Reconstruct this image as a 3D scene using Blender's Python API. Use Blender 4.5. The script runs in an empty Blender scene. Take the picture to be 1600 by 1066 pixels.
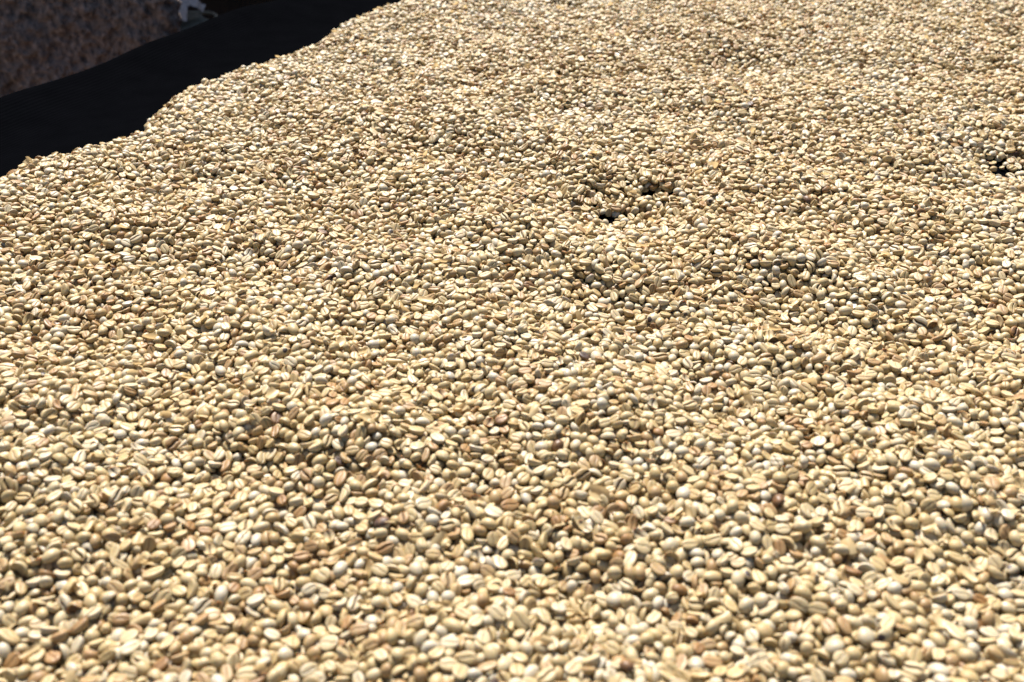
import bpy, math, random, base64, zlib
import numpy as np
from mathutils import Vector, Quaternion, Matrix, noise

# ------------------------------------------------------------------ camera, sky, sun, exposure
scene = bpy.context.scene
R = math.radians
CAM_Z, PITCH, LENS = 0.405, math.atan(1033 / 1556), 35.0
cd = bpy.data.cameras.new('camera')
cam = bpy.data.objects.new('camera', cd)
scene.collection.objects.link(cam)
cam.location = (0, 0, CAM_Z)
cam.rotation_euler = (math.pi / 2 - PITCH, 0, 0)
cd.lens, cd.sensor_width, cd.clip_start, cd.clip_end = LENS, 36.0, 0.02, 200
cd.dof.use_dof, cd.dof.focus_distance, cd.dof.aperture_fstop = True, 0.83, 7.4
cd.dof.aperture_blades = 7
scene.camera = cam

SUN_ELEV, SUN_AZ = R(53), R(-14)            # azimuth measured from +y (away from the camera) towards +x
to_sun = Vector((math.sin(SUN_AZ) * math.cos(SUN_ELEV), math.cos(SUN_AZ) * math.cos(SUN_ELEV), math.sin(SUN_ELEV)))
world = bpy.data.worlds.new('World')
scene.world = world
world.use_nodes = True
wt = world.node_tree
wt.nodes.clear()
sky = wt.nodes.new('ShaderNodeTexSky')
sky.sky_type, sky.sun_disc = 'NISHITA', False
sky.sun_elevation, sky.sun_rotation = SUN_ELEV, SUN_AZ
sky.air_density, sky.dust_density, sky.ozone_density = 1.0, 1.5, 1.0
bg = wt.nodes.new('ShaderNodeBackground')
bg.inputs['Strength'].default_value = 0.05
wo = wt.nodes.new('ShaderNodeOutputWorld')
wt.links.new(sky.outputs[0], bg.inputs[0])
wt.links.new(bg.outputs[0], wo.inputs[0])
sl = bpy.data.lights.new('sun', 'SUN')
sl.energy, sl.angle, sl.color = 5.0, R(0.53), (1.0, 0.95, 0.885)
sun = bpy.data.objects.new('sun', sl)
scene.collection.objects.link(sun)
sun.rotation_euler = (-to_sun).to_track_quat('-Z', 'Y').to_euler()
vs = scene.view_settings
vs.view_transform, vs.look, vs.exposure, vs.gamma, vs.use_curve_mapping = 'Standard', 'None', 1.25, 1.0, False
scene.cycles.max_bounces = 8
scene.cycles.diffuse_bounces = 5

rng = np.random.RandomState(11)
random.seed(4)

# ------------------------------------------------------------------ helpers
def link(o, parent=None):
    scene.collection.objects.link(o)
    if parent is not None:
        o.parent = parent
    return o

def mesh_obj(name, V, F, mat, parent=None, smooth=True):
    me = bpy.data.meshes.new(name)
    me.from_pydata([tuple(map(float, v)) for v in V], [], [tuple(int(i) for i in f) for f in F])
    me.materials.append(mat)
    if smooth:
        me.polygons.foreach_set('use_smooth', [True] * len(me.polygons))
    me.update()
    return link(bpy.data.objects.new(name, me), parent)

def tag(o, label=None, cat=None, group=None, kind=None):
    for k, v in (('label', label), ('category', cat), ('group', group), ('kind', kind)):
        if v:
            o[k] = v
    return o

class NT:
    """small wrapper that keeps the material builders short"""
    def __init__(self, name):
        self.m = bpy.data.materials.new(name)
        self.m.use_nodes = True
        self.t = self.m.node_tree
        self.p = self.t.nodes['Principled BSDF']
    def n(self, typ, **kw):
        nd = self.t.nodes.new(typ)
        for k, v in kw.items():
            if k.startswith('i_'):
                nd.inputs[k[2:].replace('_', ' ')].default_value = v
            else:
                setattr(nd, k, v)
        return nd
    def l(self, a, b):
        self.t.links.new(a, b)
    def math(self, op, a, b=None):
        nd = self.n('ShaderNodeMath', operation=op)
        for i, x in enumerate((a, b)):
            if x is None: continue
            if isinstance(x, (int, float)): nd.inputs[i].default_value = x
            else: self.l(x, nd.inputs[i])
        return nd.outputs[0]
    def ramp(self, fac, stops):
        nd = self.n('ShaderNodeValToRGB')
        el = nd.color_ramp.elements
        while len(el) < len(stops): el.new(0.5)
        for e, (p, c) in zip(el, stops):
            e.position, e.color = p, (*c, 1)
        self.l(fac, nd.inputs[0])
        return nd.outputs[0]
    def mix(self, fac, a, b, mode='MIX'):
        nd = self.n('ShaderNodeMix', data_type='RGBA', blend_type=mode)
        for i, x in ((0, fac), (6, a), (7, b)):
            if isinstance(x, (int, float)): nd.inputs[i].default_value = x
            elif isinstance(x, tuple): nd.inputs[i].default_value = (*x, 1)
            else: self.l(x, nd.inputs[i])
        return nd.outputs[2]

# ------------------------------------------------------------------ materials
def bean_material():
    k = NT('bean_skin')
    tone = k.n('ShaderNodeAttribute', attribute_type='INSTANCER', attribute_name='tone').outputs['Fac']
    flaw = k.n('ShaderNodeAttribute', attribute_type='INSTANCER', attribute_name='flaw').outputs['Fac']
    seam = k.n('ShaderNodeAttribute', attribute_name='seam').outputs['Fac']
    flat = k.n('ShaderNodeAttribute', attribute_name='flat').outputs['Fac']
    tc = k.n('ShaderNodeTexCoord').outputs['Object']
    w = k.math('MULTIPLY', flaw, 40.0)
    n1 = k.n('ShaderNodeTexNoise', noise_dimensions='4D', i_Scale=160.0, i_Detail=3.0)
    k.l(tc, n1.inputs['Vector']); k.l(w, n1.inputs['W'])
    n2 = k.n('ShaderNodeTexNoise', noise_dimensions='4D', i_Scale=520.0, i_Detail=4.0, i_Roughness=0.65)
    k.l(tc, n2.inputs['Vector']); k.l(w, n2.inputs['W'])
    # tone: pale grey-green -> cream -> tan -> amber -> dark brown
    t = k.math('ADD', tone, k.math('MULTIPLY', flat, 0.10))
    t = k.math('ADD', t, k.math('MULTIPLY', k.math('SUBTRACT', n1.outputs[0], 0.5), 0.50))
    col = k.ramp(t, [(0.0, (.40, .355, .27)), (0.22, (.395, .316, .182)), (0.45, (.358, .266, .125)),
                     (0.64, (.28, .182, .085)), (0.80, (.24, .13, .045)), (0.93, (.12, .060, .025)), (1.0, (.05, .028, .02))])
    # remains of thin brown skin in patches
    patch = k.ramp(n2.outputs[0], [(0.56, (0, 0, 0)), (0.72, (1, 1, 1))])
    col = k.mix(k.math('MULTIPLY', patch, 0.35), col, (.40, .26, .13))
    # bored or mouldy spot on a few beans
    spot = k.n('ShaderNodeVectorMath', operation='DISTANCE')
    k.l(tc, spot.inputs[0]); spot.inputs[1].default_value = (.0032, .0008, -.0012)
    near = k.math('LESS_THAN', k.math('ADD', spot.outputs['Value'], k.math('MULTIPLY', n2.outputs[0], .0016)), .0026)
    col = k.mix(k.math('MULTIPLY', near, k.math('GREATER_THAN', flaw, .955)), col, (.045, .03, .025))
    # the cut keeps its brown skin
    col = k.mix(k.math('MULTIPLY', k.math('POWER', seam, 1.1), .95), col, (.06, .03, .015))
    k.l(col, k.p.inputs['Base Color'])
    k.l(k.math('ADD', .22, k.math('MULTIPLY', n1.outputs[0], .55)), k.p.inputs['Roughness'])
    k.p.inputs['Specular IOR Level'].default_value = 0.4
    k.p.inputs['Subsurface Weight'].default_value = 0.40
    k.p.inputs['Subsurface Radius'].default_value = (1.0, .48, .20)
    k.p.inputs['Subsurface Scale'].default_value = .0016
    b = k.n('ShaderNodeBump', i_Strength=0.45, i_Distance=0.0005)
    k.l(n2.outputs[0], b.inputs['Height']); k.l(b.outputs[0], k.p.inputs['Normal'])
    return k.m

def flake_material():
    k = NT('parchment')
    tc = k.n('ShaderNodeTexCoord').outputs['Object']
    n1 = k.n('ShaderNodeTexNoise', i_Scale=120.0, i_Detail=4.0)
    k.l(tc, n1.inputs['Vector'])
    k.l(k.ramp(n1.outputs[0], [(0.3, (.50, .37, .18)), (0.55, (.58, .47, .27)), (0.75, (.38, .22, .09))]), k.p.inputs['Base Color'])
    k.p.inputs['Roughness'].default_value = 0.45
    tr = k.n('ShaderNodeBsdfTranslucent'); tr.inputs[0].default_value = (.75, .55, .28, 1)
    mx = k.n('ShaderNodeMixShader'); mx.inputs[0].default_value = 0.35
    out = k.t.nodes['Material Output']
    k.l(k.p.outputs[0], mx.inputs[1]); k.l(tr.outputs[0], mx.inputs[2]); k.l(mx.outputs[0], out.inputs[0])
    return k.m

def net_material():
    k = NT('black_net')
    tc = k.n('ShaderNodeTexCoord').outputs['UV']          # metres along and across the cloth
    mp = k.n('ShaderNodeMapping'); k.l(tc, mp.inputs[0])
    w1 = k.n('ShaderNodeTexWave', bands_direction='Y', i_Scale=60.0, i_Distortion=1.2, i_Detail=2.0)
    w2 = k.n('ShaderNodeTexWave', bands_direction='X', i_Scale=170.0, i_Distortion=0.6)
    for w in (w1, w2): k.l(mp.outputs[0], w.inputs[0])
    ns = k.n('ShaderNodeTexNoise', i_Scale=30.0, i_Detail=5.0); k.l(tc, ns.inputs[0])
    h = k.math('ADD', w1.outputs[1], k.math('MULTIPLY', w2.outputs[1], .5))
    k.l(k.mix(ns.outputs[0], (.0010, .0011, .0015), (.0021, .0023, .0030)), k.p.inputs['Base Color'])
    k.p.inputs['Roughness'].default_value = 0.75
    k.p.inputs['Specular IOR Level'].default_value = 0.0
    b = k.n('ShaderNodeBump', i_Strength=0.6, i_Distance=0.0012)
    k.l(h, b.inputs['Height']); k.l(b.outputs[0], k.p.inputs['Normal'])
    return k.m

def rough_material(name, stops, scale, bump, rough=0.9, detail=8.0, stretch=(1, 1, 1)):
    k = NT(name)
    tc = k.n('ShaderNodeTexCoord').outputs['Object']
    mp = k.n('ShaderNodeMapping'); mp.inputs['Scale'].default_value = stretch; k.l(tc, mp.inputs[0])
    n1 = k.n('ShaderNodeTexNoise', i_Scale=scale, i_Detail=detail, i_Roughness=0.7); k.l(mp.outputs[0], n1.inputs[0])
    k.l(k.ramp(n1.outputs[0], stops), k.p.inputs['Base Color'])
    k.p.inputs['Roughness'].default_value = rough
    b = k.n('ShaderNodeBump', i_Strength=0.7, i_Distance=bump)
    k.l(n1.outputs[0], b.inputs['Height']); k.l(b.outputs[0], k.p.inputs['Normal'])
    return k.m

def rock_material():
    k = NT('red_brown_rock')
    tc = k.n('ShaderNodeTexCoord').outputs['Object']
    a = k.n('ShaderNodeTexNoise', i_Scale=9.0, i_Detail=6.0, i_Roughness=0.6)
    b = k.n('ShaderNodeTexNoise', i_Scale=75.0, i_Detail=6.0, i_Roughness=0.75)
    v = k.n('ShaderNodeTexVoronoi', i_Scale=60.0)
    for n in (a, b, v): k.l(tc, n.inputs['Vector'])
    c1 = k.ramp(b.outputs[0], [(0.32, (.06, .053, .050)), (0.46, (.17, .152, .145)), (0.57, (.265, .228, .212)), (0.72, (.54, .50, .47))])
    c2 = k.ramp(a.outputs[0], [(0.35, (1.1, .94, .85)), (0.62, (1.2, .97, .86))])
    k.l(k.mix(1.0, c1, c2, 'MULTIPLY'), k.p.inputs['Base Color'])
    k.p.inputs['Roughness'].default_value = 0.95
    h = k.math('ADD', b.outputs[0], k.math('MULTIPLY', v.outputs[0], .6))
    bp = k.n('ShaderNodeBump', i_Strength=1.0, i_Distance=0.008)
    k.l(h, bp.inputs['Height']); k.l(bp.outputs[0], k.p.inputs['Normal'])
    return k.m

def plastic_material():
    k = NT('clear_grey_plastic')
    k.p.inputs['Base Color'].default_value = (.48, .48, .49, 1)
    k.p.inputs['Roughness'].default_value = 0.5
    return k.m

M_BEAN, M_FLAKE, M_NET, M_ROCK, M_PLASTIC = bean_material(), flake_material(), net_material(), rock_material(), plastic_material()
M_WOOD = rough_material('weathered_timber', [(0.3, (.10, .06, .03)), (0.6, (.19, .12, .065))], 6.0, 0.002, stretch=(6, 6, .6))
M_DARKWOOD = rough_material('dark_brown_boards', [(0.3, (.016, .009, .005)), (0.65, (.032, .019, .010))], 7.0, 0.002, stretch=(6, 6, .5))
M_SOIL = rough_material('brown_soil', [(0.3, (.10, .065, .04)), (0.55, (.16, .105, .065)), (0.8, (.22, .16, .11))], 14.0, 0.01)
M_SACK = rough_material('olive_sacking', [(0.3, (.22, .20, .15)), (0.7, (.34, .32, .25))], 40.0, 0.002)

# ------------------------------------------------------------------ ground and what stands behind the bed
GROUND = -0.82
gv = []
gn = 41
for j in range(gn):
    for i in range(gn):
        x, y = (i / (gn - 1) - .5), (j / (gn - 1) - .5)
        x, y = math.copysign(abs(2 * x) ** 2.2, x) * 60, math.copysign(abs(2 * y) ** 2.2, y) * 60
        gv.append((x, y, GROUND + .03 * noise.fractal(Vector((x * .7, y * .7, 0)), 1.0, 2.0, 3)))
tag(mesh_obj('ground', gv, [(j * gn + i, j * gn + i + 1, (j + 1) * gn + i + 1, (j + 1) * gn + i) for j in range(gn - 1) for i in range(gn - 1)], M_SOIL), kind='structure')

def box(x0, x1, y0, y1, z0, z1):
    V = [(x, y, z) for x in (x0, x1) for y in (y0, y1) for z in (z0, z1)]
    return V, [(0, 1, 3, 2), (4, 6, 7, 5), (0, 4, 5, 1), (2, 3, 7, 6), (0, 2, 6, 4), (1, 5, 7, 3)]

def bevel(o, w, seg=2):
    b = o.modifiers.new('bevel', 'BEVEL'); b.width, b.segments = w, seg
    return o

def build_rock():
    # closed plan outline with rounded corners, finely sampled where it faces the bed
    pts = []
    def seg(a, b, n):
        for i in range(n): pts.append((a[0] + (b[0] - a[0]) * i / n, a[1] + (b[1] - a[1]) * i / n))
    def arc(c, r, a0, a1, n):
        for i in range(n):
            a = R(a0 + (a1 - a0) * i / n); pts.append((c[0] + r * math.cos(a), c[1] + r * math.sin(a)))
    X0, X1, Y0, Y1, r = -2.05, -.620, 1.86, 2.28, .03
    seg((X0 + r, Y0), (-1.15, Y0), 60); seg((-1.15, Y0), (X1 - r, Y0), 210)
    arc((X1 - r, Y0 + r), r, -90, 0, 14); seg((X1, Y0 + r), (X1, Y0 + .3), 50); seg((X1, Y0 + .3), (X1, Y1 - r), 14)
    arc((X1 - r, Y1 - r), r, 0, 90, 5); seg((X1 - r, Y1), (X0 + r, Y1), 24); arc((X0 + r, Y1 - r), r, 90, 180, 5)
    seg((X0, Y1 - r), (X0, Y0 + r), 14); arc((X0 + r, Y0 + r), r, 180, 270, 5)
    zs = np.concatenate([np.linspace(GROUND - .05, -.5, 12, endpoint=False), np.linspace(-.5, 0.0, 160, endpoint=False), np.linspace(0, .38, 24)])
    cx, cy = (X0 + X1) / 2, (Y0 + Y1) / 2
    V, F = [], []
    n = len(pts)
    def disp(p):
        d = .022 * noise.fractal(p * 3.0, 1.0, 2.0, 3) + .012 * noise.fractal(p * 18, .9, 2.1, 4) + .0095 * noise.fractal(p * 60, .7, 2.2, 4)
        c = noise.voronoi(p * 34)[0][0]
        return d - .013 * max(0, .42 - c)
    for z in zs:
        top = max(0.0, (z - .30) / .08)
        for (x, y) in pts:
            p = Vector((x, y, z))
            nrm = Vector((x - min(max(x, X0 + r), X1 - r), y - min(max(y, Y0 + r), Y1 - r), 0)).normalized()
            q = p + nrm * (disp(p) - .05 * top * top)
            q.x -= .42 * (q.y - Y0)
            V.append(q)
    for k in range(len(zs) - 1):
        for i in range(n):
            a, b = k * n + i, k * n + (i + 1) % n
            F.append((a, b, b + n, a + n))
    V.append(Vector((cx - .1, cy, .41)))
    for i in range(n): F.append(((len(zs) - 1) * n + i, (len(zs) - 1) * n + (i + 1) % n, len(V) - 1))
    o = mesh_obj('rock', V, F, M_ROCK)
    tag(o, 'large rough pitted reddish brown rock block behind the black net', 'rock')
build_rock()

def build_sack():
    c = Vector((-.845, 2.47, GROUND))
    V, F, n, m = [], [], 36, 26
    H = .525
    for j in range(m):
        t = j / (m - 1)
        rad = .125 * (1 - .10 * (2 * t - 1) ** 2) * (min(1, t * 6) ** .4) * (1 if t < .86 else 1 - (t - .86) * 1.2)
        for i in range(n):
            a = 2 * math.pi * i / n
            p = Vector((math.cos(a), math.sin(a), t * 2.3))
            rr = rad * (1 + .06 * noise.fractal(p * 1.6, 1, 2, 3)) + .005 * math.sin(9 * a + 6 * t)
            V.append(c + Vector((rr * math.cos(a), rr * math.sin(a) * .9, t * H)))
    for j in range(m - 1):
        for i in range(n):
            F.append((j * n + i, j * n + (i + 1) % n, (j + 1) * n + (i + 1) % n, (j + 1) * n + i))
    V.append(c + Vector((0, 0, H * .97)))
    for i in range(n): F.append(((m - 1) * n + i, (m - 1) * n + (i + 1) % n, len(V) - 1))
    root = bpy.data.objects.new('sack', None); link(root); root.location = c
    def part(name, V, F, mat):
        o = mesh_obj(name, [v - c for v in V], F, mat, root); return o
    part('body', V, F, M_SACK)
    # rolled rim
    rv, rf = [], []
    for i in range(n):
        a = 2 * math.pi * i / n
        for q in range(8):
            b = 2 * math.pi * q / 8
            rr = .114 + .004 * math.cos(b) + .004 * math.sin(5 * a)
            rv.append(c + Vector((rr * math.cos(a), rr * .9 * math.sin(a), H + .004 * math.sin(b) + .006 * math.sin(3 * a))))
    for i in range(n):
        for q in range(8):
            rf.append((i * 8 + q, ((i + 1) % n) * 8 + q, ((i + 1) % n) * 8 + (q + 1) % 8, i * 8 + (q + 1) % 8))
    part('rolled_rim', rv, rf, M_SACK)
    tag(root, 'olive grey sack with rolled rim beside the rock, half hidden by black net', 'sack')
    # crumpled plastic lying in its mouth
    V, F, n = [], [], 46
    for j in range(n):
        for i in range(n):
            x, y = (i / (n - 1) - .5) * .24, (j / (n - 1) - .5) * .22
            p = Vector((x, y, 0))
            rr = math.hypot(x / .12, y / .11)
            ridge = 1 - abs(noise.noise(p * 14 + Vector((3, 1, 0)))) * 2 + .5 * (1 - abs(noise.noise(p * 34)) * 2)
            z = .10 * max(0, 1 - rr ** 4) * (.45 + .45 * ridge) + .02 * ridge
            V.append(c + Vector((x * .9 - .02, y * .9 - .01, H + .018 + z - .010 * rr * rr)))
    for j in range(n - 1):
        for i in range(n - 1):
            x, y = (i / (n - 1) - .5) * 2, (j / (n - 1) - .5) * 2
            if math.hypot(x, y) < 1.0 + .12 * math.sin(5 * math.atan2(y, x)):
                F.append((j * n + i, j * n + i + 1, (j + 1) * n + i + 1, (j + 1) * n + i))
    o = mesh_obj('plastic_sheet', V, F, M_PLASTIC, smooth=False)
    tag(o, 'crumpled pale grey plastic sheet in the mouth of the sack', 'plastic sheet')
build_sack()

def build_shade_wall():  # strip of dark wood built up as an added tall wall shading the sack
    root = bpy.data.objects.new('shade_board_wall', None); link(root); root.location = (-1.2, 3.25, GROUND)
    tag(root, 'dark brown wall of upright boards behind rock and sack, added to shade the sack', 'wall')
    x = -2.6
    i = 0
    while x < 1.9:
        w = random.uniform(.15, .19)
        V, F = box(x, x + w - .001, -.012, .012, 0, 2.25 + random.uniform(-.02, .02))
        o = bevel(mesh_obj('board', V, F, M_DARKWOOD, root, False), .003)
        o.location = (0, random.uniform(-.004, .004), 0)
        x += w
    for z in (.4, 1.8):
        V, F = box(-2.62, 1.9, .0175, .065, z, z + .09)
        bevel(mesh_obj('rail', V, F, M_DARKWOOD, root, False), .003)
build_shade_wall()

# ------------------------------------------------------------------ the drying bed: bed frame coordinates s (along) and t (across)
O2 = np.array([-.48, .863]); E2 = np.array([.4535, .8912]); T2 = np.array([.8912, -.4535])
def st(s, t):
    return O2[0] + s * E2[0] + t * T2[0], O2[1] + s * E2[1] + t * T2[1]
def to_st(x, y):
    dx, dy = x - O2[0], y - O2[1]
    return dx * E2[0] + dy * E2[1], dx * T2[0] + dy * T2[1]

def vnoise(x, y, f, seed):
    """smooth value noise on numpy arrays, -1..1"""
    x = x * f + 1000; y = y * f + 1000
    xi, yi = np.floor(x).astype(np.int64), np.floor(y).astype(np.int64)
    fx, fy = x - xi, y - yi
    fx, fy = fx * fx * fx * (fx * (6 * fx - 15) + 10), fy * fy * fy * (fy * (6 * fy - 15) + 10)
    def h(a, b):
        v = (a * 374761393 + b * 668265263 + seed * 982451653) & 0xffffffff
        v = ((v ^ (v >> 13)) * 1274126177) & 0xffffffff
        return ((v ^ (v >> 16)) & 0xffff) / 32767.5 - 1
    return ((h(xi, yi) * (1 - fx) + h(xi + 1, yi) * fx) * (1 - fy) + (h(xi, yi + 1) * (1 - fx) + h(xi + 1, yi + 1) * fx) * fy)

RAIL_T = -.200
def net_z(s, t):
    u = np.clip(-t / .2, 0, 1)
    z = -.006 * np.sin(u * math.pi) + .014 * u ** 3 + .003 * vnoise(s, t, 9, 3) * u + .008 * vnoise(s, t * .3, 7, 8) * u * u - .012 * np.clip(s, 0, 1) * u
    return z

def build_bed():
    root = bpy.data.objects.new('drying_bed', None); link(root)
    x, y = st(.6, .45); root.location = (x, y, GROUND); ang = math.atan2(E2[1], E2[0]); root.rotation_euler.z = ang
    tag(root, 'timber drying bed frame carrying the black net and the beans', 'drying bed')
    # local x along s, local y = -t
    def part(name, s0, s1, t0, t1, z0, z1):
        V, F = box(s0 - .6, s1 - .6, -(t1 - .45), -(t0 - .45), z0 - GROUND, z1 - GROUND)
        bevel(mesh_obj(name, V, F, M_WOOD, root, False), .004)
    for t in (RAIL_T + .005, 1.10):
        part('side_rail', -1.1, 2.75, t, t + .045, -.11, -.012)
    s = -1.05
    while s < 2.72:
        part('cross_slat', s, s + .045, RAIL_T + .052, 1.098, -.055, -.018); s += .30
    for s in (-.95, .3, 1.5, 2.65):
        for t in (RAIL_T + .055, 1.04):
            part('leg', s + .05, s + .11, t, t + .055, GROUND, -.057)
build_bed()

def build_net():
    ss = np.linspace(-1.13, 2.78, 240)
    prof = []                                   # (t, dz) across: hanging hem, over the rail, flat, other rail
    for d in np.linspace(.26, .036, 13): prof.append((RAIL_T - .012 - .006 * d, -d))
    for a in np.linspace(180, 90, 9)[1:]: prof.append((RAIL_T + .022 + .034 * math.cos(R(a)), -.034 + .034 * math.sin(R(a))))
    for t in np.linspace(RAIL_T + .030, 0, 30): prof.append((t, 0))
    for t in np.linspace(.03, 1.13, 40): prof.append((t, 0))
    for a in np.linspace(90, 0, 6)[1:]: prof.append((1.135 + .018 * math.cos(R(a)), -.018 + .018 * math.sin(R(a))))
    for d in np.linspace(.04, .26, 8): prof.append((1.155, -d))
    V, F, uv = [], [], []
    run = 0
    m = len(prof)
    for s in ss:
        for k, (t, dz) in enumerate(prof):
            sa, ta = np.array([s]), np.array([max(t, RAIL_T)])
            z = float(net_z(sa, ta)[0]) + dz
            tt = t
            if t < RAIL_T + .06:
                tt += .016 * float(vnoise(sa, sa * 0, 4, 5)[0]) * min(1, (RAIL_T + .06 - t) / .06)
            if dz < -.02 and t < 0:
                tt -= .02 * (-dz / .26) * (1 + float(vnoise(sa, sa * 0 + 3, 8, 6)[0]))
            x, y = st(s, tt)
            V.append((x, y, z)); uv.append((s, t + dz))
    for i in range(len(ss) - 1):
        for k in range(m - 1):
            F.append((i * m + k, i * m + k + 1, (i + 1) * m + k + 1, (i + 1) * m + k))
    o = mesh_obj('shade_net', V, F, M_NET)
    u = o.data.uv_layers.new(name='UVMap')
    idx = np.empty(len(o.data.loops), dtype=np.int32); o.data.loops.foreach_get('vertex_index', idx)
    u.data.foreach_set('uv', np.array(uv, dtype=np.float32)[idx].ravel())
    tag(o, 'black woven shade net stretched under the beans and over the bed edge', 'net')
build_net()

# ------------------------------------------------------------------ coffee beans: shapes
# a,b,ct(convex),fl(flat),groove w,d, bend, kind   units: 1 = 10 mm, half sizes for a,b
VAR=[
 dict(a=.50,b=.365,c=.40,f=.055,gw=.017,gd=.05,bend=.00,s=.05),
 dict(a=.53,b=.335,c=.37,f=.065,gw=.016,gd=.05,bend=.03,s=-.04),
 dict(a=.46,b=.385,c=.41,f=.060,gw=.018,gd=.06,bend=.00,s=.07),
 dict(a=.56,b=.400,c=.43,f=.070,gw=.019,gd=.06,bend=-.02,s=-.06),
 dict(a=.43,b=.330,c=.36,f=.060,gw=.016,gd=.05,bend=.02,s=.03),
 dict(a=.45,b=.320,c=.32,f=.240,gw=.017,gd=.07,bend=.00,s=.02),
 dict(a=.53,b=.400,c=.38,f=.110,gw=.06,gd=.17,bend=.03,s=.06),
 dict(a=.49,b=.350,c=.25,f=.020,gw=.060,gd=.03,bend=.30,s=.00),
 dict(a=.36,b=.350,c=.37,f=.070,gw=.017,gd=.05,bend=.00,s=.10),
 dict(a=.51,b=.385,c=.30,f=.050,gw=.019,gd=.05,bend=.05,s=-.08),
 dict(a=.54,b=.350,c=.38,f=.080,gw=.022,gd=.07,bend=.16,s=.05),
 dict(a=.54,b=.395,c=.42,f=.100,gw=.022,gd=.05,bend=.00,s=.02),
]
def bean(v,NR=18,NP=34,seed=0):
    rng=np.random.RandomState(seed*7+3)
    p=VAR[v]; V=[];S=[]
    # phi samples denser near +z (pi/2)
    t=np.linspace(-1,1,NP,endpoint=False)
    ph=math.pi/2+math.pi*(0.22*t+0.78*np.sign(t)*np.abs(t)**1.9)
    th=np.linspace(0,math.pi,NR+1)[1:-1]
    k=rng.uniform(-.04,.04,6)
    def pt(cx,r,phi):
        y=p['b']*r**.92*math.cos(phi)*(1+k[0]*cx+k[1]*cx*cx)
        sz=math.sin(phi)
        if sz>0: z=1.15*p['f']*(1-(1-r*sz)**1.7 if r*sz<1 else 1)
        else: z=p['c']*r*sz*(1-.10*abs(sz))*(1+k[2]*cx)
        x=p['a']*(cx if abs(cx)<1 else cx)
        g=0
        if sz>0.3:
            yc=p['s']*math.sin(cx*2.6)*r
            q=math.exp(-((y-yc)/p['gw'])**2)
            m=min(1,max(0,(1.02-abs(cx))*5))
            g=q*m; z-=p['gd']*g
            # soft swelling on both sides of the cut
            z+=.009*math.exp(-((abs(y-yc)-.15)/.1)**2)*r
        z+=p['bend']*(cx*cx-.35)*.8
        if v==11: z+=.02*math.sin(9*cx+4*phi)*r; y+=.015*math.sin(7*cx-3*phi)*r
        if v==8 and cx>.45: x=p['a']*(.45+(cx-.45)*.25)
        if v==7: z+=-.25*(y/p['b'])**2*.35*-1
        return (x,y,z),g,min(1,max(0,sz*3-.2))
    V.append(pt(-1,0,0)[0]);S.append(0);FL=[0]
    for tt in th:
        for f in ph:
            q,g,fl=pt(-math.cos(tt),math.sin(tt),f); V.append(q);S.append(g);FL.append(fl)
    V.append(pt(1,0,0)[0]);S.append(0);FL.append(0)
    F=[];n=len(th)
    for j in range(NP): F.append((0,1+(j+1)%NP,1+j))
    for i in range(n-1):
        for j in range(NP):
            a=1+i*NP+j;b=1+i*NP+(j+1)%NP
            F.append((a,b,b+NP,a+NP))
    e=len(V)-1
    for j in range(NP): F.append((e,1+(n-1)*NP+j,1+(n-1)*NP+(j+1)%NP))
    V=np.array(V)
    V=V*np.array([.97,1.0,1.08])
    V[:,2]-=(V[:,2].max()+V[:,2].min())/2
    return V,F,np.array(S),np.array(FL)

SMALL = .91                                 # a bean is about 9 mm long
BEAN_ME = []
for v in range(len(VAR)):
    V, F, S, FL = bean(v)
    me = bpy.data.meshes.new('coffee_bean')
    me.from_pydata((V * .01 * SMALL).tolist(), [], F)
    me.polygons.foreach_set('use_smooth', [True] * len(me.polygons))
    for nm, dat in (('seam', S), ('flat', FL)):
        at = me.attributes.new(nm, 'FLOAT', 'POINT'); at.data.foreach_set('value', dat.astype(np.float32))
    me.materials.append(M_BEAN)
    me.update()
    BEAN_ME.append(me)

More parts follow.
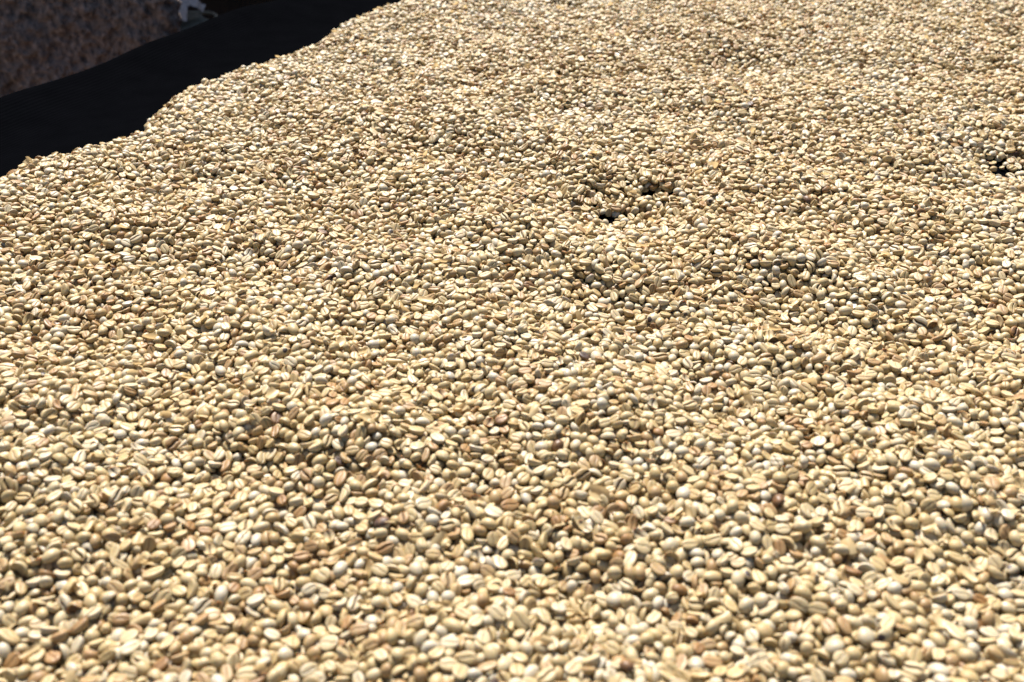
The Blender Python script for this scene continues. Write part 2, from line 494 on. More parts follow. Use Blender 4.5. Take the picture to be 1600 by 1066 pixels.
# ------------------------------------------------------------------ coffee beans: how a patch of them has settled (0.26 m square)
TILE = [
-1172,-1214,22,86,48,0,0,-1220,-1068,20,8,99,0,4,-1228,-986,21,17,-5,-27,2,-1207,-910,21,-8,-17,66,2,-1205,-840,21,99,8,0,1,-1230,-632,21,-31,94,0,1,-1236,-569,21,-15,-12,24,0,-1243,-368,22,93,34,0,0,
-1233,-288,20,-8,16,-92,0,-1277,-247,36,-91,-25,10,6,-1216,-51,17,12,-9,-89,9,-1240,52,22,-98,15,0,2,-1203,218,22,-82,56,0,2,-1244,294,35,-70,61,-28,1,-1238,423,25,5,-17,-80,5,-1281,483,25,6,-99,-1,10,
-1264,619,27,-1,54,-82,1,-1276,835,22,35,93,0,0,-1252,897,27,95,-27,0,5,-1294,970,19,-15,12,-28,1,-1270,1060,22,-49,-86,0,2,-1282,1270,22,94,-32,0,0,-1111,-1270,20,79,60,0,4,-1139,-1122,22,99,-1,0,0,
-1087,-973,25,-22,-4,96,1,-1053,-920,22,-51,-85,0,0,-1122,-732,22,2,19,-94,3,-1162,-597,24,15,23,6,2,-1165,-539,29,-53,11,-15,0,-1161,-386,29,11,-51,-81,5,-1116,-306,31,-55,-52,49,5,-1114,-129,20,18,5,53,0,
-1134,-8,19,-19,6,6,1,-1151,77,22,16,6,65,6,-1143,158,20,-17,9,-11,0,-1187,315,22,75,-65,0,0,-1088,383,20,-71,-69,0,4,-1106,540,31,73,20,20,5,-1057,648,21,10,-17,-57,0,-1083,782,23,-51,-85,3,7,
-1140,886,22,2,99,0,2,-1110,1000,27,64,76,0,5,-1177,1114,22,-15,10,-66,3,-1148,1246,21,-11,-4,43,0,-976,-1227,21,2,-99,0,1,-1037,-1093,19,0,17,-85,4,-940,-995,22,72,68,0,0,-985,-888,23,-74,65,0,6,
-1021,-780,25,-23,-1,-86,1,-982,-696,19,14,13,84,1,-1001,-493,21,20,-17,-81,4,-1004,-416,22,-16,-7,5,6,-979,-276,21,0,19,-89,2,-993,-120,21,43,89,0,1,-1021,8,23,-98,15,0,6,-1072,87,27,-93,-35,0,5,
-1036,156,20,20,-97,0,4,-1016,265,22,-64,75,0,0,-996,427,21,-11,-18,63,7,-1023,523,22,-99,8,0,0,-998,650,20,-14,12,-66,0,-1051,854,19,20,0,-41,4,-963,820,24,-16,2,11,11,-1055,935,21,8,17,97,2,
-1003,1101,21,-76,63,0,1,-984,1255,21,-58,-80,0,1,-868,-1252,21,82,56,0,1,-880,-1169,21,0,8,-84,1,-873,-995,25,18,-5,45,10,-918,-911,25,9,18,51,11,-853,-809,21,-9,-22,-90,4,-849,-669,22,6,-16,-71,6,
-866,-543,22,17,6,39,3,-918,-367,24,98,13,0,3,-875,-252,22,-43,89,0,2,-861,-184,19,-16,11,-9,8,-933,-18,24,-53,84,0,3,-903,74,26,-2,-10,66,5,-886,169,21,-21,-10,81,7,-916,269,24,10,98,0,3,
-874,414,19,20,-5,-68,4,-877,527,21,-50,17,83,8,-913,604,22,-19,1,-32,3,-879,778,19,-16,-11,80,1,-862,872,17,11,-9,-92,9,-931,976,22,12,14,46,3,-853,1072,20,-16,-8,32,0,-856,1239,22,55,-82,0,2,
-763,-1276,21,-75,-65,0,1,-742,-1082,21,-99,-4,0,1,-780,-1018,22,-3,-99,0,0,-775,-903,21,-17,8,-1,2,-783,-731,22,20,97,0,0,-787,-631,19,-6,18,-73,1,-801,-489,21,-78,60,0,1,-756,-415,27,-98,-10,1,5,
-794,-362,21,4,20,96,7,-736,-171,23,-70,70,0,6,-736,-16,22,17,-97,0,2,-721,77,17,-51,85,-1,9,-835,159,31,48,23,72,7,-753,283,23,-14,-14,28,10,-742,441,27,29,10,-59,10,-752,573,26,-15,4,-1,5,
-753,643,19,13,-15,-92,1,-772,779,19,18,8,3,4,-789,835,21,-18,6,6,2,-743,975,22,68,-72,0,2,-793,1131,27,-8,17,-39,5,-791,1288,27,99,-7,0,5,-673,-1237,21,16,11,18,2,-636,-1096,21,-18,-8,90,7,
-609,-1018,22,77,-63,0,2,-604,-862,19,0,-19,91,4,-620,-785,22,-80,58,0,2,-613,-686,24,83,54,0,3,-617,-486,23,-1,0,86,6,-662,-410,17,1,-13,-98,9,-678,-233,20,-81,57,0,4,-657,-150,19,19,-2,13,4,
-638,0,21,21,9,-21,7,-626,85,24,97,20,0,3,-670,139,29,-1,43,28,7,-673,342,22,-5,-99,0,0,-677,451,24,-76,64,1,3,-671,557,31,-72,-24,17,5,-659,687,23,9,17,-97,10,-621,755,21,-16,-10,80,2,
-666,889,20,13,14,43,0,-679,1026,20,-49,86,0,4,-658,1109,25,92,-38,0,10,-606,1257,25,12,-13,-50,5,-509,-1207,22,-4,-18,85,3,-523,-1139,31,59,-5,-1,0,-543,-972,19,-10,16,-95,1,-510,-899,21,-53,-84,0,1,
-545,-822,22,-11,4,40,2,-541,-633,22,68,72,0,0,-556,-545,22,-36,92,0,2,-529,-469,17,-13,-7,8,9,-554,-311,25,-15,23,95,2,-501,-128,20,-48,47,51,8,-522,-78,31,-74,15,-20,5,-527,88,17,49,86,0,9,
-564,151,27,-12,96,-20,4,-528,271,25,-41,-90,1,10,-493,328,20,-6,19,97,1,-525,475,22,12,-98,0,0,-509,616,23,32,94,0,6,-542,774,19,3,-19,96,1,-557,884,21,11,15,94,2,-547,965,23,23,7,84,0,
-604,1122,27,36,12,91,4,-543,1272,22,-40,-91,0,0,-430,-1250,23,10,-6,98,2,-451,-1182,23,58,80,2,7,-370,-1016,20,65,-75,0,4,-443,-919,21,3,19,82,2,-473,-744,19,18,-7,-65,1,-415,-652,25,1,-36,39,7,
-368,-538,23,54,83,0,6,-400,-386,20,-90,41,0,4,-386,-305,22,-59,-80,0,0,-437,-234,22,99,8,0,0,-471,-52,22,-13,-27,-78,8,-417,49,22,30,94,0,0,-431,166,22,-99,-3,0,0,-447,276,21,15,-3,27,2,
-380,341,27,63,-77,0,5,-466,534,24,16,12,66,11,-333,635,21,-73,67,0,1,-462,798,21,7,21,-82,4,-403,894,21,-78,61,0,1,-420,993,22,52,84,0,0,-365,1122,21,15,-12,-85,2,-425,1269,25,69,-71,0,10,
-322,-1225,24,92,-37,0,3,-295,-1156,25,-93,34,0,10,-317,-1012,25,17,24,59,2,-330,-892,25,-81,-57,1,10,-293,-782,19,-18,-8,3,4,-369,-631,21,-17,18,-45,4,-328,-466,22,-92,37,0,2,-301,-374,24,5,-99,-1,3,
-289,-303,22,-9,6,-95,2,-329,-146,21,3,-18,97,2,-303,-84,25,7,-99,-1,10,-336,119,24,-10,32,-93,8,-264,226,22,97,18,0,0,-268,297,19,-16,-10,78,4,-292,441,19,17,-9,-14,1,-278,581,25,90,41,0,10,
-267,674,22,-17,-7,65,3,-318,748,20,-51,-85,0,4,-257,923,33,-53,81,-20,6,-272,998,24,-20,1,61,6,-279,1098,22,-89,43,0,0,-285,1299,17,99,4,0,9,-183,-1254,25,-93,34,0,11,-189,-1079,22,99,-2,0,2,
-223,-1014,17,-15,-1,60,9,-180,-841,21,18,-97,0,1,-210,-779,24,-21,5,-72,10,-169,-641,25,25,-14,36,2,-200,-576,25,-70,-70,0,10,-169,-385,21,-21,-97,0,1,-214,-307,22,-82,-56,0,0,-163,-239,19,-18,-8,7,1,
-204,-65,22,99,-9,0,2,-126,101,22,-15,98,0,0,-180,142,27,-22,5,20,5,-192,263,21,-18,1,-14,2,-199,404,22,-4,10,-33,2,-156,555,28,-38,38,-51,0,-188,630,21,7,-17,-70,2,-172,798,23,17,-11,-87,10,
-145,961,19,19,-5,13,4,-204,1006,22,-78,61,0,2,-225,1172,21,17,7,66,2,-162,1235,22,14,-17,-96,0,-51,-1120,23,-62,77,0,6,-82,-1008,22,-81,57,0,2,-29,-884,20,-9,-17,69,0,-62,-716,17,3,-13,-94,9,
-88,-611,24,-18,6,-1,11,-10,-554,21,-1,22,-76,1,-32,-451,21,12,-16,-96,0,-66,-249,20,35,-93,0,4,-91,-192,19,-17,-2,-33,4,-34,-71,21,19,-12,0,7,-26,91,23,3,99,0,6,-120,207,21,5,25,50,4,
-4,299,24,54,83,1,6,-82,404,19,-5,19,94,4,-3,562,22,22,-6,-78,0,-13,713,22,-97,-20,0,0,-30,779,23,6,-19,-67,10,-15,884,19,16,-11,-78,1,-74,933,25,-27,95,-1,10,-30,1108,20,90,41,0,4,
-41,1227,26,-21,-20,38,10,8,-1212,21,15,-98,-1,8,96,-1114,29,31,-8,-43,5,53,-1046,24,31,15,93,7,45,-872,20,19,-1,28,0,9,-749,20,3,7,-29,4,64,-633,17,-89,-44,0,9,61,-555,17,-14,-4,67,9,
23,-342,26,54,3,17,4,35,-269,24,76,64,0,3,95,-207,21,-17,4,30,2,95,-27,24,-61,-78,0,3,62,127,19,-4,-19,-96,4,8,183,17,-3,14,95,9,78,250,25,52,84,-1,11,66,410,22,-5,17,97,6,
37,488,21,12,14,92,2,19,660,20,19,2,41,0,54,729,21,21,-15,-95,8,72,879,21,16,-18,-96,7,104,967,17,-98,14,0,9,63,1192,21,60,79,1,8,27,1245,21,4,19,74,2,147,-1281,22,-64,76,0,0,
186,-1121,22,17,6,16,3,199,-968,22,22,0,54,0,188,-908,17,-95,-28,0,9,195,-695,31,18,73,60,5,197,-618,19,16,11,20,1,133,-572,34,8,52,75,6,226,-406,23,-10,-18,53,10,186,-301,20,-16,-11,28,0,
186,-228,20,-16,-98,0,4,166,-101,22,-99,4,0,0,176,57,17,-6,-99,1,9,160,222,21,1,-19,92,2,187,271,21,57,-81,0,8,217,465,20,90,42,0,4,157,510,24,-21,97,0,3,187,667,23,20,-1,-53,10,
211,799,20,-14,-14,88,0,211,891,19,4,17,73,4,172,957,19,11,16,48,4,229,1089,24,-26,-3,81,2,199,1232,22,-10,16,-94,3,266,-1257,25,-61,78,0,11,334,-1097,20,-16,-10,77,0,321,-999,17,5,-13,-81,9,
260,-910,17,10,6,74,9,305,-744,23,-17,98,0,6,262,-670,23,-70,-69,2,7,269,-471,17,-5,13,-61,9,305,-391,23,20,0,-50,10,263,-319,23,-6,-4,-96,6,340,-151,22,-53,-84,0,0,328,-35,22,-51,85,0,2,
293,109,22,97,19,0,0,245,183,25,-91,40,0,11,287,334,23,9,18,-97,10,325,380,20,-96,22,0,4,292,466,22,-82,-56,0,2,303,658,20,-13,-11,93,8,275,812,40,-81,23,-9,6,320,876,22,14,-12,-79,3,
351,956,22,-81,58,0,0,334,1110,23,96,23,1,7,302,1242,17,13,-98,1,9,403,-1207,23,12,-27,84,7,395,-1125,22,16,9,56,3,396,-994,22,-96,25,0,2,408,-873,22,95,27,0,0,436,-789,21,49,86,0,1,
474,-635,22,-16,-9,72,3,403,-493,23,-22,-13,94,1,458,-412,22,-96,25,0,0,413,-334,22,-23,-96,0,0,445,-174,23,25,-18,-66,1,427,-72,19,15,-11,-68,1,407,34,21,4,19,78,2,439,124,25,-99,-9,0,10,
415,235,19,11,-7,-94,4,352,448,20,-13,13,-71,0,401,532,20,-31,94,0,4,442,589,24,9,26,95,2,388,757,22,90,-40,0,0,406,897,19,-14,-13,38,1,402,992,28,-12,21,-17,5,431,1139,24,99,8,0,3,
423,1206,25,-5,-16,-95,11,476,-1210,25,18,-2,-41,5,524,-1125,20,36,-92,0,4,530,-963,17,12,-6,-19,9,578,-893,21,-14,-13,88,2,511,-752,21,94,32,0,1,555,-600,19,19,4,-15,1,471,-496,27,46,88,0,5,
557,-410,21,-37,-92,0,1,507,-335,23,91,40,0,6,585,-137,20,4,68,-3,8,595,-60,21,-88,-46,0,1,520,89,23,16,9,-8,6,491,186,23,-18,-10,84,10,528,266,19,3,-19,-85,1,552,458,17,-5,-1,-88,9,
506,536,21,32,94,0,1,532,715,25,9,28,33,2,552,792,24,-15,-98,0,3,488,895,19,17,8,12,1,536,1050,17,81,56,0,9,522,1137,27,-43,-89,0,5,539,1269,25,4,-16,-93,5,702,-1221,22,7,-17,-76,3,
583,-1149,25,58,-79,-8,7,679,-1050,23,-82,-56,0,6,655,-935,19,-17,10,-13,4,652,-804,17,99,-5,0,9,641,-668,22,-2,19,95,3,672,-508,23,18,-3,1,10,691,-381,23,94,32,0,6,653,-319,20,-6,-18,-97,0,
652,-146,44,-17,81,49,1,671,-99,27,-99,-7,0,5,650,8,22,4,-1,-99,0,644,126,21,-6,-22,-93,7,620,323,24,1,99,0,3,625,423,31,-11,73,-66,5,639,481,22,-1,-99,0,0,665,642,20,7,-17,-94,0,
679,827,20,-31,61,32,8,571,888,21,77,-62,0,1,604,948,20,-51,45,54,8,616,1085,22,-93,35,0,0,643,1212,24,-34,-5,-4,1,825,-1281,17,-94,-31,0,9,751,-1077,22,-34,93,0,0,792,-1002,20,-19,-4,55,0,
763,-895,25,2,-23,-66,10,795,-743,19,17,-8,-11,1,783,-685,20,99,7,0,4,729,-569,21,19,-9,-22,7,760,-430,17,-80,59,-1,9,747,-304,22,73,-67,0,0,737,-142,22,18,-10,1,2,745,-77,21,-19,0,-36,2,
768,86,17,31,94,1,9,767,158,20,1,-19,-88,8,690,283,21,6,13,53,0,758,378,17,-14,-1,44,9,797,536,24,-9,-27,27,2,792,606,22,-10,98,0,0,735,782,20,-99,-4,0,4,813,893,21,11,-20,-43,7,
754,984,19,6,-19,-76,4,782,1161,27,-60,-79,0,5,791,1255,22,22,-8,-84,1,908,-1110,21,16,10,75,2,932,-1026,21,-18,-5,59,2,905,-859,27,-84,-53,0,5,874,-790,19,5,14,18,9,852,-715,37,71,-11,-18,0,
863,-525,19,-19,5,11,1,869,-376,17,20,-97,0,9,893,-287,17,14,2,52,9,871,-139,17,9,12,43,9,845,-50,23,8,4,90,6,936,49,17,-50,85,-1,9,884,170,17,-77,63,-1,9,834,289,20,14,12,60,0,
841,407,17,15,1,48,9,859,570,19,13,15,41,4,872,637,20,-18,1,0,0,862,775,19,-9,18,-62,4,900,857,19,-18,-5,49,1,845,1035,22,85,51,0,0,962,1108,22,-63,-76,0,0,851,1241,20,96,22,0,4,
1042,-1223,27,-90,41,1,5,1028,-1149,31,52,5,19,3,989,-1042,21,87,48,0,1,1017,-886,17,9,12,96,9,1007,-818,19,6,16,97,4,975,-614,23,26,-3,82,9,949,-508,21,48,-87,0,1,1036,-436,22,71,-69,0,2,
992,-275,23,21,-97,0,6,1034,-178,17,-88,45,-1,9,1060,-23,21,-54,83,0,1,1020,44,22,-53,84,0,0,991,177,23,12,-22,92,1,1012,239,27,-28,14,52,0,1028,458,22,19,2,-20,3,949,492,31,-52,-77,27,10,
1020,691,17,-48,-87,1,9,1012,769,21,-17,-8,6,2,1061,845,20,-18,-6,54,0,1063,990,21,73,-67,0,1,1017,1084,20,-17,61,15,8,976,1236,21,6,-99,-1,8,1109,-1153,33,-14,50,-71,6,1091,-1099,22,-94,-30,0,2,
1073,-1014,21,-91,38,0,1,1127,-889,21,0,-14,-87,0,1114,-803,27,-15,28,-3,10,1107,-633,21,3,-19,95,2,1097,-487,25,-57,81,0,11,1102,-409,21,13,17,96,1,1097,-345,19,-19,-2,-26,4,1106,-214,25,-23,6,22,11,
1121,-53,25,68,-72,0,10,1139,20,23,-18,19,95,1,1155,207,22,5,99,0,0,1074,310,22,12,10,71,6,1142,447,25,2,-24,76,10,1117,556,25,-18,97,-1,11,1214,695,22,0,-30,49,8,1159,791,24,-24,96,0,3,
1144,858,24,-2,-20,-90,3,1131,1013,17,68,72,1,9,1063,1169,41,36,77,43,3,1109,1197,20,15,16,87,1,1185,-1279,23,80,58,0,6,1235,-1103,17,-5,99,1,9,1237,-1036,22,-19,-1,38,3,1227,-916,31,-71,-26,28,5,
1268,-787,20,-1,19,96,0,1224,-712,20,-23,-96,0,4,1215,-531,17,-3,14,-75,9,1242,-359,19,18,-6,0,1,1236,-299,21,-20,-97,0,1,1286,-236,22,-92,-38,0,2,1194,-56,20,-90,-40,0,4,1200,20,28,-38,-38,50,0,
1234,234,20,22,96,0,4,1186,296,19,9,17,65,1,1273,643,20,-5,-18,96,0,1214,949,25,40,91,1,10,1262,990,22,-21,-5,-32,0,1232,1084,24,35,93,0,3,1261,1225,19,7,-17,-87,1,-1245,-1229,25,-10,14,-55,5,
-1289,-1156,21,-75,65,0,1,-1250,-1031,42,5,-8,7,8,-1283,-880,17,-11,-10,27,9,-1251,-756,19,16,-9,-23,4,-1201,-701,21,-18,-1,-12,2,-1264,-499,19,18,-8,-5,4,-1197,-467,26,-27,1,73,10,-1237,-291,69,62,-76,-16,3,
-1175,-178,20,-83,-54,0,4,-1206,-1,52,87,44,12,9,-1288,16,35,-26,-86,41,1,-1245,206,53,97,14,15,0,-1291,242,53,11,77,-43,3,-1246,559,23,20,0,-49,10,-1275,760,19,-9,18,-52,4,-1197,857,54,-1,36,66,10,
-1180,1008,25,-71,-69,1,11,-1248,1146,19,18,-8,-4,4,-1206,1293,22,-70,-70,0,2,-1076,-1149,42,78,18,-18,1,-1086,-1062,20,-18,-4,36,0,-1154,-1017,22,88,-46,0,2,-1143,-899,22,66,74,0,2,-1082,-827,23,42,-90,0,6,
-1040,-714,22,19,25,-13,8,-1078,-527,22,-3,17,93,6,-1104,-450,19,-19,0,-39,8,-1171,-319,41,33,-9,-79,2,-1158,-250,23,-19,17,47,4,-1182,-108,25,-8,15,-93,5,-1144,72,61,14,12,-37,9,-1068,191,30,2,-34,-76,1,
-1112,254,24,-94,-32,0,3,-1153,476,21,22,9,8,1,-1058,481,34,9,91,37,9,-1187,649,21,0,-17,79,1,-1180,726,22,-75,-64,0,2,-1135,831,37,-93,-14,-10,7,-1102,1071,30,-14,-36,-86,0,-1058,1136,23,0,-23,-19,9,
-1077,1284,34,-69,-51,33,1,-1016,-1286,21,-98,14,0,1,-960,-1086,30,-18,-51,74,2,-1028,-1007,25,27,27,67,1,-1034,-854,55,0,-17,96,11,-957,-795,34,67,-67,-24,0,-962,-684,60,-14,-7,84,1,-1038,-465,48,-21,-29,92,0,
-1039,-399,58,-4,-8,96,0,-1045,-337,26,24,10,93,6,-1066,-257,25,-71,-69,1,10,-1050,-47,19,13,15,35,8,-970,60,26,-27,23,-73,0,-963,210,22,2,-5,-99,2,-974,259,65,-19,97,1,11,-1004,356,27,49,4,-10,8,
-963,558,21,17,12,87,1,-963,617,67,95,24,-1,2,-955,761,33,12,69,70,4,-979,893,34,3,-10,18,6,-989,1008,20,21,-3,-64,4,-971,1179,22,1,-19,96,3,-1049,1223,19,9,17,61,1,-917,-1247,40,2,-4,-52,7,
-889,-1089,20,-18,-13,-96,9,-834,-1060,34,-3,4,99,1,-845,-876,22,-1,19,-64,7,-911,-738,26,21,2,78,11,-925,-656,19,12,15,44,4,-951,-573,19,-7,18,97,4,-851,-407,20,0,18,-97,0,-913,-304,47,-86,29,14,10,
-926,-133,21,-17,15,-12,7,-820,-30,22,-82,-55,0,0,-846,76,31,58,48,46,5,-856,222,56,-21,-18,77,2,-854,349,26,22,-49,-78,4,-951,365,17,-66,-74,1,9,-915,543,58,-19,-20,90,0,-886,689,19,-10,8,-88,4,
-896,715,67,67,72,-3,10,-846,947,17,-1,-99,1,9,-825,1003,34,-23,-93,26,6,-872,1155,23,-22,-96,0,6,-906,1278,25,17,-17,33,1,-805,-1214,25,-9,-15,68,5,-802,-1136,23,-16,12,-9,10,-737,-955,38,48,-19,44,5,
-821,-868,67,30,42,60,2,-784,-806,20,16,9,49,0,-714,-691,28,54,-1,-12,0,-724,-569,19,-17,9,-71,1,-710,-470,18,12,-98,-2,9,-757,-247,21,19,12,-3,7,-807,-201,25,-69,71,0,10,-690,-43,60,-39,-11,33,5,
-790,88,23,82,54,3,4,-708,182,20,-13,-15,45,1,-820,319,40,34,38,-64,9,-793,350,20,95,-27,0,4,-737,502,19,-20,-6,-8,4,-765,711,19,6,18,97,1,-734,747,48,17,-22,-87,4,-781,897,35,76,59,-17,9,
-794,1054,43,-71,8,47,2,-745,1122,63,5,-10,-83,2,-724,1161,22,-20,-14,96,9,-630,-1299,22,-97,-20,0,2,-700,-1127,42,-81,-51,-13,11,-677,-986,20,15,6,63,0,-681,-916,27,54,0,-10,1,-688,-759,20,19,-5,-55,0,
-655,-634,27,-3,-34,-92,2,-645,-554,21,13,-7,-35,0,-592,-370,60,58,-22,4,1,-641,-332,23,-12,-98,0,6,-610,-195,30,28,-9,55,11,-687,-83,23,61,-78,0,6,-692,42,48,-12,96,22,1,-615,205,23,12,-6,-5,3,
-670,265,17,-14,4,23,9,-588,358,25,-7,16,-97,5,-618,510,22,-21,-97,0,0,-678,619,21,-98,-15,0,1,-670,742,45,-22,-22,10,2,-700,803,20,-18,12,7,4,-608,976,22,-83,-55,0,2,-616,1190,19,3,-19,97,1,
-748,1226,20,-89,-43,0,4,-505,-1081,37,-85,-4,-4,0,-528,-1032,31,4,-54,83,3,-466,-838,22,16,-15,-96,2,-560,-749,20,8,16,97,1,-550,-711,56,-45,-13,-85,3,-545,-498,59,22,3,14,6,-554,-374,22,98,-15,0,2,
-570,-271,62,-63,-23,66,3,-521,-178,22,3,-13,94,6,-487,15,20,-17,-8,41,0,-581,43,19,17,8,74,8,-505,200,21,-3,22,-79,7,-585,253,34,-79,27,-21,1,-511,403,23,99,-1,0,6,-590,586,22,99,-8,0,0,
-501,707,22,14,-98,0,0,-598,833,25,4,-27,-44,0,-473,880,23,75,-65,0,6,-556,1046,23,15,12,25,10,-547,1202,30,-5,96,23,8,-482,1236,26,22,-20,74,7,-444,-1118,26,-24,13,39,10,-395,-984,45,26,8,-95,1,
-404,-862,34,46,70,42,10,-362,-818,37,77,54,27,2,-468,-655,36,-40,-37,22,3,-458,-498,24,21,-3,40,3,-466,-419,24,-92,37,0,3,-347,-310,62,-34,-10,65,11,-440,-160,22,-1,99,0,2,-381,-95,20,7,-18,-73,0,
-390,107,21,-15,-4,96,4,-471,199,56,37,11,25,0,-388,233,24,-1,27,-57,0,-445,434,30,-40,16,-24,5,-391,535,20,36,92,0,4,-415,608,29,-2,-54,81,10,-404,744,20,-18,8,-3,0,-414,829,37,61,61,47,8,
-370,1043,23,84,-53,-2,7,-454,1065,22,-19,-1,-22,3,-356,1246,17,-7,-13,60,9,-286,-1076,21,-18,97,0,1,-283,-1012,48,-4,29,39,9,-267,-930,17,78,61,0,9,-265,-717,25,18,1,-32,5,-337,-701,21,19,7,58,7,
-290,-539,31,-39,-89,-10,9,-235,-373,38,24,5,66,1,-278,-315,64,-72,-67,5,2,-316,-241,43,-18,63,30,2,-235,-43,51,-8,-22,-81,4,-271,-10,23,-94,-30,0,7,-260,125,22,99,3,0,2,-335,279,23,-11,17,-48,10,
-313,375,19,0,19,95,1,-312,510,35,94,-6,1,2,-317,698,40,13,-24,-16,8,-255,805,22,65,74,0,2,-352,955,21,2,19,-93,2,-243,1017,67,5,-9,-52,0,-269,1127,52,1,2,-39,1,-265,1232,28,22,-1,-74,5,
-231,-1193,31,-26,29,34,0,-147,-1160,22,-16,-24,1,4,-161,-980,23,-4,28,-49,7,-202,-913,20,-15,12,-25,0,-131,-772,22,6,-4,70,2,-165,-696,48,21,-21,-6,11,-212,-509,24,-21,-17,-17,0,-175,-440,26,23,19,-94,0,
-135,-312,25,62,77,-1,11,-175,-133,21,5,-20,-96,7,-131,-51,25,-16,-7,69,5,-172,14,22,-20,97,0,2,-181,204,20,-7,-99,0,4,-230,338,28,16,38,74,2,-244,463,43,-17,54,50,9,-222,543,25,13,0,43,11,
-124,688,36,-14,-39,34,11,-237,806,59,-23,27,-27,0,-205,872,22,-65,-75,0,0,-158,1004,55,-13,-3,0,6,-151,1164,19,13,-12,-74,4,-144,1292,19,4,-19,-78,8,-92,-1246,29,27,-54,-74,4,-78,-1180,33,-89,18,-12,4,
-22,-995,31,-42,20,-25,3,-124,-862,24,33,14,15,4,-33,-795,21,15,-10,-30,2,-92,-675,40,0,95,-25,3,-102,-490,19,19,3,-23,1,-64,-380,23,-10,-6,98,6,-27,-305,21,20,-7,-75,0,-37,-131,30,-15,52,-76,2,
-95,-122,28,-31,15,93,2,-95,12,21,2,19,83,2,-69,153,25,-17,6,-1,5,-85,342,29,9,18,-34,5,-20,454,21,-22,5,-71,7,-25,504,62,-64,-20,42,4,-113,613,20,-46,-88,0,4,-110,771,22,-9,3,-92,2,
-76,856,39,89,34,23,6,-85,1036,20,-13,2,41,1,-90,1151,22,-90,-42,0,0,-77,1279,19,-15,-12,35,1,93,-1265,33,77,52,21,1,-17,-1058,41,-78,35,0,0,36,-964,20,-19,3,-47,0,26,-922,56,1,13,82,6,
89,-794,31,75,57,17,1,87,-730,27,-1,-42,-89,0,57,-550,53,-12,-14,94,1,38,-410,25,-11,17,-56,11,95,-324,29,-24,-34,61,2,61,-122,29,11,31,-93,11,41,-56,27,-31,-27,50,7,39,50,39,77,-55,-26,3,
8,219,41,-23,9,-16,9,77,340,25,-7,99,-1,11,1,474,83,6,53,-60,11,75,528,44,2,13,0,6,123,655,21,-57,-81,0,1,75,812,20,64,75,0,4,17,951,17,-47,-87,0,9,-5,1049,27,40,-91,0,5,
55,1117,18,21,97,2,9,95,1243,19,15,13,86,4,180,-1194,28,13,19,-93,5,111,-1185,43,-1,26,-87,5,215,-973,63,-88,40,19,0,168,-897,53,-21,-7,-13,11,162,-821,17,-15,0,-42,9,188,-626,67,5,-20,86,10,
117,-490,26,12,-14,-37,5,158,-368,40,14,-78,-60,11,127,-257,21,8,23,-87,4,211,-166,21,-13,-20,92,1,168,-23,31,65,-73,-2,2,209,111,24,4,-18,-97,1,105,189,41,-35,86,29,9,211,335,42,-60,15,75,2,
220,421,50,-8,2,56,1,172,579,25,14,27,92,2,246,696,24,-81,57,0,3,112,743,20,-17,9,-69,0,153,893,29,-25,-48,79,10,132,1031,23,6,-19,95,10,170,1137,24,-13,-12,38,11,221,1299,69,-15,48,-80,1,
341,-1238,31,73,-64,-16,2,263,-1182,36,93,15,0,2,238,-1042,20,19,1,35,0,326,-813,21,-18,12,-1,1,243,-818,17,13,-7,-80,9,315,-654,36,49,38,46,11,329,-540,19,-17,9,-69,1,297,-403,69,-93,-30,-12,2,
245,-241,30,28,-18,91,10,345,-228,32,2,-52,84,6,258,-124,24,84,-53,0,3,284,43,21,-10,-16,96,2,362,158,24,2,-20,-97,11,272,258,23,17,98,0,6,254,394,34,-18,95,-14,1,267,567,23,45,-88,0,6,
256,621,52,-3,97,-13,2,230,728,66,1,37,78,10,268,892,49,-6,-34,-64,3,244,1019,17,96,-25,0,9,279,1168,20,-7,18,-72,0,241,1226,51,51,-82,-22,9,442,-1135,51,14,8,-28,0,361,-1047,48,-25,20,-35,2,
420,-834,48,-8,-1,-7,0,452,-721,33,93,-27,21,4,393,-627,33,46,11,-35,10,405,-567,21,6,-2,99,0,367,-420,37,-68,-52,35,0,435,-264,22,30,94,0,0,407,-196,50,-84,40,-29,3,373,-41,52,10,5,-27,3,
448,62,42,-23,-92,22,4,429,180,47,-7,90,-24,8,487,332,17,0,15,-88,9,473,412,26,-3,-17,36,3,458,478,17,1,99,1,9,382,687,19,2,19,-96,1,460,715,21,2,19,85,2,370,895,57,16,36,59,4,
359,1057,29,21,32,31,0,481,1071,27,35,-41,-69,1,396,1275,34,4,83,-54,10,585,-1215,29,-4,-37,61,2,472,-1085,24,-27,20,36,7,606,-1033,34,-90,-34,-8,0,497,-882,17,-7,-13,58,9,539,-818,19,8,18,97,1,
541,-670,22,93,-33,0,2,601,-494,20,-48,87,0,4,521,-462,27,-4,32,-33,10,554,-263,20,-99,10,0,4,521,-171,24,15,98,0,3,486,-33,19,15,12,29,4,552,18,20,19,3,-19,0,479,205,68,-19,-1,-80,0,
566,353,57,54,-40,14,4,550,389,26,46,-7,0,1,585,544,20,58,-81,0,4,529,594,22,-18,-10,-83,9,601,729,36,34,-89,-19,2,441,821,21,-11,-16,54,2,474,958,17,-46,88,0,9,510,1208,26,96,1,0,7,
468,1274,40,-41,-69,52,6,662,-1295,22,97,-19,0,2,634,-1203,26,79,54,14,7,615,-1092,40,58,21,72,0,606,-972,17,-89,43,-1,9,626,-863,22,26,8,89,4,627,-735,25,11,14,91,5,659,-587,19,19,-2,-43,4,
668,-530,62,35,-8,-17,1,601,-363,26,-40,-90,5,10,637,-259,37,-86,0,-5,0,654,-200,21,-11,-16,95,2,681,-43,30,7,-53,-80,2,610,82,29,13,52,81,0,665,210,20,18,61,-18,8,617,257,33,95,-7,-5,0,
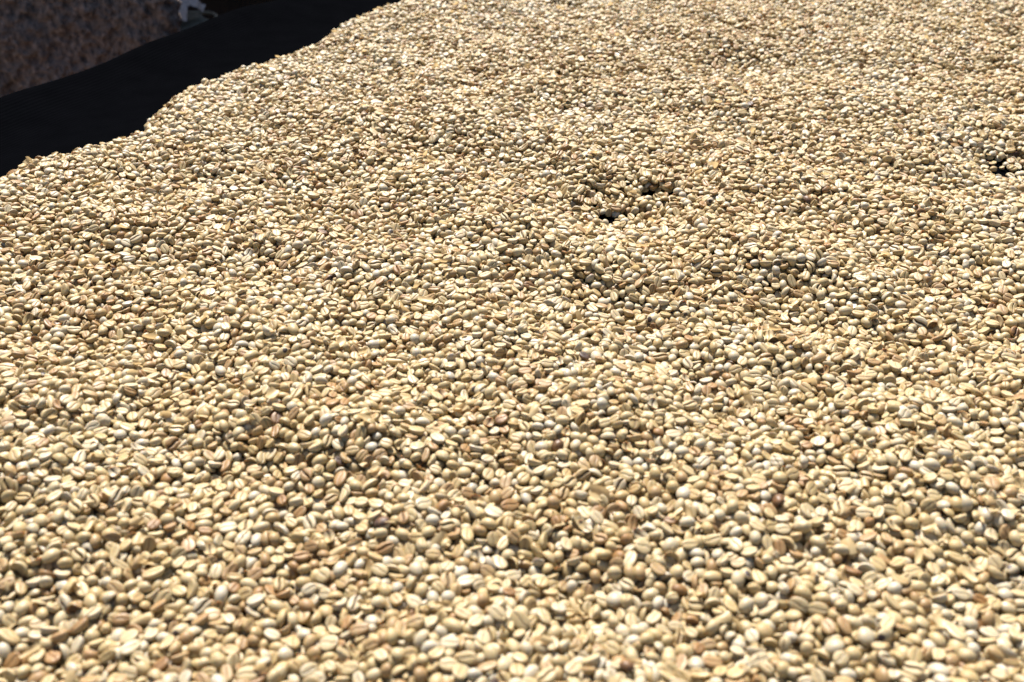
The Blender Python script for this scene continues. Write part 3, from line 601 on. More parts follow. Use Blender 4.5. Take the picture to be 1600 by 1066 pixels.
691,449,51,-2,-81,-13,0,672,591,27,56,6,-3,4,698,690,62,98,2,7,5,686,737,32,4,51,-83,11,650,912,23,8,-18,97,10,686,1002,25,61,-78,-1,10,710,1172,19,15,1,-25,4,674,1277,22,7,99,0,2,
733,-1288,24,-8,-32,-83,8,754,-1142,21,16,17,15,7,726,-978,38,50,83,-4,6,703,-926,55,4,-39,-76,5,804,-820,25,5,-27,-35,2,728,-653,24,-1,-19,-59,0,770,-501,20,18,8,6,0,783,-371,30,-3,-95,28,4,
813,-322,33,2,4,-1,9,826,-244,21,13,-14,-44,2,784,10,31,1,-53,-84,11,699,58,26,-37,8,-37,0,718,203,33,45,-78,-37,10,769,295,24,-58,80,0,3,818,371,53,-65,73,17,0,741,466,20,-12,17,-76,4,
741,686,22,-20,97,0,2,807,816,17,86,-49,0,9,731,881,20,-52,-84,0,4,805,1038,57,29,18,-67,10,761,1069,24,-32,-94,0,3,901,-1204,20,2,19,-93,0,849,-1161,25,-83,-54,0,10,905,-945,33,-30,-24,88,3,
827,-891,20,-6,18,-85,0,944,-777,42,-64,-71,13,5,946,-683,25,-27,-16,79,1,862,-587,33,-95,2,2,5,852,-450,17,0,-7,34,9,925,-266,53,23,3,-26,1,892,-215,19,-19,1,36,4,815,-5,82,9,51,-38,4,
843,100,20,-62,-77,0,4,935,200,26,-30,43,-76,4,880,231,36,-21,22,20,5,842,480,34,29,78,48,4,885,500,30,47,-26,-28,2,889,710,22,-23,16,-95,4,942,800,24,-3,-26,54,0,883,929,20,7,-17,-92,0,
915,1007,20,2,-19,94,0,827,1098,24,-15,-23,-89,1,896,1171,24,29,-15,-31,1,961,-1293,22,-6,99,0,0,1010,-1096,30,48,10,37,2,959,-927,23,88,-45,0,6,945,-839,67,50,12,81,7,1001,-732,17,-4,14,-72,9,
1067,-701,21,-17,-19,-95,4,1059,-569,21,16,-15,-95,1,917,-435,28,37,39,52,0,975,-339,35,-4,94,31,0,961,-217,27,-5,-2,-92,5,962,-30,22,-87,-46,0,2,991,85,45,65,-69,25,0,1067,118,21,-19,-1,27,2,
1012,304,26,-35,6,76,4,958,374,20,-70,-70,0,4,1072,502,36,-33,-58,73,5,957,626,24,-11,7,-90,3,1003,803,53,-9,-6,-78,2,986,864,19,9,-18,-97,1,1005,1014,19,-19,-2,48,4,1077,1086,19,10,-18,-51,4,
980,1298,41,92,20,-28,0,1093,-1104,65,-17,-18,10,8,1148,-955,20,6,18,-97,0,1077,-857,45,-24,-33,62,0,1087,-744,36,45,-31,47,4,1066,-662,56,18,13,84,1,1138,-562,23,-34,93,0,6,1160,-363,41,26,1,65,0,
1151,-300,26,-40,-90,5,10,1057,-109,26,28,21,70,0,1168,-75,52,6,-1,-71,2,1143,89,25,20,97,1,10,1162,147,38,-26,6,95,0,1039,347,82,38,62,53,1,1091,407,34,12,19,-52,2,1161,498,27,-13,-53,82,1,
1115,715,23,-8,29,-80,1,1072,748,20,67,-72,0,4,1161,925,42,18,-16,-93,2,1102,1020,46,0,0,49,1,1152,1074,35,-53,-18,-22,10,1106,1285,24,25,6,89,1,1196,-1183,22,-85,50,0,0,1189,-1017,59,-30,30,41,10,
1266,-849,22,-5,-99,0,0,1297,-704,42,32,-21,-71,3,1219,-641,17,8,12,97,9,1298,-546,26,7,45,84,1,1180,-475,21,34,-93,0,1,1217,-244,36,80,-51,23,4,1196,-172,39,-69,-47,27,11,1232,-98,35,79,-4,-8,7,
1262,75,19,-11,-16,57,1,1214,135,23,-2,99,-3,7,1297,310,17,15,-2,-55,9,1218,433,29,20,-18,95,11,1208,540,21,4,-17,-96,2,1225,597,44,3,27,94,0,1240,800,30,24,-9,59,5,1294,912,24,3,-20,85,6,
1199,1029,43,-45,-20,-4,5,1271,1144,23,-15,-4,-10,3,1221,1279,27,95,29,1,5,-1299,-1043,22,15,26,65,4,-1181,-1170,46,77,-35,-51,8,-1221,-1150,23,-66,73,-1,0,-1298,-967,51,31,-2,-6,1,-1231,-934,61,-17,17,93,11,
-1280,-704,46,-11,71,54,9,-1300,-576,57,-6,11,7,3,-1251,-434,40,84,27,38,5,-1178,-287,89,15,-6,-77,9,-1238,-169,20,0,-7,8,4,-1291,-114,22,19,97,0,0,-1201,99,33,91,-21,-5,8,-1244,143,25,-12,-27,-93,1,
-1248,346,56,-2,-16,-96,6,-1184,403,28,-12,34,-55,2,-1173,565,21,-12,17,-93,7,-1266,671,40,-34,11,-92,5,-1214,806,37,-33,-89,9,0,-1214,1056,57,14,33,-91,10,-1261,1099,50,-37,-4,-1,0,-1230,1202,21,10,16,96,2,
-1076,-1296,41,0,9,-88,1,-1138,-1130,62,-13,8,27,1,-1164,-1070,41,0,10,-97,7,-1094,-909,61,-62,-38,49,6,-1082,-778,53,-12,-4,70,0,-1096,-650,24,20,1,-38,11,-1071,-484,75,43,-11,-66,6,-1087,-385,28,24,37,64,9,
-1196,-219,55,4,93,-2,7,-1065,-170,33,28,-7,29,0,-1059,-110,48,-17,-13,-96,0,-1068,44,64,-66,-52,1,1,-1133,202,49,-3,3,-97,0,-1130,339,27,50,80,26,7,-1054,402,51,-77,-60,18,10,-1211,496,49,-40,-72,-29,8,
-1106,604,22,-36,-10,91,8,-1098,717,28,32,-4,-93,2,-1153,913,65,-5,-19,93,3,-1140,954,44,40,-1,-23,0,-1106,1193,32,-26,-39,34,10,-1150,1288,62,57,80,1,6,-1055,-1217,30,19,-50,-74,2,-950,-1171,25,-18,-23,-11,2,
-982,-1008,47,-1,-1,78,0,-1051,-928,69,-15,43,-28,2,-1010,-728,56,0,-22,92,1,-975,-619,29,27,-33,39,4,-1051,-595,19,-19,5,9,1,-927,-448,43,-78,-49,36,9,-978,-328,44,8,-16,64,1,-988,-194,26,25,-1,-79,6,
-977,-73,47,-23,5,88,3,-1018,71,51,41,72,13,10,-963,144,20,-5,18,-97,0,-1067,314,39,-17,7,-97,2,-934,461,35,-72,66,16,3,-1023,581,32,5,11,14,8,-944,707,38,93,28,-21,1,-1020,723,20,-19,2,26,0,
-1028,979,44,-2,5,-30,0,-1050,1029,21,67,-73,0,1,-979,1153,63,5,-33,72,11,-998,1263,55,-85,49,-15,9,-850,-1257,79,98,6,-10,7,-869,-1190,60,-7,-11,-98,3,-884,-1035,67,-37,-6,2,0,-866,-907,60,-18,2,85,0,
-913,-813,37,-75,-35,43,8,-885,-658,54,11,-32,-89,1,-938,-507,23,19,15,95,2,-868,-480,26,-67,68,16,8,-830,-296,31,31,-69,-55,5,-913,-238,61,-18,53,79,11,-901,-77,27,-29,8,-90,0,-862,12,43,16,-29,54,1,
-844,122,75,5,-6,-10,3,-830,235,23,-74,-66,-2,0,-851,483,57,36,39,-80,11,-837,573,29,4,37,-41,2,-830,648,34,-66,-72,-7,5,-844,850,63,83,53,11,7,-908,895,33,96,8,17,9,-950,1057,52,-58,68,14,3,
-918,1103,24,-11,-15,-7,0,-923,1229,45,-59,-75,-24,0,-748,-1275,62,38,-89,-4,10,-765,-1104,64,75,64,-1,0,-713,-1029,56,43,-28,-70,2,-709,-822,28,36,2,-55,0,-715,-743,68,39,26,-80,10,-727,-640,31,25,-39,73,4,
-810,-558,52,-78,-53,7,11,-692,-395,50,64,-74,5,9,-773,-306,30,30,-3,94,0,-754,-189,67,-94,26,-13,5,-802,-112,19,1,-99,-5,9,-768,29,26,-47,0,74,8,-733,235,37,-72,-5,26,8,-804,286,63,2,37,-87,2,
-730,361,44,-9,-12,-19,6,-811,491,21,-94,30,0,1,-763,684,72,-18,91,34,6,-829,756,33,-47,-53,45,4,-721,899,37,70,51,30,9,-758,1034,53,-70,32,62,2,-712,1054,90,47,41,71,10,-804,1212,21,16,18,1,8,
-680,-1292,65,93,29,-2,10,-583,-1188,38,50,-41,-73,5,-644,-1173,34,-10,-41,-80,6,-654,-975,57,-96,-20,12,9,-615,-900,54,-59,-78,-16,5,-651,-808,55,-74,-62,-16,4,-652,-735,63,-9,27,64,10,-635,-520,64,87,47,1,9,
-640,-458,70,-39,3,-9,0,-690,-284,36,-19,88,41,4,-690,-152,65,-67,72,3,10,-621,-70,24,28,0,77,2,-626,-1,62,-18,-14,-96,9,-628,195,67,29,-24,10,1,-658,246,58,-23,14,23,9,-596,437,25,-29,-93,14,4,
-595,542,61,-17,-34,80,3,-704,605,66,81,55,-5,0,-703,733,113,-69,57,18,2,-627,908,57,-84,-49,10,3,-624,1049,45,-87,-24,31,6,-716,1079,29,38,-36,-49,5,-684,1230,20,15,12,40,0,-543,-1276,44,84,-3,14,6,
-579,-1104,35,-51,-50,54,7,-486,-983,43,6,-94,-23,0,-557,-914,42,63,-53,-52,7,-515,-840,66,-26,13,8,0,-513,-648,60,-46,3,37,1,-513,-568,43,-83,28,43,4,-551,-436,45,-13,20,96,3,-445,-315,19,11,-16,-59,1,
-477,-142,67,38,1,-17,0,-565,-25,44,-69,54,-46,2,-529,40,43,-1,-7,-93,7,-554,186,68,38,-91,-5,2,-609,270,78,-25,-24,-58,1,-495,452,66,39,2,-89,10,-537,552,27,34,6,46,2,-581,679,20,-10,16,-66,0,
-469,754,55,-33,-15,29,0,-515,909,51,6,8,-98,2,-490,970,33,68,-57,-28,4,-514,1136,17,12,-8,-82,9,-370,-1262,47,-4,6,-87,2,-372,-1080,27,38,16,49,9,-412,-947,85,95,-1,14,0,-367,-947,38,26,76,54,0,
-407,-762,20,16,6,36,1,-412,-701,46,-90,-19,-7,0,-378,-546,67,-3,98,10,6,-379,-463,45,-2,-24,78,7,-392,-278,72,10,-55,-16,0,-380,-199,41,-3,-9,82,3,-448,-111,44,-40,10,-30,4,-419,-18,30,22,15,95,1,
-349,184,34,-77,-54,11,1,-390,303,65,23,-20,-80,4,-438,364,20,-1,-13,-84,8,-376,459,41,72,61,30,3,-396,679,18,-12,-12,97,9,-362,702,73,5,-38,-67,3,-357,857,39,65,-48,-48,7,-372,998,64,-23,-8,-38,6,
-451,1158,32,37,38,49,3,-397,1221,48,10,-3,94,6,-253,-1251,51,-6,45,83,2,-243,-1112,34,-93,-1,23,8,-220,-984,56,73,-65,3,1,-264,-839,34,1,-17,97,11,-319,-757,49,4,13,70,7,-247,-672,19,-16,11,-84,8,
-259,-608,20,17,-16,-86,4,-258,-455,34,-40,-28,73,0,-276,-236,101,0,-77,32,7,-253,-218,24,-80,59,0,3,-250,-121,39,-5,-27,60,1,-340,33,27,16,52,80,1,-291,170,34,-11,82,-54,4,-296,334,66,-92,-4,-16,2,
-318,421,54,8,14,-42,10,-338,561,46,4,80,38,0,-288,604,62,-32,0,88,0,-271,767,49,34,-11,-43,0,-318,817,29,18,-49,-73,5,-315,1032,46,71,55,15,2,-328,1101,61,68,-63,-33,4,-315,1266,64,64,-63,-31,2,
-122,-1214,20,11,4,-38,8,-209,-1148,41,-1,27,39,7,-167,-1050,52,-20,-2,-54,4,-190,-904,61,48,-84,3,2,-196,-734,71,-86,36,-13,7,-240,-666,62,-7,7,63,2,-146,-556,37,57,-66,-32,0,-202,-459,66,-38,-38,68,3,
-161,-325,61,-17,-24,-9,1,-173,-193,45,89,-18,17,6,-163,-15,66,92,36,10,2,-222,72,29,32,13,52,5,-182,187,59,0,-8,-96,6,-147,328,26,-44,-89,7,10,-139,402,51,4,-3,-35,2,-160,459,22,-18,-97,0,0,
-228,621,57,80,54,4,4,-107,793,65,-63,-75,10,4,-143,894,29,18,-11,70,11,-123,1072,69,7,-18,-31,2,-148,1072,27,-51,84,-8,0,-200,1263,46,92,-24,24,0,-39,-1253,31,-69,-31,33,5,-116,-1109,38,61,-30,4,7,
-108,-1061,37,-92,11,-13,2,-94,-950,41,-4,-74,-62,2,-80,-809,53,-3,5,65,3,-3,-621,44,1,-90,-28,2,-81,-544,40,-2,-8,96,0,-95,-348,77,-62,-47,49,10,-80,-283,53,-86,43,-10,0,-20,-200,21,-16,13,-54,7,
-16,0,23,-59,-80,0,6,-59,70,56,-96,15,-6,1,-25,171,62,92,-32,-4,8,-66,255,20,13,11,85,0,-81,450,42,-28,18,79,3,-89,545,25,4,14,-29,6,-57,661,27,4,-25,73,3,-17,831,77,28,43,-84,2,
-56,925,63,29,17,8,1,-49,990,39,87,-1,5,2,-63,1084,58,-38,-38,-23,7,-88,1207,60,92,20,24,6,37,-1251,40,-83,-32,10,3,18,-1129,22,-2,14,-74,6,112,-936,22,17,2,-30,6,85,-866,67,15,-13,-37,1,
28,-778,55,-46,-86,8,9,122,-645,36,-59,-76,6,6,113,-501,80,94,21,21,6,30,-492,35,9,-80,-57,7,9,-254,87,29,61,-40,2,25,-168,39,-51,-74,-41,4,101,-68,58,-5,-4,96,2,101,68,27,21,-3,-58,5,
75,154,53,-4,-8,96,1,110,281,64,-63,-75,16,5,117,473,47,10,29,-89,4,107,572,26,-13,-48,85,4,69,611,28,-44,-23,28,0,27,811,46,59,76,18,3,132,837,19,15,1,-49,4,52,1016,20,-43,52,46,8,
69,1068,44,-15,-95,-4,7,78,1204,66,-33,-4,0,5,206,-1275,36,69,-57,-15,1,200,-1134,65,-19,23,-71,2,146,-1067,21,-3,-23,-96,9,152,-836,71,94,-14,8,0,176,-754,20,-20,5,-11,9,135,-715,68,12,40,-15,1,
208,-543,20,7,-18,-97,0,137,-427,23,-99,1,0,7,138,-295,56,12,24,89,0,139,-142,52,-65,67,-1,5,233,-20,21,0,21,-81,0,170,30,47,-6,4,19,4,138,136,21,90,40,0,1,156,347,38,62,27,37,11,
161,427,21,-10,-16,58,2,226,520,40,12,-7,-69,4,116,704,77,1,57,-46,1,169,759,40,6,-16,-67,1,104,813,56,-85,50,8,8,200,1010,58,-98,4,8,0,117,1170,38,-43,79,-34,2,130,1274,43,6,1,76,1,
233,-1059,60,30,27,-5,9,293,-963,46,3,-9,59,6,254,-890,54,21,8,51,9,243,-734,47,-13,29,-82,4,269,-590,32,-27,26,-66,3,292,-487,48,-7,3,57,0,246,-430,82,43,86,17,1,338,-323,28,72,65,13,1,
290,-190,26,54,7,-2,4,274,-57,43,2,2,-8,2,312,116,57,11,0,-5,9,303,193,58,49,-56,-25,5,341,261,35,62,-69,-23,0,303,447,60,7,7,-97,0,284,506,54,-34,-22,-84,1,367,730,61,-29,-28,53,2,
315,734,23,79,-60,0,6,242,919,81,-8,0,-94,1,296,1048,34,-14,-95,20,2,303,1089,63,-12,-30,-41,11,302,1293,43,16,-14,-23,0,402,-1269,44,-20,-10,13,2,430,-1195,65,10,8,-36,9,433,-1042,56,18,-31,-60,5,
367,-938,32,-38,22,-1,1,389,-768,42,-33,-19,27,6,360,-696,29,-32,8,-92,0,362,-504,48,4,-1,-72,0,469,-465,80,0,-66,-44,10,443,-272,71,52,-17,-78,4,358,-95,39,73,-9,-26,0,450,-10,63,-30,3,48,5,
353,30,56,-6,84,10,3,390,227,58,-54,82,-10,2,395,304,23,-20,-4,-27,10,402,373,37,-95,7,-23,2,358,612,27,25,1,76,3,452,647,39,6,-92,35,11,359,829,41,-23,33,-89,2,426,877,71,-19,-15,-88,2,
458,998,50,5,18,-18,2,357,1164,40,-70,33,-49,1,533,-1264,24,-10,-19,44,10,527,-1174,55,-22,31,90,5,488,-1018,28,-8,9,-78,7,471,-897,51,77,61,14,3,570,-775,35,14,16,95,1,542,-617,58,2,-37,88,2,
607,-543,38,-63,-30,68,8,509,-389,60,4,93,-34,5,565,-296,47,34,-4,-21,1,480,-232,40,-22,51,-35,6,535,-99,24,-16,-16,92,10,543,-22,52,12,7,-93,11,555,142,32,-21,33,41,9,479,302,53,16,11,85,11,
625,472,67,-18,93,30,10,572,539,64,-59,75,-11,6,563,627,50,-20,21,88,3,476,762,42,-11,-3,-97,9,584,824,52,-25,26,87,4,534,979,30,-3,24,-60,10,524,1061,63,43,-87,-11,0,564,1292,82,-82,55,0,3,
710,-1205,68,-29,-23,31,0,692,-1108,45,-66,67,21,1,677,-1006,51,-20,-2,83,1,659,-878,49,-95,-4,27,1,689,-724,50,-4,-89,-22,7,616,-608,56,-98,-12,4,4,687,-461,76,-12,-35,21,6,708,-457,37,-92,14,-14,2,
653,-284,72,20,-91,-33,0,630,-194,58,-97,1,-13,9,614,-82,60,7,36,-90,5,622,26,66,-96,-21,-4,0,604,201,20,96,-23,0,4,681,343,57,-2,-6,28,6,629,380,64,-88,-21,8,9,665,537,26,-7,-96,24,7,
617,678,41,-19,71,-52,2,636,798,38,-78,50,-16,6,695,877,59,-26,-93,-21,2,609,1000,21,-1,-18,-97,2,607,1165,34,10,87,45,10,608,1257,42,15,93,-24,7,791,-1204,27,31,-5,-25,3,830,-1079,21,47,-87,0,1,
784,-960,51,-15,96,-18,8,763,-865,69,70,-67,18,3,724,-776,24,0,25,-54,1,712,-617,54,-14,-4,-55,0,792,-523,54,25,2,-52,7,788,-448,56,-9,-22,-54,10,785,-258,45,-21,0,90,4,722,-227,20,21,-97,0,4,
767,-34,52,31,-3,-23,1,807,69,48,3,-13,-88,1,789,246,56,55,-22,22,0,818,304,74,39,-14,-87,7,684,386,25,-59,78,-13,7,742,562,40,92,27,25,1,827,705,22,-62,77,0,2,856,742,67,37,-32,-60,7,
768,879,45,9,8,77,1,703,946,65,-52,21,-48,1,759,1099,62,-28,-6,27,6,734,1235,38,93,27,23,1,891,-1280,44,-5,73,25,5,933,-1084,56,9,23,-36,1,847,-999,29,-35,33,-53,9,842,-904,62,67,-71,-18,10,
849,-779,65,26,19,83,1,849,-643,20,17,-10,1,8,862,-482,51,-3,29,-94,1,839,-412,60,45,-44,-54,0,899,-339,43,13,5,88,0,934,-143,29,-6,7,-74,0,949,12,56,-11,-22,74,10,867,31,30,-14,6,-69,9,
829,174,29,-45,-30,57,10,942,285,23,-4,6,76,3,889,352,20,-50,85,0,4,894,561,52,-97,2,21,10,953,705,32,-79,-52,15,1,897,786,49,7,-12,92,0,815,958,43,61,-68,24,2,922,982,60,4,-27,2,0,
905,1083,26,-15,-9,80,5,907,1292,19,-7,-17,91,1,958,-1231,43,-80,-21,31,11,1009,-1125,84,-16,83,-51,0,997,-966,49,17,-33,90,3,1013,-888,59,63,-76,-2,2,1013,-750,51,-93,30,15,0,1026,-649,33,44,-85,-23,2,
1021,-577,59,-7,24,90,6,1018,-379,40,-18,83,-49,3,1068,-291,48,61,-75,7,3,1028,-194,52,-9,8,89,0,996,-100,18,19,-97,-3,9,1061,41,55,28,-94,-4,11,1025,147,62,1,77,-58,1,991,326,53,-9,-18,-67,2,
1027,376,33,-90,38,7,2,1041,591,19,15,-11,-52,1,959,591,73,68,-71,-10,11,1012,826,90,-31,7,-12,1,1013,933,19,12,15,91,1,975,1042,48,-6,-2,-76,6,1002,1178,48,-92,-2,-36,1,1045,1262,25,-11,14,-50,5,
1118,-1226,22,8,-19,92,7,1150,-1185,52,22,16,77,1,1156,-1058,25,-16,-7,69,5,1134,-880,60,68,-71,13,9,1171,-767,38,-83,-48,26,0,1150,-697,38,-86,-33,18,11,1132,-503,61,-83,-53,8,1,1075,-464,66,0,11,62,6,
1175,-255,54,-15,-9,75,9,1139,-139,22,12,-16,-97,2,1130,-131,75,27,6,-15,0,1151,53,62,8,-5,-98,3,1069,205,17,-6,-2,-82,9,1128,265,21,-69,7,70,8,1101,366,66,-94,23,20,0,1162,594,47,81,39,-40,0,
1085,631,28,-40,-90,-2,5,1084,784,52,6,14,5,6,1100,941,25,-20,35,-68,4,1043,1052,70,-52,-74,13,1,1157,1133,32,93,3,4,4,1159,1296,53,-8,-37,91,7,1235,-1235,29,8,42,10,4,1258,-1180,32,-27,-28,-63,2,
1187,-887,29,-27,53,-75,4,1217,-705,57,90,40,1,9,1238,-436,34,-58,-75,26,0,1281,-280,46,6,17,-52,1,1258,-175,32,89,34,6,0,1276,-19,21,-14,-15,73,7,1223,80,54,57,-39,-17,1,1299,145,22,22,-21,-46,4,
1254,284,34,7,-2,-36,1,1194,369,42,89,-3,-17,6,1270,503,24,26,-6,-90,0,1277,720,24,26,-1,-93,9,1233,876,27,-2,-29,24,2,1292,1038,91,-16,67,71,5,1288,1095,94,-55,1,80,1,1207,1222,49,-12,5,1,4,
1293,-1126,48,18,17,-18,5,1300,-238,112,35,82,22,1,-1297,-136,62,-26,11,80,7,-1179,-1271,43,-46,-82,-20,0,-1268,-1098,47,25,16,16,10,-1299,-1032,74,-96,21,-6,9,-1252,-825,54,-29,-2,-66,5,-1252,-669,48,-19,26,57,8,
-1262,-494,64,-3,-37,72,0,-1268,-196,72,94,-16,-12,1,-1252,-70,50,19,-7,-18,6,-1250,71,70,-81,-56,-8,3,-1186,145,67,-31,-28,67,1,-1181,224,109,-79,-29,-35,0,-1280,456,63,5,17,11,2,-1207,585,70,89,42,-10,10,
-1235,742,45,5,3,-53,0,-1217,942,41,93,-7,-25,1,-1272,1156,64,-15,7,-67,2,-1223,1268,59,-81,53,-11,2,-1105,-1185,34,-1,58,80,9,-1060,-1085,65,13,-29,91,4,-1157,-946,58,-36,46,-24,5,-1141,-850,66,74,-46,46,11,
-1183,-798,43,-10,50,68,7,-1152,-654,64,-83,47,3,2,-1145,-491,46,-89,4,-43,4,-1197,-448,79,-63,-28,47,0,-1098,-355,83,-27,-3,95,3,-1138,-182,59,-73,65,-3,1,-1138,5,65,31,17,12,4,-1192,39,81,-3,-9,98,4,
-1111,130,65,-1,-36,90,2,-1180,265,50,17,6,96,2,-1108,437,49,-15,78,-46,3,-1133,569,76,-12,75,-54,6,-1140,640,64,-76,-57,29,10,-1155,787,49,17,-30,89,11,-1076,935,74,16,16,-33,2,-1122,1010,79,96,-18,6,3,
-1187,1175,59,6,22,57,2,-1151,1201,95,-35,52,-76,0,-1042,-1299,80,20,-30,89,2,-976,-1290,52,13,41,63,2,-1008,-1138,40,-17,17,-79,0,-953,-1067,87,-25,7,76,7,-993,-932,74,-9,4,71,0,-956,-723,110,-32,16,92,10,
-1029,-649,56,81,-11,55,2,-1000,-559,52,94,25,0,1,-954,-378,78,48,-14,-56,10,-1032,-326,71,-11,10,72,1,-1019,-243,56,-23,-5,10,0,-1013,-31,69,-39,-22,32,3,-961,111,71,-46,-86,15,2,-1021,158,58,-5,-17,-87,0,
-964,317,42,-85,-29,-15,4,-1029,453,66,24,21,74,2,-998,519,59,-20,12,-32,0,-947,683,89,76,-15,-39,5,-1028,761,54,74,63,-14,0,-1058,821,60,86,-14,8,5,-1014,1061,53,-5,-22,-29,2,-1019,1129,89,49,-28,-25,10,
-1048,1223,71,77,-56,-15,11,-935,-1251,83,67,73,6,0,-878,-1090,68,42,-6,-27,0,-924,-971,80,-91,-35,15,11,-935,-873,72,-18,94,-23,0,-841,-754,40,0,3,-90,0,-916,-621,69,74,57,-2,0,-916,-543,76,-96,24,3,3,
-881,-356,64,-7,26,-91,3,-984,-267,101,73,-66,-9,9,-829,-159,47,-5,-15,-88,1,-849,-86,47,6,-12,-80,1,-956,32,66,-30,-12,-94,4,-922,178,69,-57,-81,2,3,-888,299,57,-6,-5,-14,10,-896,368,49,-11,-18,-17,10,
-822,540,58,30,-87,-30,4,-883,622,64,-12,15,87,5,-899,801,62,2,13,82,6,-860,935,57,-6,8,85,11,-946,988,78,86,-48,-8,10,-907,1127,64,-19,-15,82,4,-956,1231,91,-86,-46,-5,10,-739,-1190,25,18,-18,91,0,
-811,-1095,85,79,46,23,7,-809,-961,44,-92,14,-31,1,-736,-859,52,-86,31,-11,5,-785,-809,72,-14,28,37,10,-807,-649,64,-4,18,-28,1,-698,-499,55,-31,56,-65,5,-790,-383,70,-15,98,-1,3,-748,-278,67,70,-65,-20,1,
-819,-222,64,23,28,-90,0,-777,-40,50,14,6,-43,3,-802,48,61,32,19,50,5,-778,177,28,-64,73,-19,9,-795,248,85,-12,18,-96,0,-820,418,35,41,-3,89,10,-731,530,51,-24,-5,73,8,-778,614,59,6,-18,-97,0,
-792,778,68,-16,17,-64,3,-778,928,61,-22,-2,85,0,-732,969,69,54,82,12,2,-853,1171,60,61,-76,1,8,-787,1193,53,16,5,97,1,-595,-1246,50,-87,-10,8,0,-625,-1121,76,8,5,-86,11,-636,-1047,54,-6,-4,-4,10,
-672,-865,61,50,33,17,4,-582,-803,60,-24,-16,66,10,-600,-669,66,-26,-5,33,2,-687,-582,55,10,2,89,5,-622,-408,78,9,85,-50,2,-628,-306,60,56,-80,5,2,-677,-227,65,-26,0,8,5,-570,-104,44,4,-53,71,5,
-592,27,80,-6,-2,-59,1,-629,123,64,16,21,21,6,-679,309,65,-14,64,-68,6,-642,395,35,48,74,-27,8,-674,509,57,18,9,37,9,-617,622,59,-74,13,-51,5,-652,826,47,3,2,-98,1,-588,906,86,81,-50,-25,1,
-679,972,40,-76,58,12,1,-671,1094,65,22,47,-19,8,-624,1257,66,25,-9,-79,9,-510,-1223,71,-35,-33,85,2,-544,-1090,68,-80,42,-7,4,-565,-969,74,-9,21,-58,5,-505,-908,61,-80,58,0,4,-517,-769,58,22,-19,94,1,
-504,-596,69,-26,1,83,8,-468,-518,79,9,-7,-73,0,-509,-366,60,29,-85,8,5,-512,-252,28,-35,-86,32,7,-534,-213,64,-12,11,96,10,-521,-99,77,-41,40,50,8,-541,69,89,-14,19,-52,11,-521,123,55,-94,-25,15,1,
-568,309,44,-81,30,25,8,-529,376,65,-95,26,12,1,-531,510,67,66,43,23,5,-519,685,58,2,97,20,2,-554,757,60,-87,44,14,0,-509,830,41,-5,-7,30,4,-529,1036,60,31,20,1,1,-564,1145,44,-11,15,-76,0,
-562,1253,60,-6,23,-37,7,-391,-1178,28,2,-6,-61,1,-450,-1098,65,-8,-1,9,4,-435,-1041,25,-26,-6,-42,2,-458,-888,67,-7,33,-14,0,-372,-748,69,-19,-41,74,9,-420,-686,92,-17,29,81,0,-440,-570,45,-28,-28,87,9,
-475,-444,86,-55,40,13,0,-466,-299,57,-40,88,-12,0,-461,-220,64,0,98,6,2,-394,-71,55,9,-10,4,1,-376,2,53,-15,-15,-36,4,-402,119,60,56,40,-43,8,-467,276,71,-82,53,1,11,-397,388,55,-6,-9,-95,0,
-440,474,62,-41,6,-77,0,-430,676,53,-87,43,-3,3,-377,774,49,-6,-15,-70,8,-424,937,47,16,-30,-93,1,-462,989,53,-29,7,-57,4,-392,1075,61,-16,-28,-44,0,-388,1291,60,-19,13,1,5,-245,-1220,98,20,-96,10,9,
-343,-1134,42,75,50,28,9,-285,-938,51,-5,13,94,0,-226,-840,79,28,-4,-26,1,-251,-750,67,-7,-24,77,6,-348,-684,74,-47,13,-21,1,-325,-608,35,-17,8,-69,2,-325,-416,54,8,-5,97,11,-349,-230,95,40,-14,-8,9,
-275,-193,60,24,96,-1,9,-323,-112,72,98,12,0,2,-298,71,32,17,-31,91,5,-274,217,68,41,-16,-3,6,-330,288,66,8,21,-33,9,-354,371,93,20,-94,-20,4,-329,502,84,-18,-96,18,2,-355,636,63,-33,-13,20,5,
-320,764,73,-48,80,3,4,-325,901,40,11,6,88,1,-302,959,83,92,34,-2,5,-254,1091,93,10,-8,-98,6,-321,1179,43,-26,92,16,7,-252,1288,62,-20,21,94,4,-160,-1217,63,-33,-93,-1,4,-184,-1123,75,73,-61,-9,6,
-138,-1005,73,92,28,-18,2,-150,-895,76,-30,16,-52,9,-151,-805,67,-26,-14,34,6,-125,-609,79,60,-78,1,0,-197,-590,70,82,51,18,9,-140,-383,52,-29,29,-70,4,-229,-252,55,10,29,-66,4,-126,-137,70,12,-1,-89,11,
-184,-92,54,5,0,33,2,-144,86,55,-55,79,14,9,-162,231,99,2,18,-32,2,-223,245,84,-38,-25,-87,0,-142,484,72,-88,-32,20,6,-199,505,58,45,18,29,2,-203,712,22,2,22,88,2,-155,810,77,-15,-26,26,0,
-218,886,60,-7,6,-93,7,-204,1068,75,-18,92,12,0,-197,1100,40,90,27,28,0,-239,1221,73,28,15,90,1,-24,-1218,76,-1,5,-56,3,-68,-1087,64,11,16,-1,0,-75,-998,77,78,-37,-33,5,-103,-908,32,-84,-27,9,7,
-27,-728,68,20,-23,-91,5,-78,-588,93,-33,-83,28,2,-147,-489,60,-2,9,-58,4,-4,-438,76,98,9,11,6,-113,-234,84,-6,-24,85,0,-83,-195,63,86,-46,4,0,-100,-38,69,11,14,25,1,-102,30,68,-34,9,-18,5,
-93,211,60,25,5,31,2,-39,316,61,23,27,-87,7,-100,455,98,-11,-9,-98,3,-66,554,63,-98,1,12,9,-65,622,62,19,91,32,10,-61,731,81,33,64,-68,3,-91,856,77,10,5,49,4,-55,1038,63,5,-21,62,8,
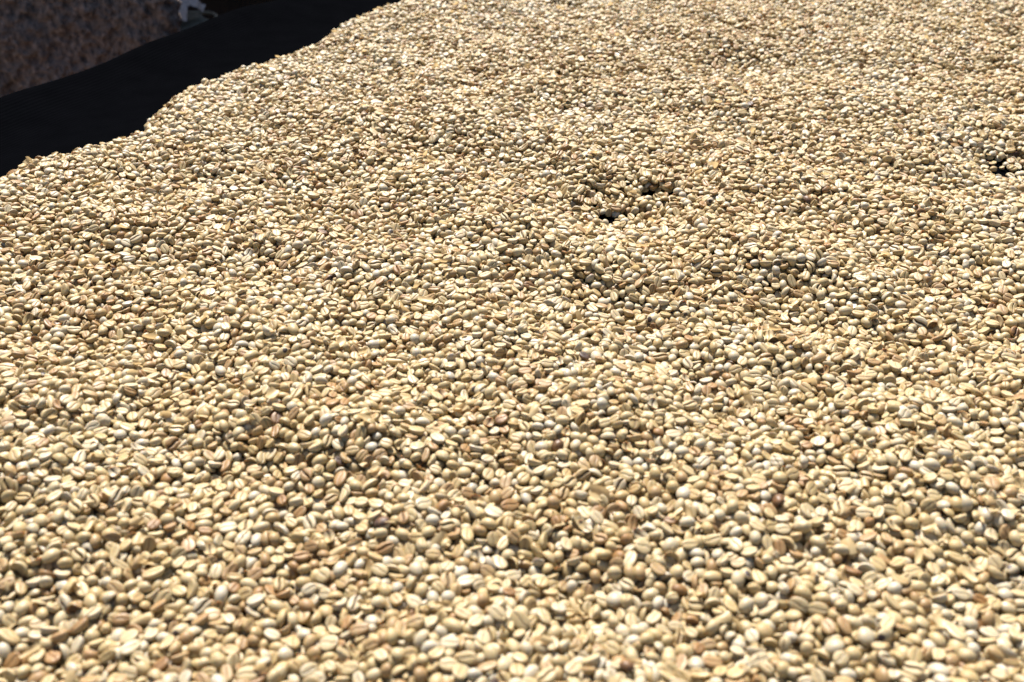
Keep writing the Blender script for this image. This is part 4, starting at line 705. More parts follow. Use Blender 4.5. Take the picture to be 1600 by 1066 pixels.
-45,1154,53,33,33,38,5,-93,1271,75,68,63,2,3,39,-1166,62,28,-95,-7,3,98,-1029,46,-29,-14,-68,10,104,-935,93,-24,66,64,2,84,-778,67,6,-1,44,0,45,-605,73,43,-28,64,9,-2,-566,81,-17,-11,13,11,
86,-432,51,-8,-4,-86,1,58,-284,61,5,17,-87,1,20,-202,68,-90,36,1,0,17,-39,71,29,-3,-36,0,21,117,79,-96,21,-9,1,73,219,81,90,-38,18,7,63,348,67,97,6,15,9,-29,377,31,58,-2,55,8,
0,580,83,33,-7,-23,11,28,645,60,-11,-1,-97,3,12,735,57,-14,15,-58,1,72,919,54,-17,91,-32,0,27,967,53,-12,15,5,6,11,1145,56,35,9,59,6,9,1285,61,-18,16,-82,7,156,-1236,61,3,0,22,6,
246,-1196,79,-25,-19,48,1,145,-981,64,-71,58,-9,10,226,-824,50,-28,-20,66,0,172,-783,68,-24,7,-2,2,151,-660,102,26,18,81,2,230,-495,57,-46,6,85,0,189,-468,60,-35,39,84,0,215,-310,71,-61,-77,13,9,
220,-112,78,85,-42,-25,0,178,-82,57,-31,-6,-94,9,190,34,86,-14,-9,54,0,246,151,75,37,-39,-80,3,176,265,61,-15,-3,-51,0,146,416,62,-20,-23,87,2,199,509,75,25,95,7,0,210,588,62,11,-33,-48,1,
143,768,77,-4,97,-7,6,203,930,58,63,-74,-3,0,253,990,106,20,-43,7,1,135,1080,65,-18,29,-33,10,159,1229,80,-46,-87,-6,6,294,-1230,62,2,-9,66,7,280,-1135,34,82,-16,-4,4,330,-973,102,44,-1,-69,3,
326,-877,35,51,9,50,3,318,-763,62,32,-8,-26,2,280,-618,93,7,-63,67,5,327,-572,72,-94,31,-2,7,339,-461,84,13,-5,-23,9,288,-300,60,84,-51,-3,9,292,-133,58,45,-87,6,9,279,0,70,-32,18,3,11,
343,87,92,20,25,38,1,352,233,88,-31,88,-13,5,273,289,67,94,-30,7,6,295,445,103,-93,-32,-8,0,346,535,44,-52,-67,51,1,314,679,69,19,-18,-6,3,303,747,65,-13,19,92,6,365,962,80,-18,15,-93,1,
318,979,50,23,-22,-84,0,231,1143,59,9,19,78,1,276,1198,74,-1,-22,-86,2,360,-1247,69,-4,-9,-84,0,469,-1143,96,17,-10,-49,3,436,-969,42,-42,-36,-81,1,392,-902,53,2,-4,98,1,371,-730,73,-12,-12,-97,7,
438,-688,53,-10,-17,-13,0,453,-587,56,-1,-21,64,9,401,-365,53,19,37,-52,4,386,-292,56,31,67,43,5,407,-122,63,-21,12,-86,2,373,-47,99,-63,75,10,6,419,98,76,72,-67,12,6,373,161,74,-16,8,-5,0,
416,342,70,3,-25,59,0,394,449,49,26,26,24,6,369,577,66,93,-21,-26,9,430,702,68,-20,-16,-8,4,411,805,54,7,10,-92,0,492,896,84,-12,9,2,4,458,938,69,19,81,54,0,429,1077,36,18,5,-78,2,
444,1221,72,7,-26,7,7,469,-1284,43,17,-8,-80,10,554,-1082,35,-20,-11,-41,1,587,-1054,76,-36,-29,12,2,560,-833,70,-33,-93,6,5,555,-718,85,17,-30,66,2,584,-687,57,33,-8,-72,7,511,-556,30,-53,-10,28,2,
576,-447,47,2,-29,80,4,467,-335,54,18,-32,-61,0,543,-228,51,-3,13,25,11,490,-129,50,-2,-10,-69,0,567,82,73,30,7,-91,3,556,211,51,-57,-51,25,5,551,306,67,-34,-88,23,1,508,387,77,-86,-47,-10,0,
469,487,62,-35,0,-91,11,477,601,71,39,3,15,7,555,775,65,-9,-31,71,2,502,855,47,-15,-1,-98,2,552,924,65,-95,-27,-3,2,579,1116,50,-86,31,34,8,493,1283,75,53,-71,-10,4,623,-1256,59,14,22,10,6,
666,-1141,65,-61,-65,-43,11,612,-954,63,20,-2,46,3,699,-872,87,11,-28,-80,11,699,-823,45,-14,-22,93,4,655,-660,62,96,15,-5,9,628,-560,88,24,-11,92,9,670,-379,61,-26,-23,58,1,592,-356,70,-17,-31,29,2,
682,-157,99,-75,64,5,3,703,-2,78,-41,-10,90,0,684,108,67,8,-20,-93,11,614,190,58,-50,84,14,1,614,361,99,8,32,-39,2,701,405,98,21,-13,-93,3,626,553,51,-25,-23,74,4,650,626,73,-13,98,-7,5,
626,758,78,-88,-45,-1,9,621,872,70,-89,-1,-23,2,643,958,73,-75,-63,13,3,679,1113,22,-1,-8,-23,0,806,-1280,52,-28,94,-9,0,772,-1090,63,-95,-25,8,3,805,-1014,78,-23,-40,80,0,832,-840,94,5,-2,-58,10,
781,-779,56,-10,9,85,6,794,-614,39,-68,-57,25,2,740,-531,76,35,87,30,9,734,-389,72,60,-78,15,3,785,-249,94,-56,79,-15,3,727,-182,53,24,-18,-61,2,811,-112,36,23,34,-81,5,723,121,35,87,-42,17,9,
778,193,63,96,3,17,5,740,283,61,-19,17,95,10,743,414,52,28,1,15,0,797,452,35,0,-96,-6,4,742,630,52,88,13,8,6,782,755,43,-85,-46,3,2,813,826,75,-29,-89,-17,11,735,1011,53,-8,12,64,10,
759,1205,70,-6,-42,87,7,766,1282,66,-5,-7,-97,4,840,-1186,72,16,40,-19,4,925,-1153,64,8,18,96,5,885,-1019,57,-35,10,-59,5,900,-868,75,-86,46,17,1,874,-708,83,3,32,87,2,897,-689,39,-83,42,-30,1,
944,-558,39,-65,-69,-16,9,966,-368,65,11,24,-90,0,833,-316,70,14,-7,-83,2,887,-193,62,-95,25,-7,9,887,-113,59,-16,-4,74,0,929,83,52,39,-20,-1,4,939,124,38,-89,-33,-11,0,873,304,52,-11,17,-84,0,
910,425,45,-89,31,20,7,926,503,75,-7,16,82,0,815,594,61,53,-77,-28,8,924,749,86,19,-29,47,10,928,896,61,-9,-21,67,9,875,1043,73,80,53,13,2,835,1148,43,-11,19,-27,9,822,1220,62,-96,-10,5,7,
1044,-1256,64,-14,-32,84,1,1039,-1196,74,-33,35,2,2,1004,-1035,59,19,28,72,7,1027,-924,88,23,5,93,0,996,-814,61,-32,14,-27,1,1023,-699,76,91,-31,1,1,1020,-510,20,1,5,97,4,967,-443,52,-77,41,33,7,
1010,-274,64,12,-1,-75,0,946,-216,82,-1,33,44,10,1004,-43,49,24,11,87,2,1061,96,82,35,89,-25,10,970,247,73,-37,-17,-85,4,925,358,83,-11,-72,-67,5,953,420,59,37,29,77,9,989,541,22,-2,5,-51,0,
1020,615,66,-78,54,-17,10,1050,705,65,-88,37,-6,6,955,922,26,16,-31,-49,7,1036,961,64,-90,40,8,11,978,1130,58,-1,-1,-28,10,1088,1246,68,19,-16,-78,2,1124,-1261,54,7,-3,94,3,1150,-1107,82,-18,11,69,11,
1121,-1013,59,68,70,-3,2,1076,-948,48,-90,-15,-37,2,1168,-739,72,6,-8,-57,1,1096,-702,95,81,-53,-12,2,1132,-590,64,-12,-1,9,3,1193,-441,62,-46,-30,60,2,1191,-256,106,34,18,-51,4,1091,-98,57,6,36,-63,2,
1052,-36,66,-34,41,-43,4,1117,-6,65,30,36,-88,0,1175,230,69,74,-33,-28,10,1159,305,66,-41,-12,82,2,1107,349,113,-32,69,-62,1,1099,580,75,48,-55,-64,2,1167,674,31,38,-4,-80,1,1114,727,76,7,21,85,7,
1100,854,67,-12,21,66,6,1155,983,68,89,-34,24,4,1139,1171,58,5,10,-72,7,1153,1230,32,-4,29,-18,0,1207,-1127,49,-7,-2,88,11,1272,-968,57,-88,23,-15,2,1284,-835,66,2,14,-43,5,1205,-829,27,-21,-18,27,4,
1244,-574,49,-69,-65,-2,5,1194,-523,61,-51,84,7,0,1249,-392,68,-20,-97,8,6,1233,-216,84,5,-14,65,0,1276,-162,71,43,-88,9,2,1224,-16,59,30,-27,78,0,1286,62,64,12,-23,80,1,1248,196,46,-91,-26,5,0,
1273,342,71,-7,95,-28,1,1274,395,33,-3,22,-91,0,1255,486,59,-4,-16,-19,9,1205,643,72,-9,34,30,10,1206,736,55,86,-22,-8,3,1197,855,61,-20,7,-66,7,1225,1064,86,-37,-51,-61,4,1280,1173,74,-14,-75,-63,7,
1291,1223,67,24,-30,89,7,-1242,-1149,58,2,-12,35,1,-1192,-1005,67,-22,-96,-14,0,-1227,-624,59,-27,-10,9,4,-1217,-554,77,58,71,9,9,-1210,-365,60,13,-5,-96,0,-1245,-346,101,-6,97,10,6,-1212,-124,81,44,25,-77,0,
-1274,-94,85,-8,4,25,4,-1217,-23,92,95,-27,3,10,-1244,157,65,28,21,-77,8,-1299,282,66,26,-69,66,4,-1241,418,89,8,-96,-13,2,-1283,525,77,-19,6,-97,1,-1278,626,76,20,-4,-27,9,-1221,678,66,10,15,-23,9,
-1258,854,58,-42,26,60,8,-1223,986,59,-22,-2,3,1,-1264,1206,132,21,-9,1,4,-1252,1226,86,-6,6,-33,11,-1113,-1253,53,6,-33,-59,9,-1116,-1137,105,78,-59,-7,0,-1118,-1006,59,6,28,-50,1,-1196,-863,82,-67,64,-20,0,
-1156,-771,66,-34,-2,-38,1,-1165,-710,85,73,36,-5,9,-1140,-582,65,-5,15,5,1,-1132,-431,61,0,-14,-83,2,-1093,-278,74,-1,-12,-7,2,-1150,-117,80,86,31,17,1,-1120,-62,39,-76,16,26,5,-1107,62,98,19,-33,-77,1,
-1114,200,99,35,-7,-84,10,-1162,343,62,-29,-14,47,10,-1142,448,73,-47,72,-40,0,-1076,521,75,2,3,-77,6,-1087,640,66,19,38,64,0,-1140,713,54,-7,0,93,1,-1079,880,99,38,-1,-64,10,-1153,962,112,-8,5,-4,11,
-1107,1128,43,2,6,-96,1,-1095,1266,95,-1,-13,19,0,-1022,-1234,63,-26,48,-53,1,-982,-1157,76,-30,27,-63,11,-1051,-1020,76,58,77,21,1,-963,-813,117,55,-4,-16,4,-983,-811,75,41,89,14,1,-1059,-609,70,8,-16,-88,10,
-1014,-532,79,-46,-30,5,1,-1062,-409,106,-4,59,-79,2,-1046,-305,115,40,15,35,8,-1011,-120,85,13,-49,82,1,-1068,-9,64,83,24,27,4,-1029,40,99,10,6,-86,0,-1054,187,83,-33,90,-26,9,-1069,245,68,-28,37,20,5,
-961,403,60,-12,-4,58,9,-1082,462,111,-2,1,19,10,-1013,665,78,16,95,-19,0,-995,744,82,80,-53,-15,9,-981,934,80,11,-23,23,1,-1028,984,86,3,20,97,0,-1064,1091,84,-44,16,-33,10,-920,-1201,116,-13,17,-92,11,
-936,-1144,92,-62,-60,38,1,-930,-1016,115,4,9,-11,3,-907,-920,110,3,-98,11,1,-871,-814,68,2,-2,13,1,-860,-606,82,-38,-6,-42,8,-883,-493,84,7,65,74,11,-851,-430,69,-6,-39,12,9,-849,-273,82,2,9,-94,11,
-923,-174,63,-14,1,-93,11,-931,-33,70,-30,-10,-92,0,-912,43,83,-58,-74,26,4,-880,215,97,8,18,-75,9,-855,302,111,-66,72,-17,10,-893,437,68,0,7,84,5,-930,514,91,-80,51,-14,4,-951,607,108,24,17,61,3,
-891,821,105,63,-75,2,3,-903,965,114,29,52,78,3,-889,1011,54,-19,27,93,8,-941,1109,110,-40,13,-18,11,-779,-1201,72,10,11,-51,0,-706,-1128,89,-69,-70,-14,0,-781,-1026,69,-31,5,15,10,-748,-888,84,-87,-40,-17,9,
-785,-720,69,60,-71,5,9,-693,-670,79,87,-22,10,4,-757,-518,51,20,79,1,4,-802,-462,59,94,-20,-1,0,-690,-288,79,-7,-19,86,0,-736,-114,47,23,-45,-76,4,-793,-109,72,-7,-1,-97,0,-709,5,74,-14,-25,-3,1,
-727,123,59,50,-25,27,5,-760,204,117,-43,28,-19,3,-749,430,76,42,-17,-33,0,-783,489,71,-15,35,85,4,-817,649,94,-97,13,-13,10,-790,862,102,-80,31,-32,2,-735,845,62,-11,-25,90,2,-815,989,84,-4,14,98,11,
-831,1117,79,-38,89,16,11,-739,1245,57,5,-43,-88,1,-686,-1236,73,16,24,95,0,-670,-1064,102,0,20,96,10,-638,-997,83,4,2,11,1,-666,-928,91,3,-96,25,5,-604,-780,97,77,56,18,1,-640,-620,85,-3,19,-85,5,
-673,-548,102,82,-54,-9,0,-706,-341,60,80,-47,19,2,-617,-242,90,38,-68,-55,3,-624,-119,74,-83,7,-22,0,-633,-55,85,35,7,-23,7,-606,120,105,18,-12,48,1,-716,184,63,1,10,93,0,-722,343,99,67,71,4,2,
-678,410,63,-9,9,84,0,-627,440,69,19,-46,11,4,-678,663,74,-33,23,-66,2,-586,713,66,-7,-3,96,4,-656,858,90,-98,10,-4,1,-606,993,63,18,-1,-97,2,-623,1168,80,82,49,7,11,-651,1264,92,-18,-21,95,9,
-536,-1254,93,17,-39,-16,7,-498,-1173,90,-71,8,24,9,-496,-1050,86,-10,2,-19,0,-549,-891,90,12,3,-6,2,-485,-717,68,7,14,97,0,-574,-614,97,26,11,93,2,-587,-579,66,-46,82,30,1,-556,-445,101,77,57,-1,2,
-508,-270,71,14,32,-88,4,-465,-194,120,5,-69,-50,0,-496,-30,67,-7,11,-51,3,-476,110,80,-43,23,28,1,-558,140,91,-77,52,16,8,-537,246,71,17,29,90,9,-596,364,83,72,64,15,9,-505,572,85,94,18,-17,0,
-554,630,66,-81,51,0,6,-478,811,88,8,-21,46,11,-520,878,91,-59,-78,-12,6,-528,964,78,-34,-12,22,3,-491,1106,60,-10,-27,14,1,-489,1196,57,-4,-8,38,1,-445,-1207,71,77,62,-7,3,-390,-1146,70,-4,-18,-96,6,
-437,-1015,74,-33,-87,32,5,-408,-887,86,-11,-10,-79,0,-457,-811,80,25,62,43,1,-367,-600,86,41,11,-85,0,-413,-478,71,11,-21,56,4,-417,-393,63,-21,97,-3,6,-448,-343,81,0,-92,-36,4,-405,-186,90,-65,-70,17,7,
-358,-63,105,28,4,-35,0,-463,101,35,48,83,-3,4,-384,232,84,-44,84,26,0,-417,324,93,-6,-11,65,0,-463,378,67,49,-50,-51,0,-406,555,60,-11,-16,89,11,-468,632,75,96,-13,17,1,-419,729,87,-9,-39,-85,5,
-438,872,55,-10,-11,-98,2,-459,1031,90,-37,-88,19,3,-410,1142,59,-9,-74,-40,7,-357,1180,81,71,-67,-13,7,-287,-1165,77,-24,27,32,11,-329,-969,89,-3,-7,78,5,-337,-881,67,-18,-1,-84,0,-287,-777,91,5,-8,-16,2,
-306,-630,75,4,6,-62,1,-276,-567,70,-29,-95,-2,6,-272,-423,92,2,-17,96,3,-304,-359,95,4,1,16,5,-344,-182,87,23,43,83,0,-326,-40,46,-32,-24,-44,3,-261,23,54,12,-10,-63,4,-252,123,64,47,-86,-16,4,
-266,278,75,-96,-7,19,9,-229,400,73,98,-7,-9,0,-261,515,77,-12,27,77,10,-258,700,73,-11,-24,82,3,-343,766,115,11,94,-8,11,-298,862,79,71,-68,-9,3,-242,967,130,-55,12,67,0,-226,1169,105,45,-20,42,10,
-309,1202,92,-42,-1,-86,10,-171,-1272,88,19,19,94,3,-127,-1170,89,49,79,7,0,-162,-965,92,-40,21,30,2,-115,-877,93,81,-42,-23,0,-188,-775,94,-3,18,-93,1,-226,-627,105,40,91,-1,11,-234,-529,93,-8,-92,35,0,
-203,-378,74,-3,7,-24,2,-238,-305,87,-36,-23,-89,0,-204,-156,72,13,-40,37,4,-185,-87,94,-95,-29,0,9,-183,49,70,11,-3,-94,6,-195,107,97,5,-66,-73,6,-171,281,67,-40,-83,32,9,-134,397,93,21,3,-18,8,
-199,575,72,-7,24,-89,1,-173,649,71,-15,7,-22,3,-218,741,86,43,27,85,5,-139,886,81,-73,-64,-8,10,-187,999,102,7,18,73,3,-176,1170,61,31,-56,-69,5,-168,1296,89,-28,-26,91,0,-89,-1199,70,-29,-17,59,2,
-25,-1131,81,-76,-57,2,0,-24,-960,75,-15,-87,41,2,-48,-897,61,-11,-21,-54,2,-18,-829,77,45,59,56,10,4,-664,52,62,19,2,0,-57,-479,69,-8,-46,83,2,-96,-434,49,-45,69,52,7,-6,-326,79,-95,-17,-17,9,
-40,-150,86,30,-12,0,0,-40,-88,68,-23,15,85,2,-28,20,65,16,15,32,4,-49,125,85,27,17,-94,5,-36,276,85,-57,-63,-32,0,-92,350,90,-76,-62,-2,5,-87,504,72,-11,85,47,8,-60,672,95,95,4,7,1,
-53,788,88,91,-11,-22,0,-91,831,124,-48,22,-7,0,-81,998,89,9,10,-61,11,-24,1191,103,30,3,-90,4,-1,1219,75,-30,58,48,8,78,-1269,87,59,73,20,5,42,-1107,84,59,74,-26,1,59,-1017,89,-34,-3,85,11,
26,-889,95,6,25,0,7,35,-809,103,60,74,22,6,86,-686,53,0,-30,11,4,26,-492,91,25,19,-2,5,46,-372,72,-31,8,-92,10,92,-262,107,14,-31,93,4,111,-217,69,-34,6,29,1,110,-119,102,96,2,10,7,
101,19,60,-15,-30,85,1,5,197,91,61,-76,2,1,4,348,64,44,72,17,4,74,423,64,8,-21,-49,1,84,521,86,8,-2,-51,0,80,600,88,94,-27,-15,9,58,763,79,-3,21,-50,11,49,852,88,26,-85,19,2,
45,1015,83,-26,14,-71,10,88,1144,65,33,15,-82,0,76,1285,68,18,-4,-80,0,116,-1182,102,65,-74,0,0,151,-1114,87,54,55,44,1,183,-1039,64,-25,71,65,0,175,-893,104,-19,-8,13,2,191,-723,78,-6,-6,-92,1,
207,-610,141,40,85,-30,3,178,-550,58,-19,-5,-36,9,182,-414,52,20,-1,-57,8,166,-250,78,6,8,57,2,202,-189,57,30,-1,-93,0,214,-34,72,-3,-19,-38,0,149,90,66,9,5,18,10,164,167,56,-16,2,-94,11,
171,309,89,3,-14,-62,4,129,387,95,-66,67,-11,1,157,487,94,8,-2,85,1,152,649,56,11,-11,55,2,196,701,109,-7,-35,-18,3,148,894,86,56,79,19,0,123,988,59,3,-9,80,3,195,1092,79,-54,-79,15,0,
147,1177,101,-57,-76,-24,6,239,-1279,92,-97,-17,-10,3,278,-1105,73,94,15,-22,6,260,-988,93,37,-26,55,6,253,-922,92,-13,-9,-96,3,331,-818,93,-6,-44,20,3,300,-702,86,-26,-24,43,7,249,-551,100,4,39,2,6,
261,-352,83,3,3,24,9,336,-307,76,57,-75,-17,4,346,-160,65,11,0,-75,1,277,-83,79,-10,12,-68,9,241,74,66,13,-20,58,5,312,134,102,27,-4,-93,2,281,340,91,-25,-82,50,6,322,379,71,76,-10,-20,5,
277,561,76,-10,21,-4,6,217,655,73,-37,-6,-81,0,303,814,91,4,2,83,3,327,884,90,-12,89,-8,0,261,981,59,87,31,29,1,312,1162,63,-38,-8,26,2,283,1273,82,-12,4,98,5,431,-1255,97,48,-86,-4,0,
408,-1169,121,-39,-1,-10,0,381,-977,68,18,15,-65,4,456,-877,95,81,57,1,2,430,-727,110,-15,-96,-15,1,362,-667,81,-27,16,-18,3,402,-540,80,59,-71,-33,0,428,-419,60,33,-2,-84,11,332,-369,99,23,28,87,4,
363,-241,95,-93,-26,20,7,417,-85,111,24,11,63,3,459,105,127,-54,80,-10,5,420,175,107,78,-56,-8,3,431,242,91,-37,11,11,7,424,428,74,-88,-27,25,4,440,533,44,36,-17,91,8,383,613,91,-5,-94,19,2,
431,730,101,-21,33,84,0,416,919,100,-9,8,91,2,424,1062,73,-7,97,13,9,445,1149,66,-14,-2,97,2,346,1232,65,-1,26,-23,7,502,-1100,67,-6,13,-54,10,537,-996,52,24,-7,83,0,546,-909,51,2,-3,82,1,
477,-781,52,-3,3,-47,7,521,-678,59,9,15,-65,0,565,-541,45,-45,55,-31,4,553,-467,77,-72,60,6,4,556,-338,88,28,-39,-81,9,594,-145,78,-7,-7,-21,6,482,-89,87,83,53,-1,6,484,125,81,-68,-69,17,7,
543,144,99,-22,-32,-46,11,501,352,107,63,4,4,1,546,463,58,16,0,-53,10,504,549,74,7,-16,93,1,495,653,69,-35,6,-17,9,486,756,82,-53,-83,6,2,543,854,86,93,28,-11,10,572,1018,71,-54,27,-39,2,
521,1181,74,12,27,-80,2,594,1205,82,95,15,17,10,685,-1294,69,-7,-27,-94,1,612,-1156,59,1,-92,11,8,675,-979,94,5,-22,34,6,574,-904,90,-17,21,27,1,627,-830,70,-41,4,-32,2,717,-684,88,-1,-25,87,6,
602,-496,92,50,51,0,11,618,-423,54,-19,-71,50,2,630,-295,116,-14,2,-1,3,603,-237,78,-17,-12,-91,8,626,-29,74,81,-4,13,0,651,119,103,13,0,-94,0,619,145,76,14,-92,-31,1,592,244,95,-17,45,43,3,
711,483,93,56,34,67,2,699,529,56,2,22,-56,0,637,700,105,63,-75,-13,6,681,766,92,10,96,0,8,732,863,96,13,-98,-1,2,612,1047,61,29,32,80,2,669,1172,74,72,42,50,5,687,1245,54,-1,-9,-96,4,
764,-1240,59,15,-3,-89,5,778,-1148,74,-86,10,28,0,743,-1046,87,-20,-13,-62,6,751,-952,97,62,-26,18,2,724,-791,79,40,-29,-82,8,817,-676,57,-15,-43,-69,8,759,-470,114,91,31,5,11,797,-385,92,30,-6,-58,1,
725,-294,57,-90,37,-19,0,792,-184,37,81,21,-1,1,703,-82,76,-94,-30,1,0,765,129,70,96,-24,2,4,736,238,102,43,-2,-63,11,712,323,102,22,14,85,0,758,360,69,-4,13,-50,1,767,568,84,15,-12,-91,4,
769,682,58,34,11,92,7,722,802,56,9,8,75,1,744,934,102,40,45,78,1,799,983,77,23,-22,-64,7,730,1145,81,78,-55,24,0,771,1299,105,94,29,-6,8,887,-1214,82,-62,-69,-16,10,846,-1126,59,-15,29,67,2,
942,-1015,82,92,-24,-21,7,898,-940,91,-91,-21,-32,6,911,-770,79,-63,70,-20,1,898,-620,54,18,8,37,1,893,-547,72,20,-39,-66,5,895,-423,74,-28,-1,59,0,921,-310,81,-38,-91,-7,9,844,-224,71,-14,-25,72,0,
910,-52,41,30,73,41,1,872,41,64,4,11,69,9,883,122,54,-27,-25,-16,9,922,232,80,-46,-81,31,7,861,380,80,-76,-44,39,6,772,499,61,-3,-5,-79,0,886,675,69,-8,82,55,9,901,712,120,-23,-15,-1,10,
878,858,71,10,93,7,0,858,971,83,-74,44,-16,3,887,1128,65,-3,6,54,6,938,1210,33,-29,-33,87,3,985,-1272,75,5,-32,43,11,959,-1086,94,-16,-94,-14,2,1070,-1013,68,21,-30,-74,1,956,-904,84,77,33,36,0,
1047,-792,77,-16,8,49,0,993,-633,70,-26,-6,95,0,1005,-487,62,-90,-40,5,0,1014,-415,88,-48,-83,-21,4,973,-298,103,0,12,55,11,1021,-171,86,11,-21,-83,9,991,-107,62,39,14,-36,11,1002,39,87,-10,-7,55,7,
988,181,76,5,-7,25,11,989,359,104,60,-70,-11,2,1008,443,66,26,10,32,6,991,500,71,-48,-21,58,7,981,676,57,-6,-16,-83,4,1068,839,128,21,-12,-37,5,1024,891,61,-12,0,98,0,955,1080,94,-98,6,-11,2,
996,1176,92,-3,6,50,0,1000,1240,60,0,-6,-5,1,1136,-1259,94,17,8,-45,9,1082,-1093,105,80,-53,25,0,1180,-951,71,-18,96,17,1,1164,-879,103,45,47,34,2,1119,-792,85,62,-70,-10,5,1158,-649,73,94,-10,-6,1,
1148,-545,101,-9,-34,-75,5,1143,-437,82,-59,-27,-57,5,1102,-372,77,27,32,-60,5,1095,-189,63,-30,2,-58,0,1166,-66,98,24,-12,-93,0,1115,131,68,75,-61,20,4,1067,197,53,-17,13,-33,9,1109,293,81,-42,79,-28,3,
1143,424,65,25,1,63,4,1132,516,79,66,-72,10,2,1123,660,51,-10,16,-52,4,1148,792,68,-24,4,-93,9,1109,941,71,10,6,-34,9,1098,1014,87,-31,-94,0,4,1053,1117,60,-3,91,32,7,1160,1244,87,-21,1,-39,6,
1289,-1271,66,-8,25,-14,0,1223,-1066,86,-10,-63,73,9,1252,-952,105,-28,14,-2,2,1220,-885,72,-7,24,47,1,1234,-775,64,21,-95,17,0,1230,-626,66,12,-17,89,2,1264,-491,81,69,69,11,2,1223,-431,104,26,4,78,0,
1228,-330,63,-40,-3,-26,0,1210,-138,85,10,17,38,0,1225,-62,73,22,32,7,4,1174,26,119,-92,-35,10,3,1259,137,55,-15,1,0,2,1275,259,76,23,-9,-93,1,1292,407,85,-61,-74,-24,9,1211,464,83,-20,13,91,1,
1263,700,78,28,40,-28,2,1244,759,73,-33,17,-14,3,1284,870,59,-12,56,-56,1,1243,928,69,-24,-7,3,2,1206,1120,64,-42,11,-35,1,1292,1282,66,-87,16,-37,5,1295,-620,72,25,-44,-16,4,-1300,-797,91,9,-94,-13,8,
-1236,-1203,82,33,13,-54,2,-1259,-1073,99,-94,27,16,1,-1245,-1011,96,-8,27,84,10,-1245,-897,89,-9,11,55,4,-1246,-760,70,19,9,96,0,-1291,-647,93,-10,97,-4,2,-1285,-541,91,-32,18,-27,1,-1251,-433,93,-15,-18,-72,9,
-1236,-155,99,-80,-29,-42,0,-1273,71,114,-6,-32,-92,1,-1184,368,105,-17,68,69,10,-1177,436,101,-69,61,-23,2,-1286,475,114,-37,-2,-92,9,-1191,731,91,-43,64,20,8,-1236,809,94,-8,-41,86,3,-1292,896,69,-15,-12,-96,7,
-1216,1016,99,95,-8,5,5,-1278,1064,94,13,-7,9,2,-1183,1260,100,-11,-4,-64,11,-1167,-1196,83,39,-20,83,11,-1178,-1105,110,35,84,2,6,-1115,-1052,90,-88,-40,10,0,-1145,-935,113,16,26,78,0,-1123,-745,93,37,-88,22,8,
-1087,-685,81,82,-41,-24,2,-1169,-508,90,38,36,75,5,-1167,-389,97,27,-9,93,4,-1116,-262,113,60,78,7,0,-1089,-217,71,5,-92,-24,4,-1080,-90,97,69,-68,0,7,-1164,93,114,27,0,-22,10,-1059,127,115,-90,39,7,7,
-1141,272,86,4,-97,3,11,-1044,385,99,-30,-6,85,2,-1135,509,118,-81,-44,-34,5,-1068,724,98,22,32,-76,2,-1069,777,84,25,-30,3,9,-1131,837,95,-88,29,-20,2,-1077,1037,107,71,-57,20,2,-1109,1170,83,4,12,-89,1,
-1063,-1220,89,-17,-13,82,0,-1046,-1138,86,-3,-3,-59,2,-1004,-1062,98,-56,66,-35,0,-1002,-954,120,0,-30,-75,7,-1019,-766,103,23,95,-14,0,-1057,-639,116,74,-62,-19,9,-968,-590,84,-12,5,-15,1,-979,-449,81,1,3,-48,7,
-1051,-227,103,11,0,-41,4,-1007,-184,81,20,-7,-95,3,-1070,-11,125,43,31,-52,10,-955,89,109,-1,-19,70,0,-973,202,90,-6,-12,65,0,-1024,331,68,25,8,32,9,-982,400,102,-6,30,82,3,-1031,610,85,33,-39,72,8,
-1044,668,112,14,8,-97,11,-968,809,85,-32,37,79,10,-1020,863,76,-42,-10,-33,5,-972,1034,106,11,0,-98,2,-1017,1080,136,-5,-9,98,6,-900,-1116,103,-19,-70,28,1,-855,-979,81,3,19,1,1,-816,-878,129,-18,-6,52,6,
-930,-766,77,20,26,28,0,-851,-695,89,78,-3,18,5,-857,-565,100,-1,41,58,0,-893,-433,87,-40,-20,88,5,-801,-312,104,-75,-54,4,0,-872,-192,98,-20,-4,-66,3,-847,-15,84,19,16,-95,10,-891,79,112,-7,37,-41,6,
-818,181,108,89,20,-10,5,-925,285,98,9,3,66,6,-883,468,112,-2,-5,99,6,-879,557,108,4,-95,23,2,-870,659,106,-12,-15,51,1,-843,728,93,91,-27,-29,11,-947,870,83,-29,-3,68,4,-909,1045,82,-22,19,-84,4,
-819,1190,105,-3,-11,52,4,-862,1234,70,-13,7,84,5,-716,-1292,105,1,-25,44,5,-760,-1241,102,16,4,-89,0,-747,-1143,106,10,-22,-44,0,-742,-964,96,26,1,37,2,-792,-928,93,17,-32,92,2,-763,-772,101,3,14,-3,0,
-816,-640,111,-11,-97,1,4,-804,-521,96,56,-81,-2,8,-759,-429,84,-89,19,24,4,-743,-325,96,19,-3,43,10,-804,-156,126,-32,-79,-33,3,-734,-50,108,-96,10,-18,6,-738,81,77,-21,-79,-55,4,-783,207,59,95,20,4,8,
-735,267,120,91,-26,-17,6,-790,388,70,0,-21,66,0,-770,560,76,-2,33,-90,4,-712,597,119,-53,-23,12,2,-791,712,122,-66,69,-17,5,-790,941,110,17,38,-87,9,-710,982,109,7,-29,-95,2,-751,1142,105,-12,-16,88,6,
-739,1196,96,-92,25,1,0,-634,-1199,93,29,24,21,0,-680,-1166,113,-54,77,29,0,-616,-952,124,35,-13,-9,4,-623,-866,101,-5,15,-84,10,-677,-810,87,-2,-2,84,0,-699,-611,117,-45,74,-6,6,-611,-505,99,20,-1,16,2,
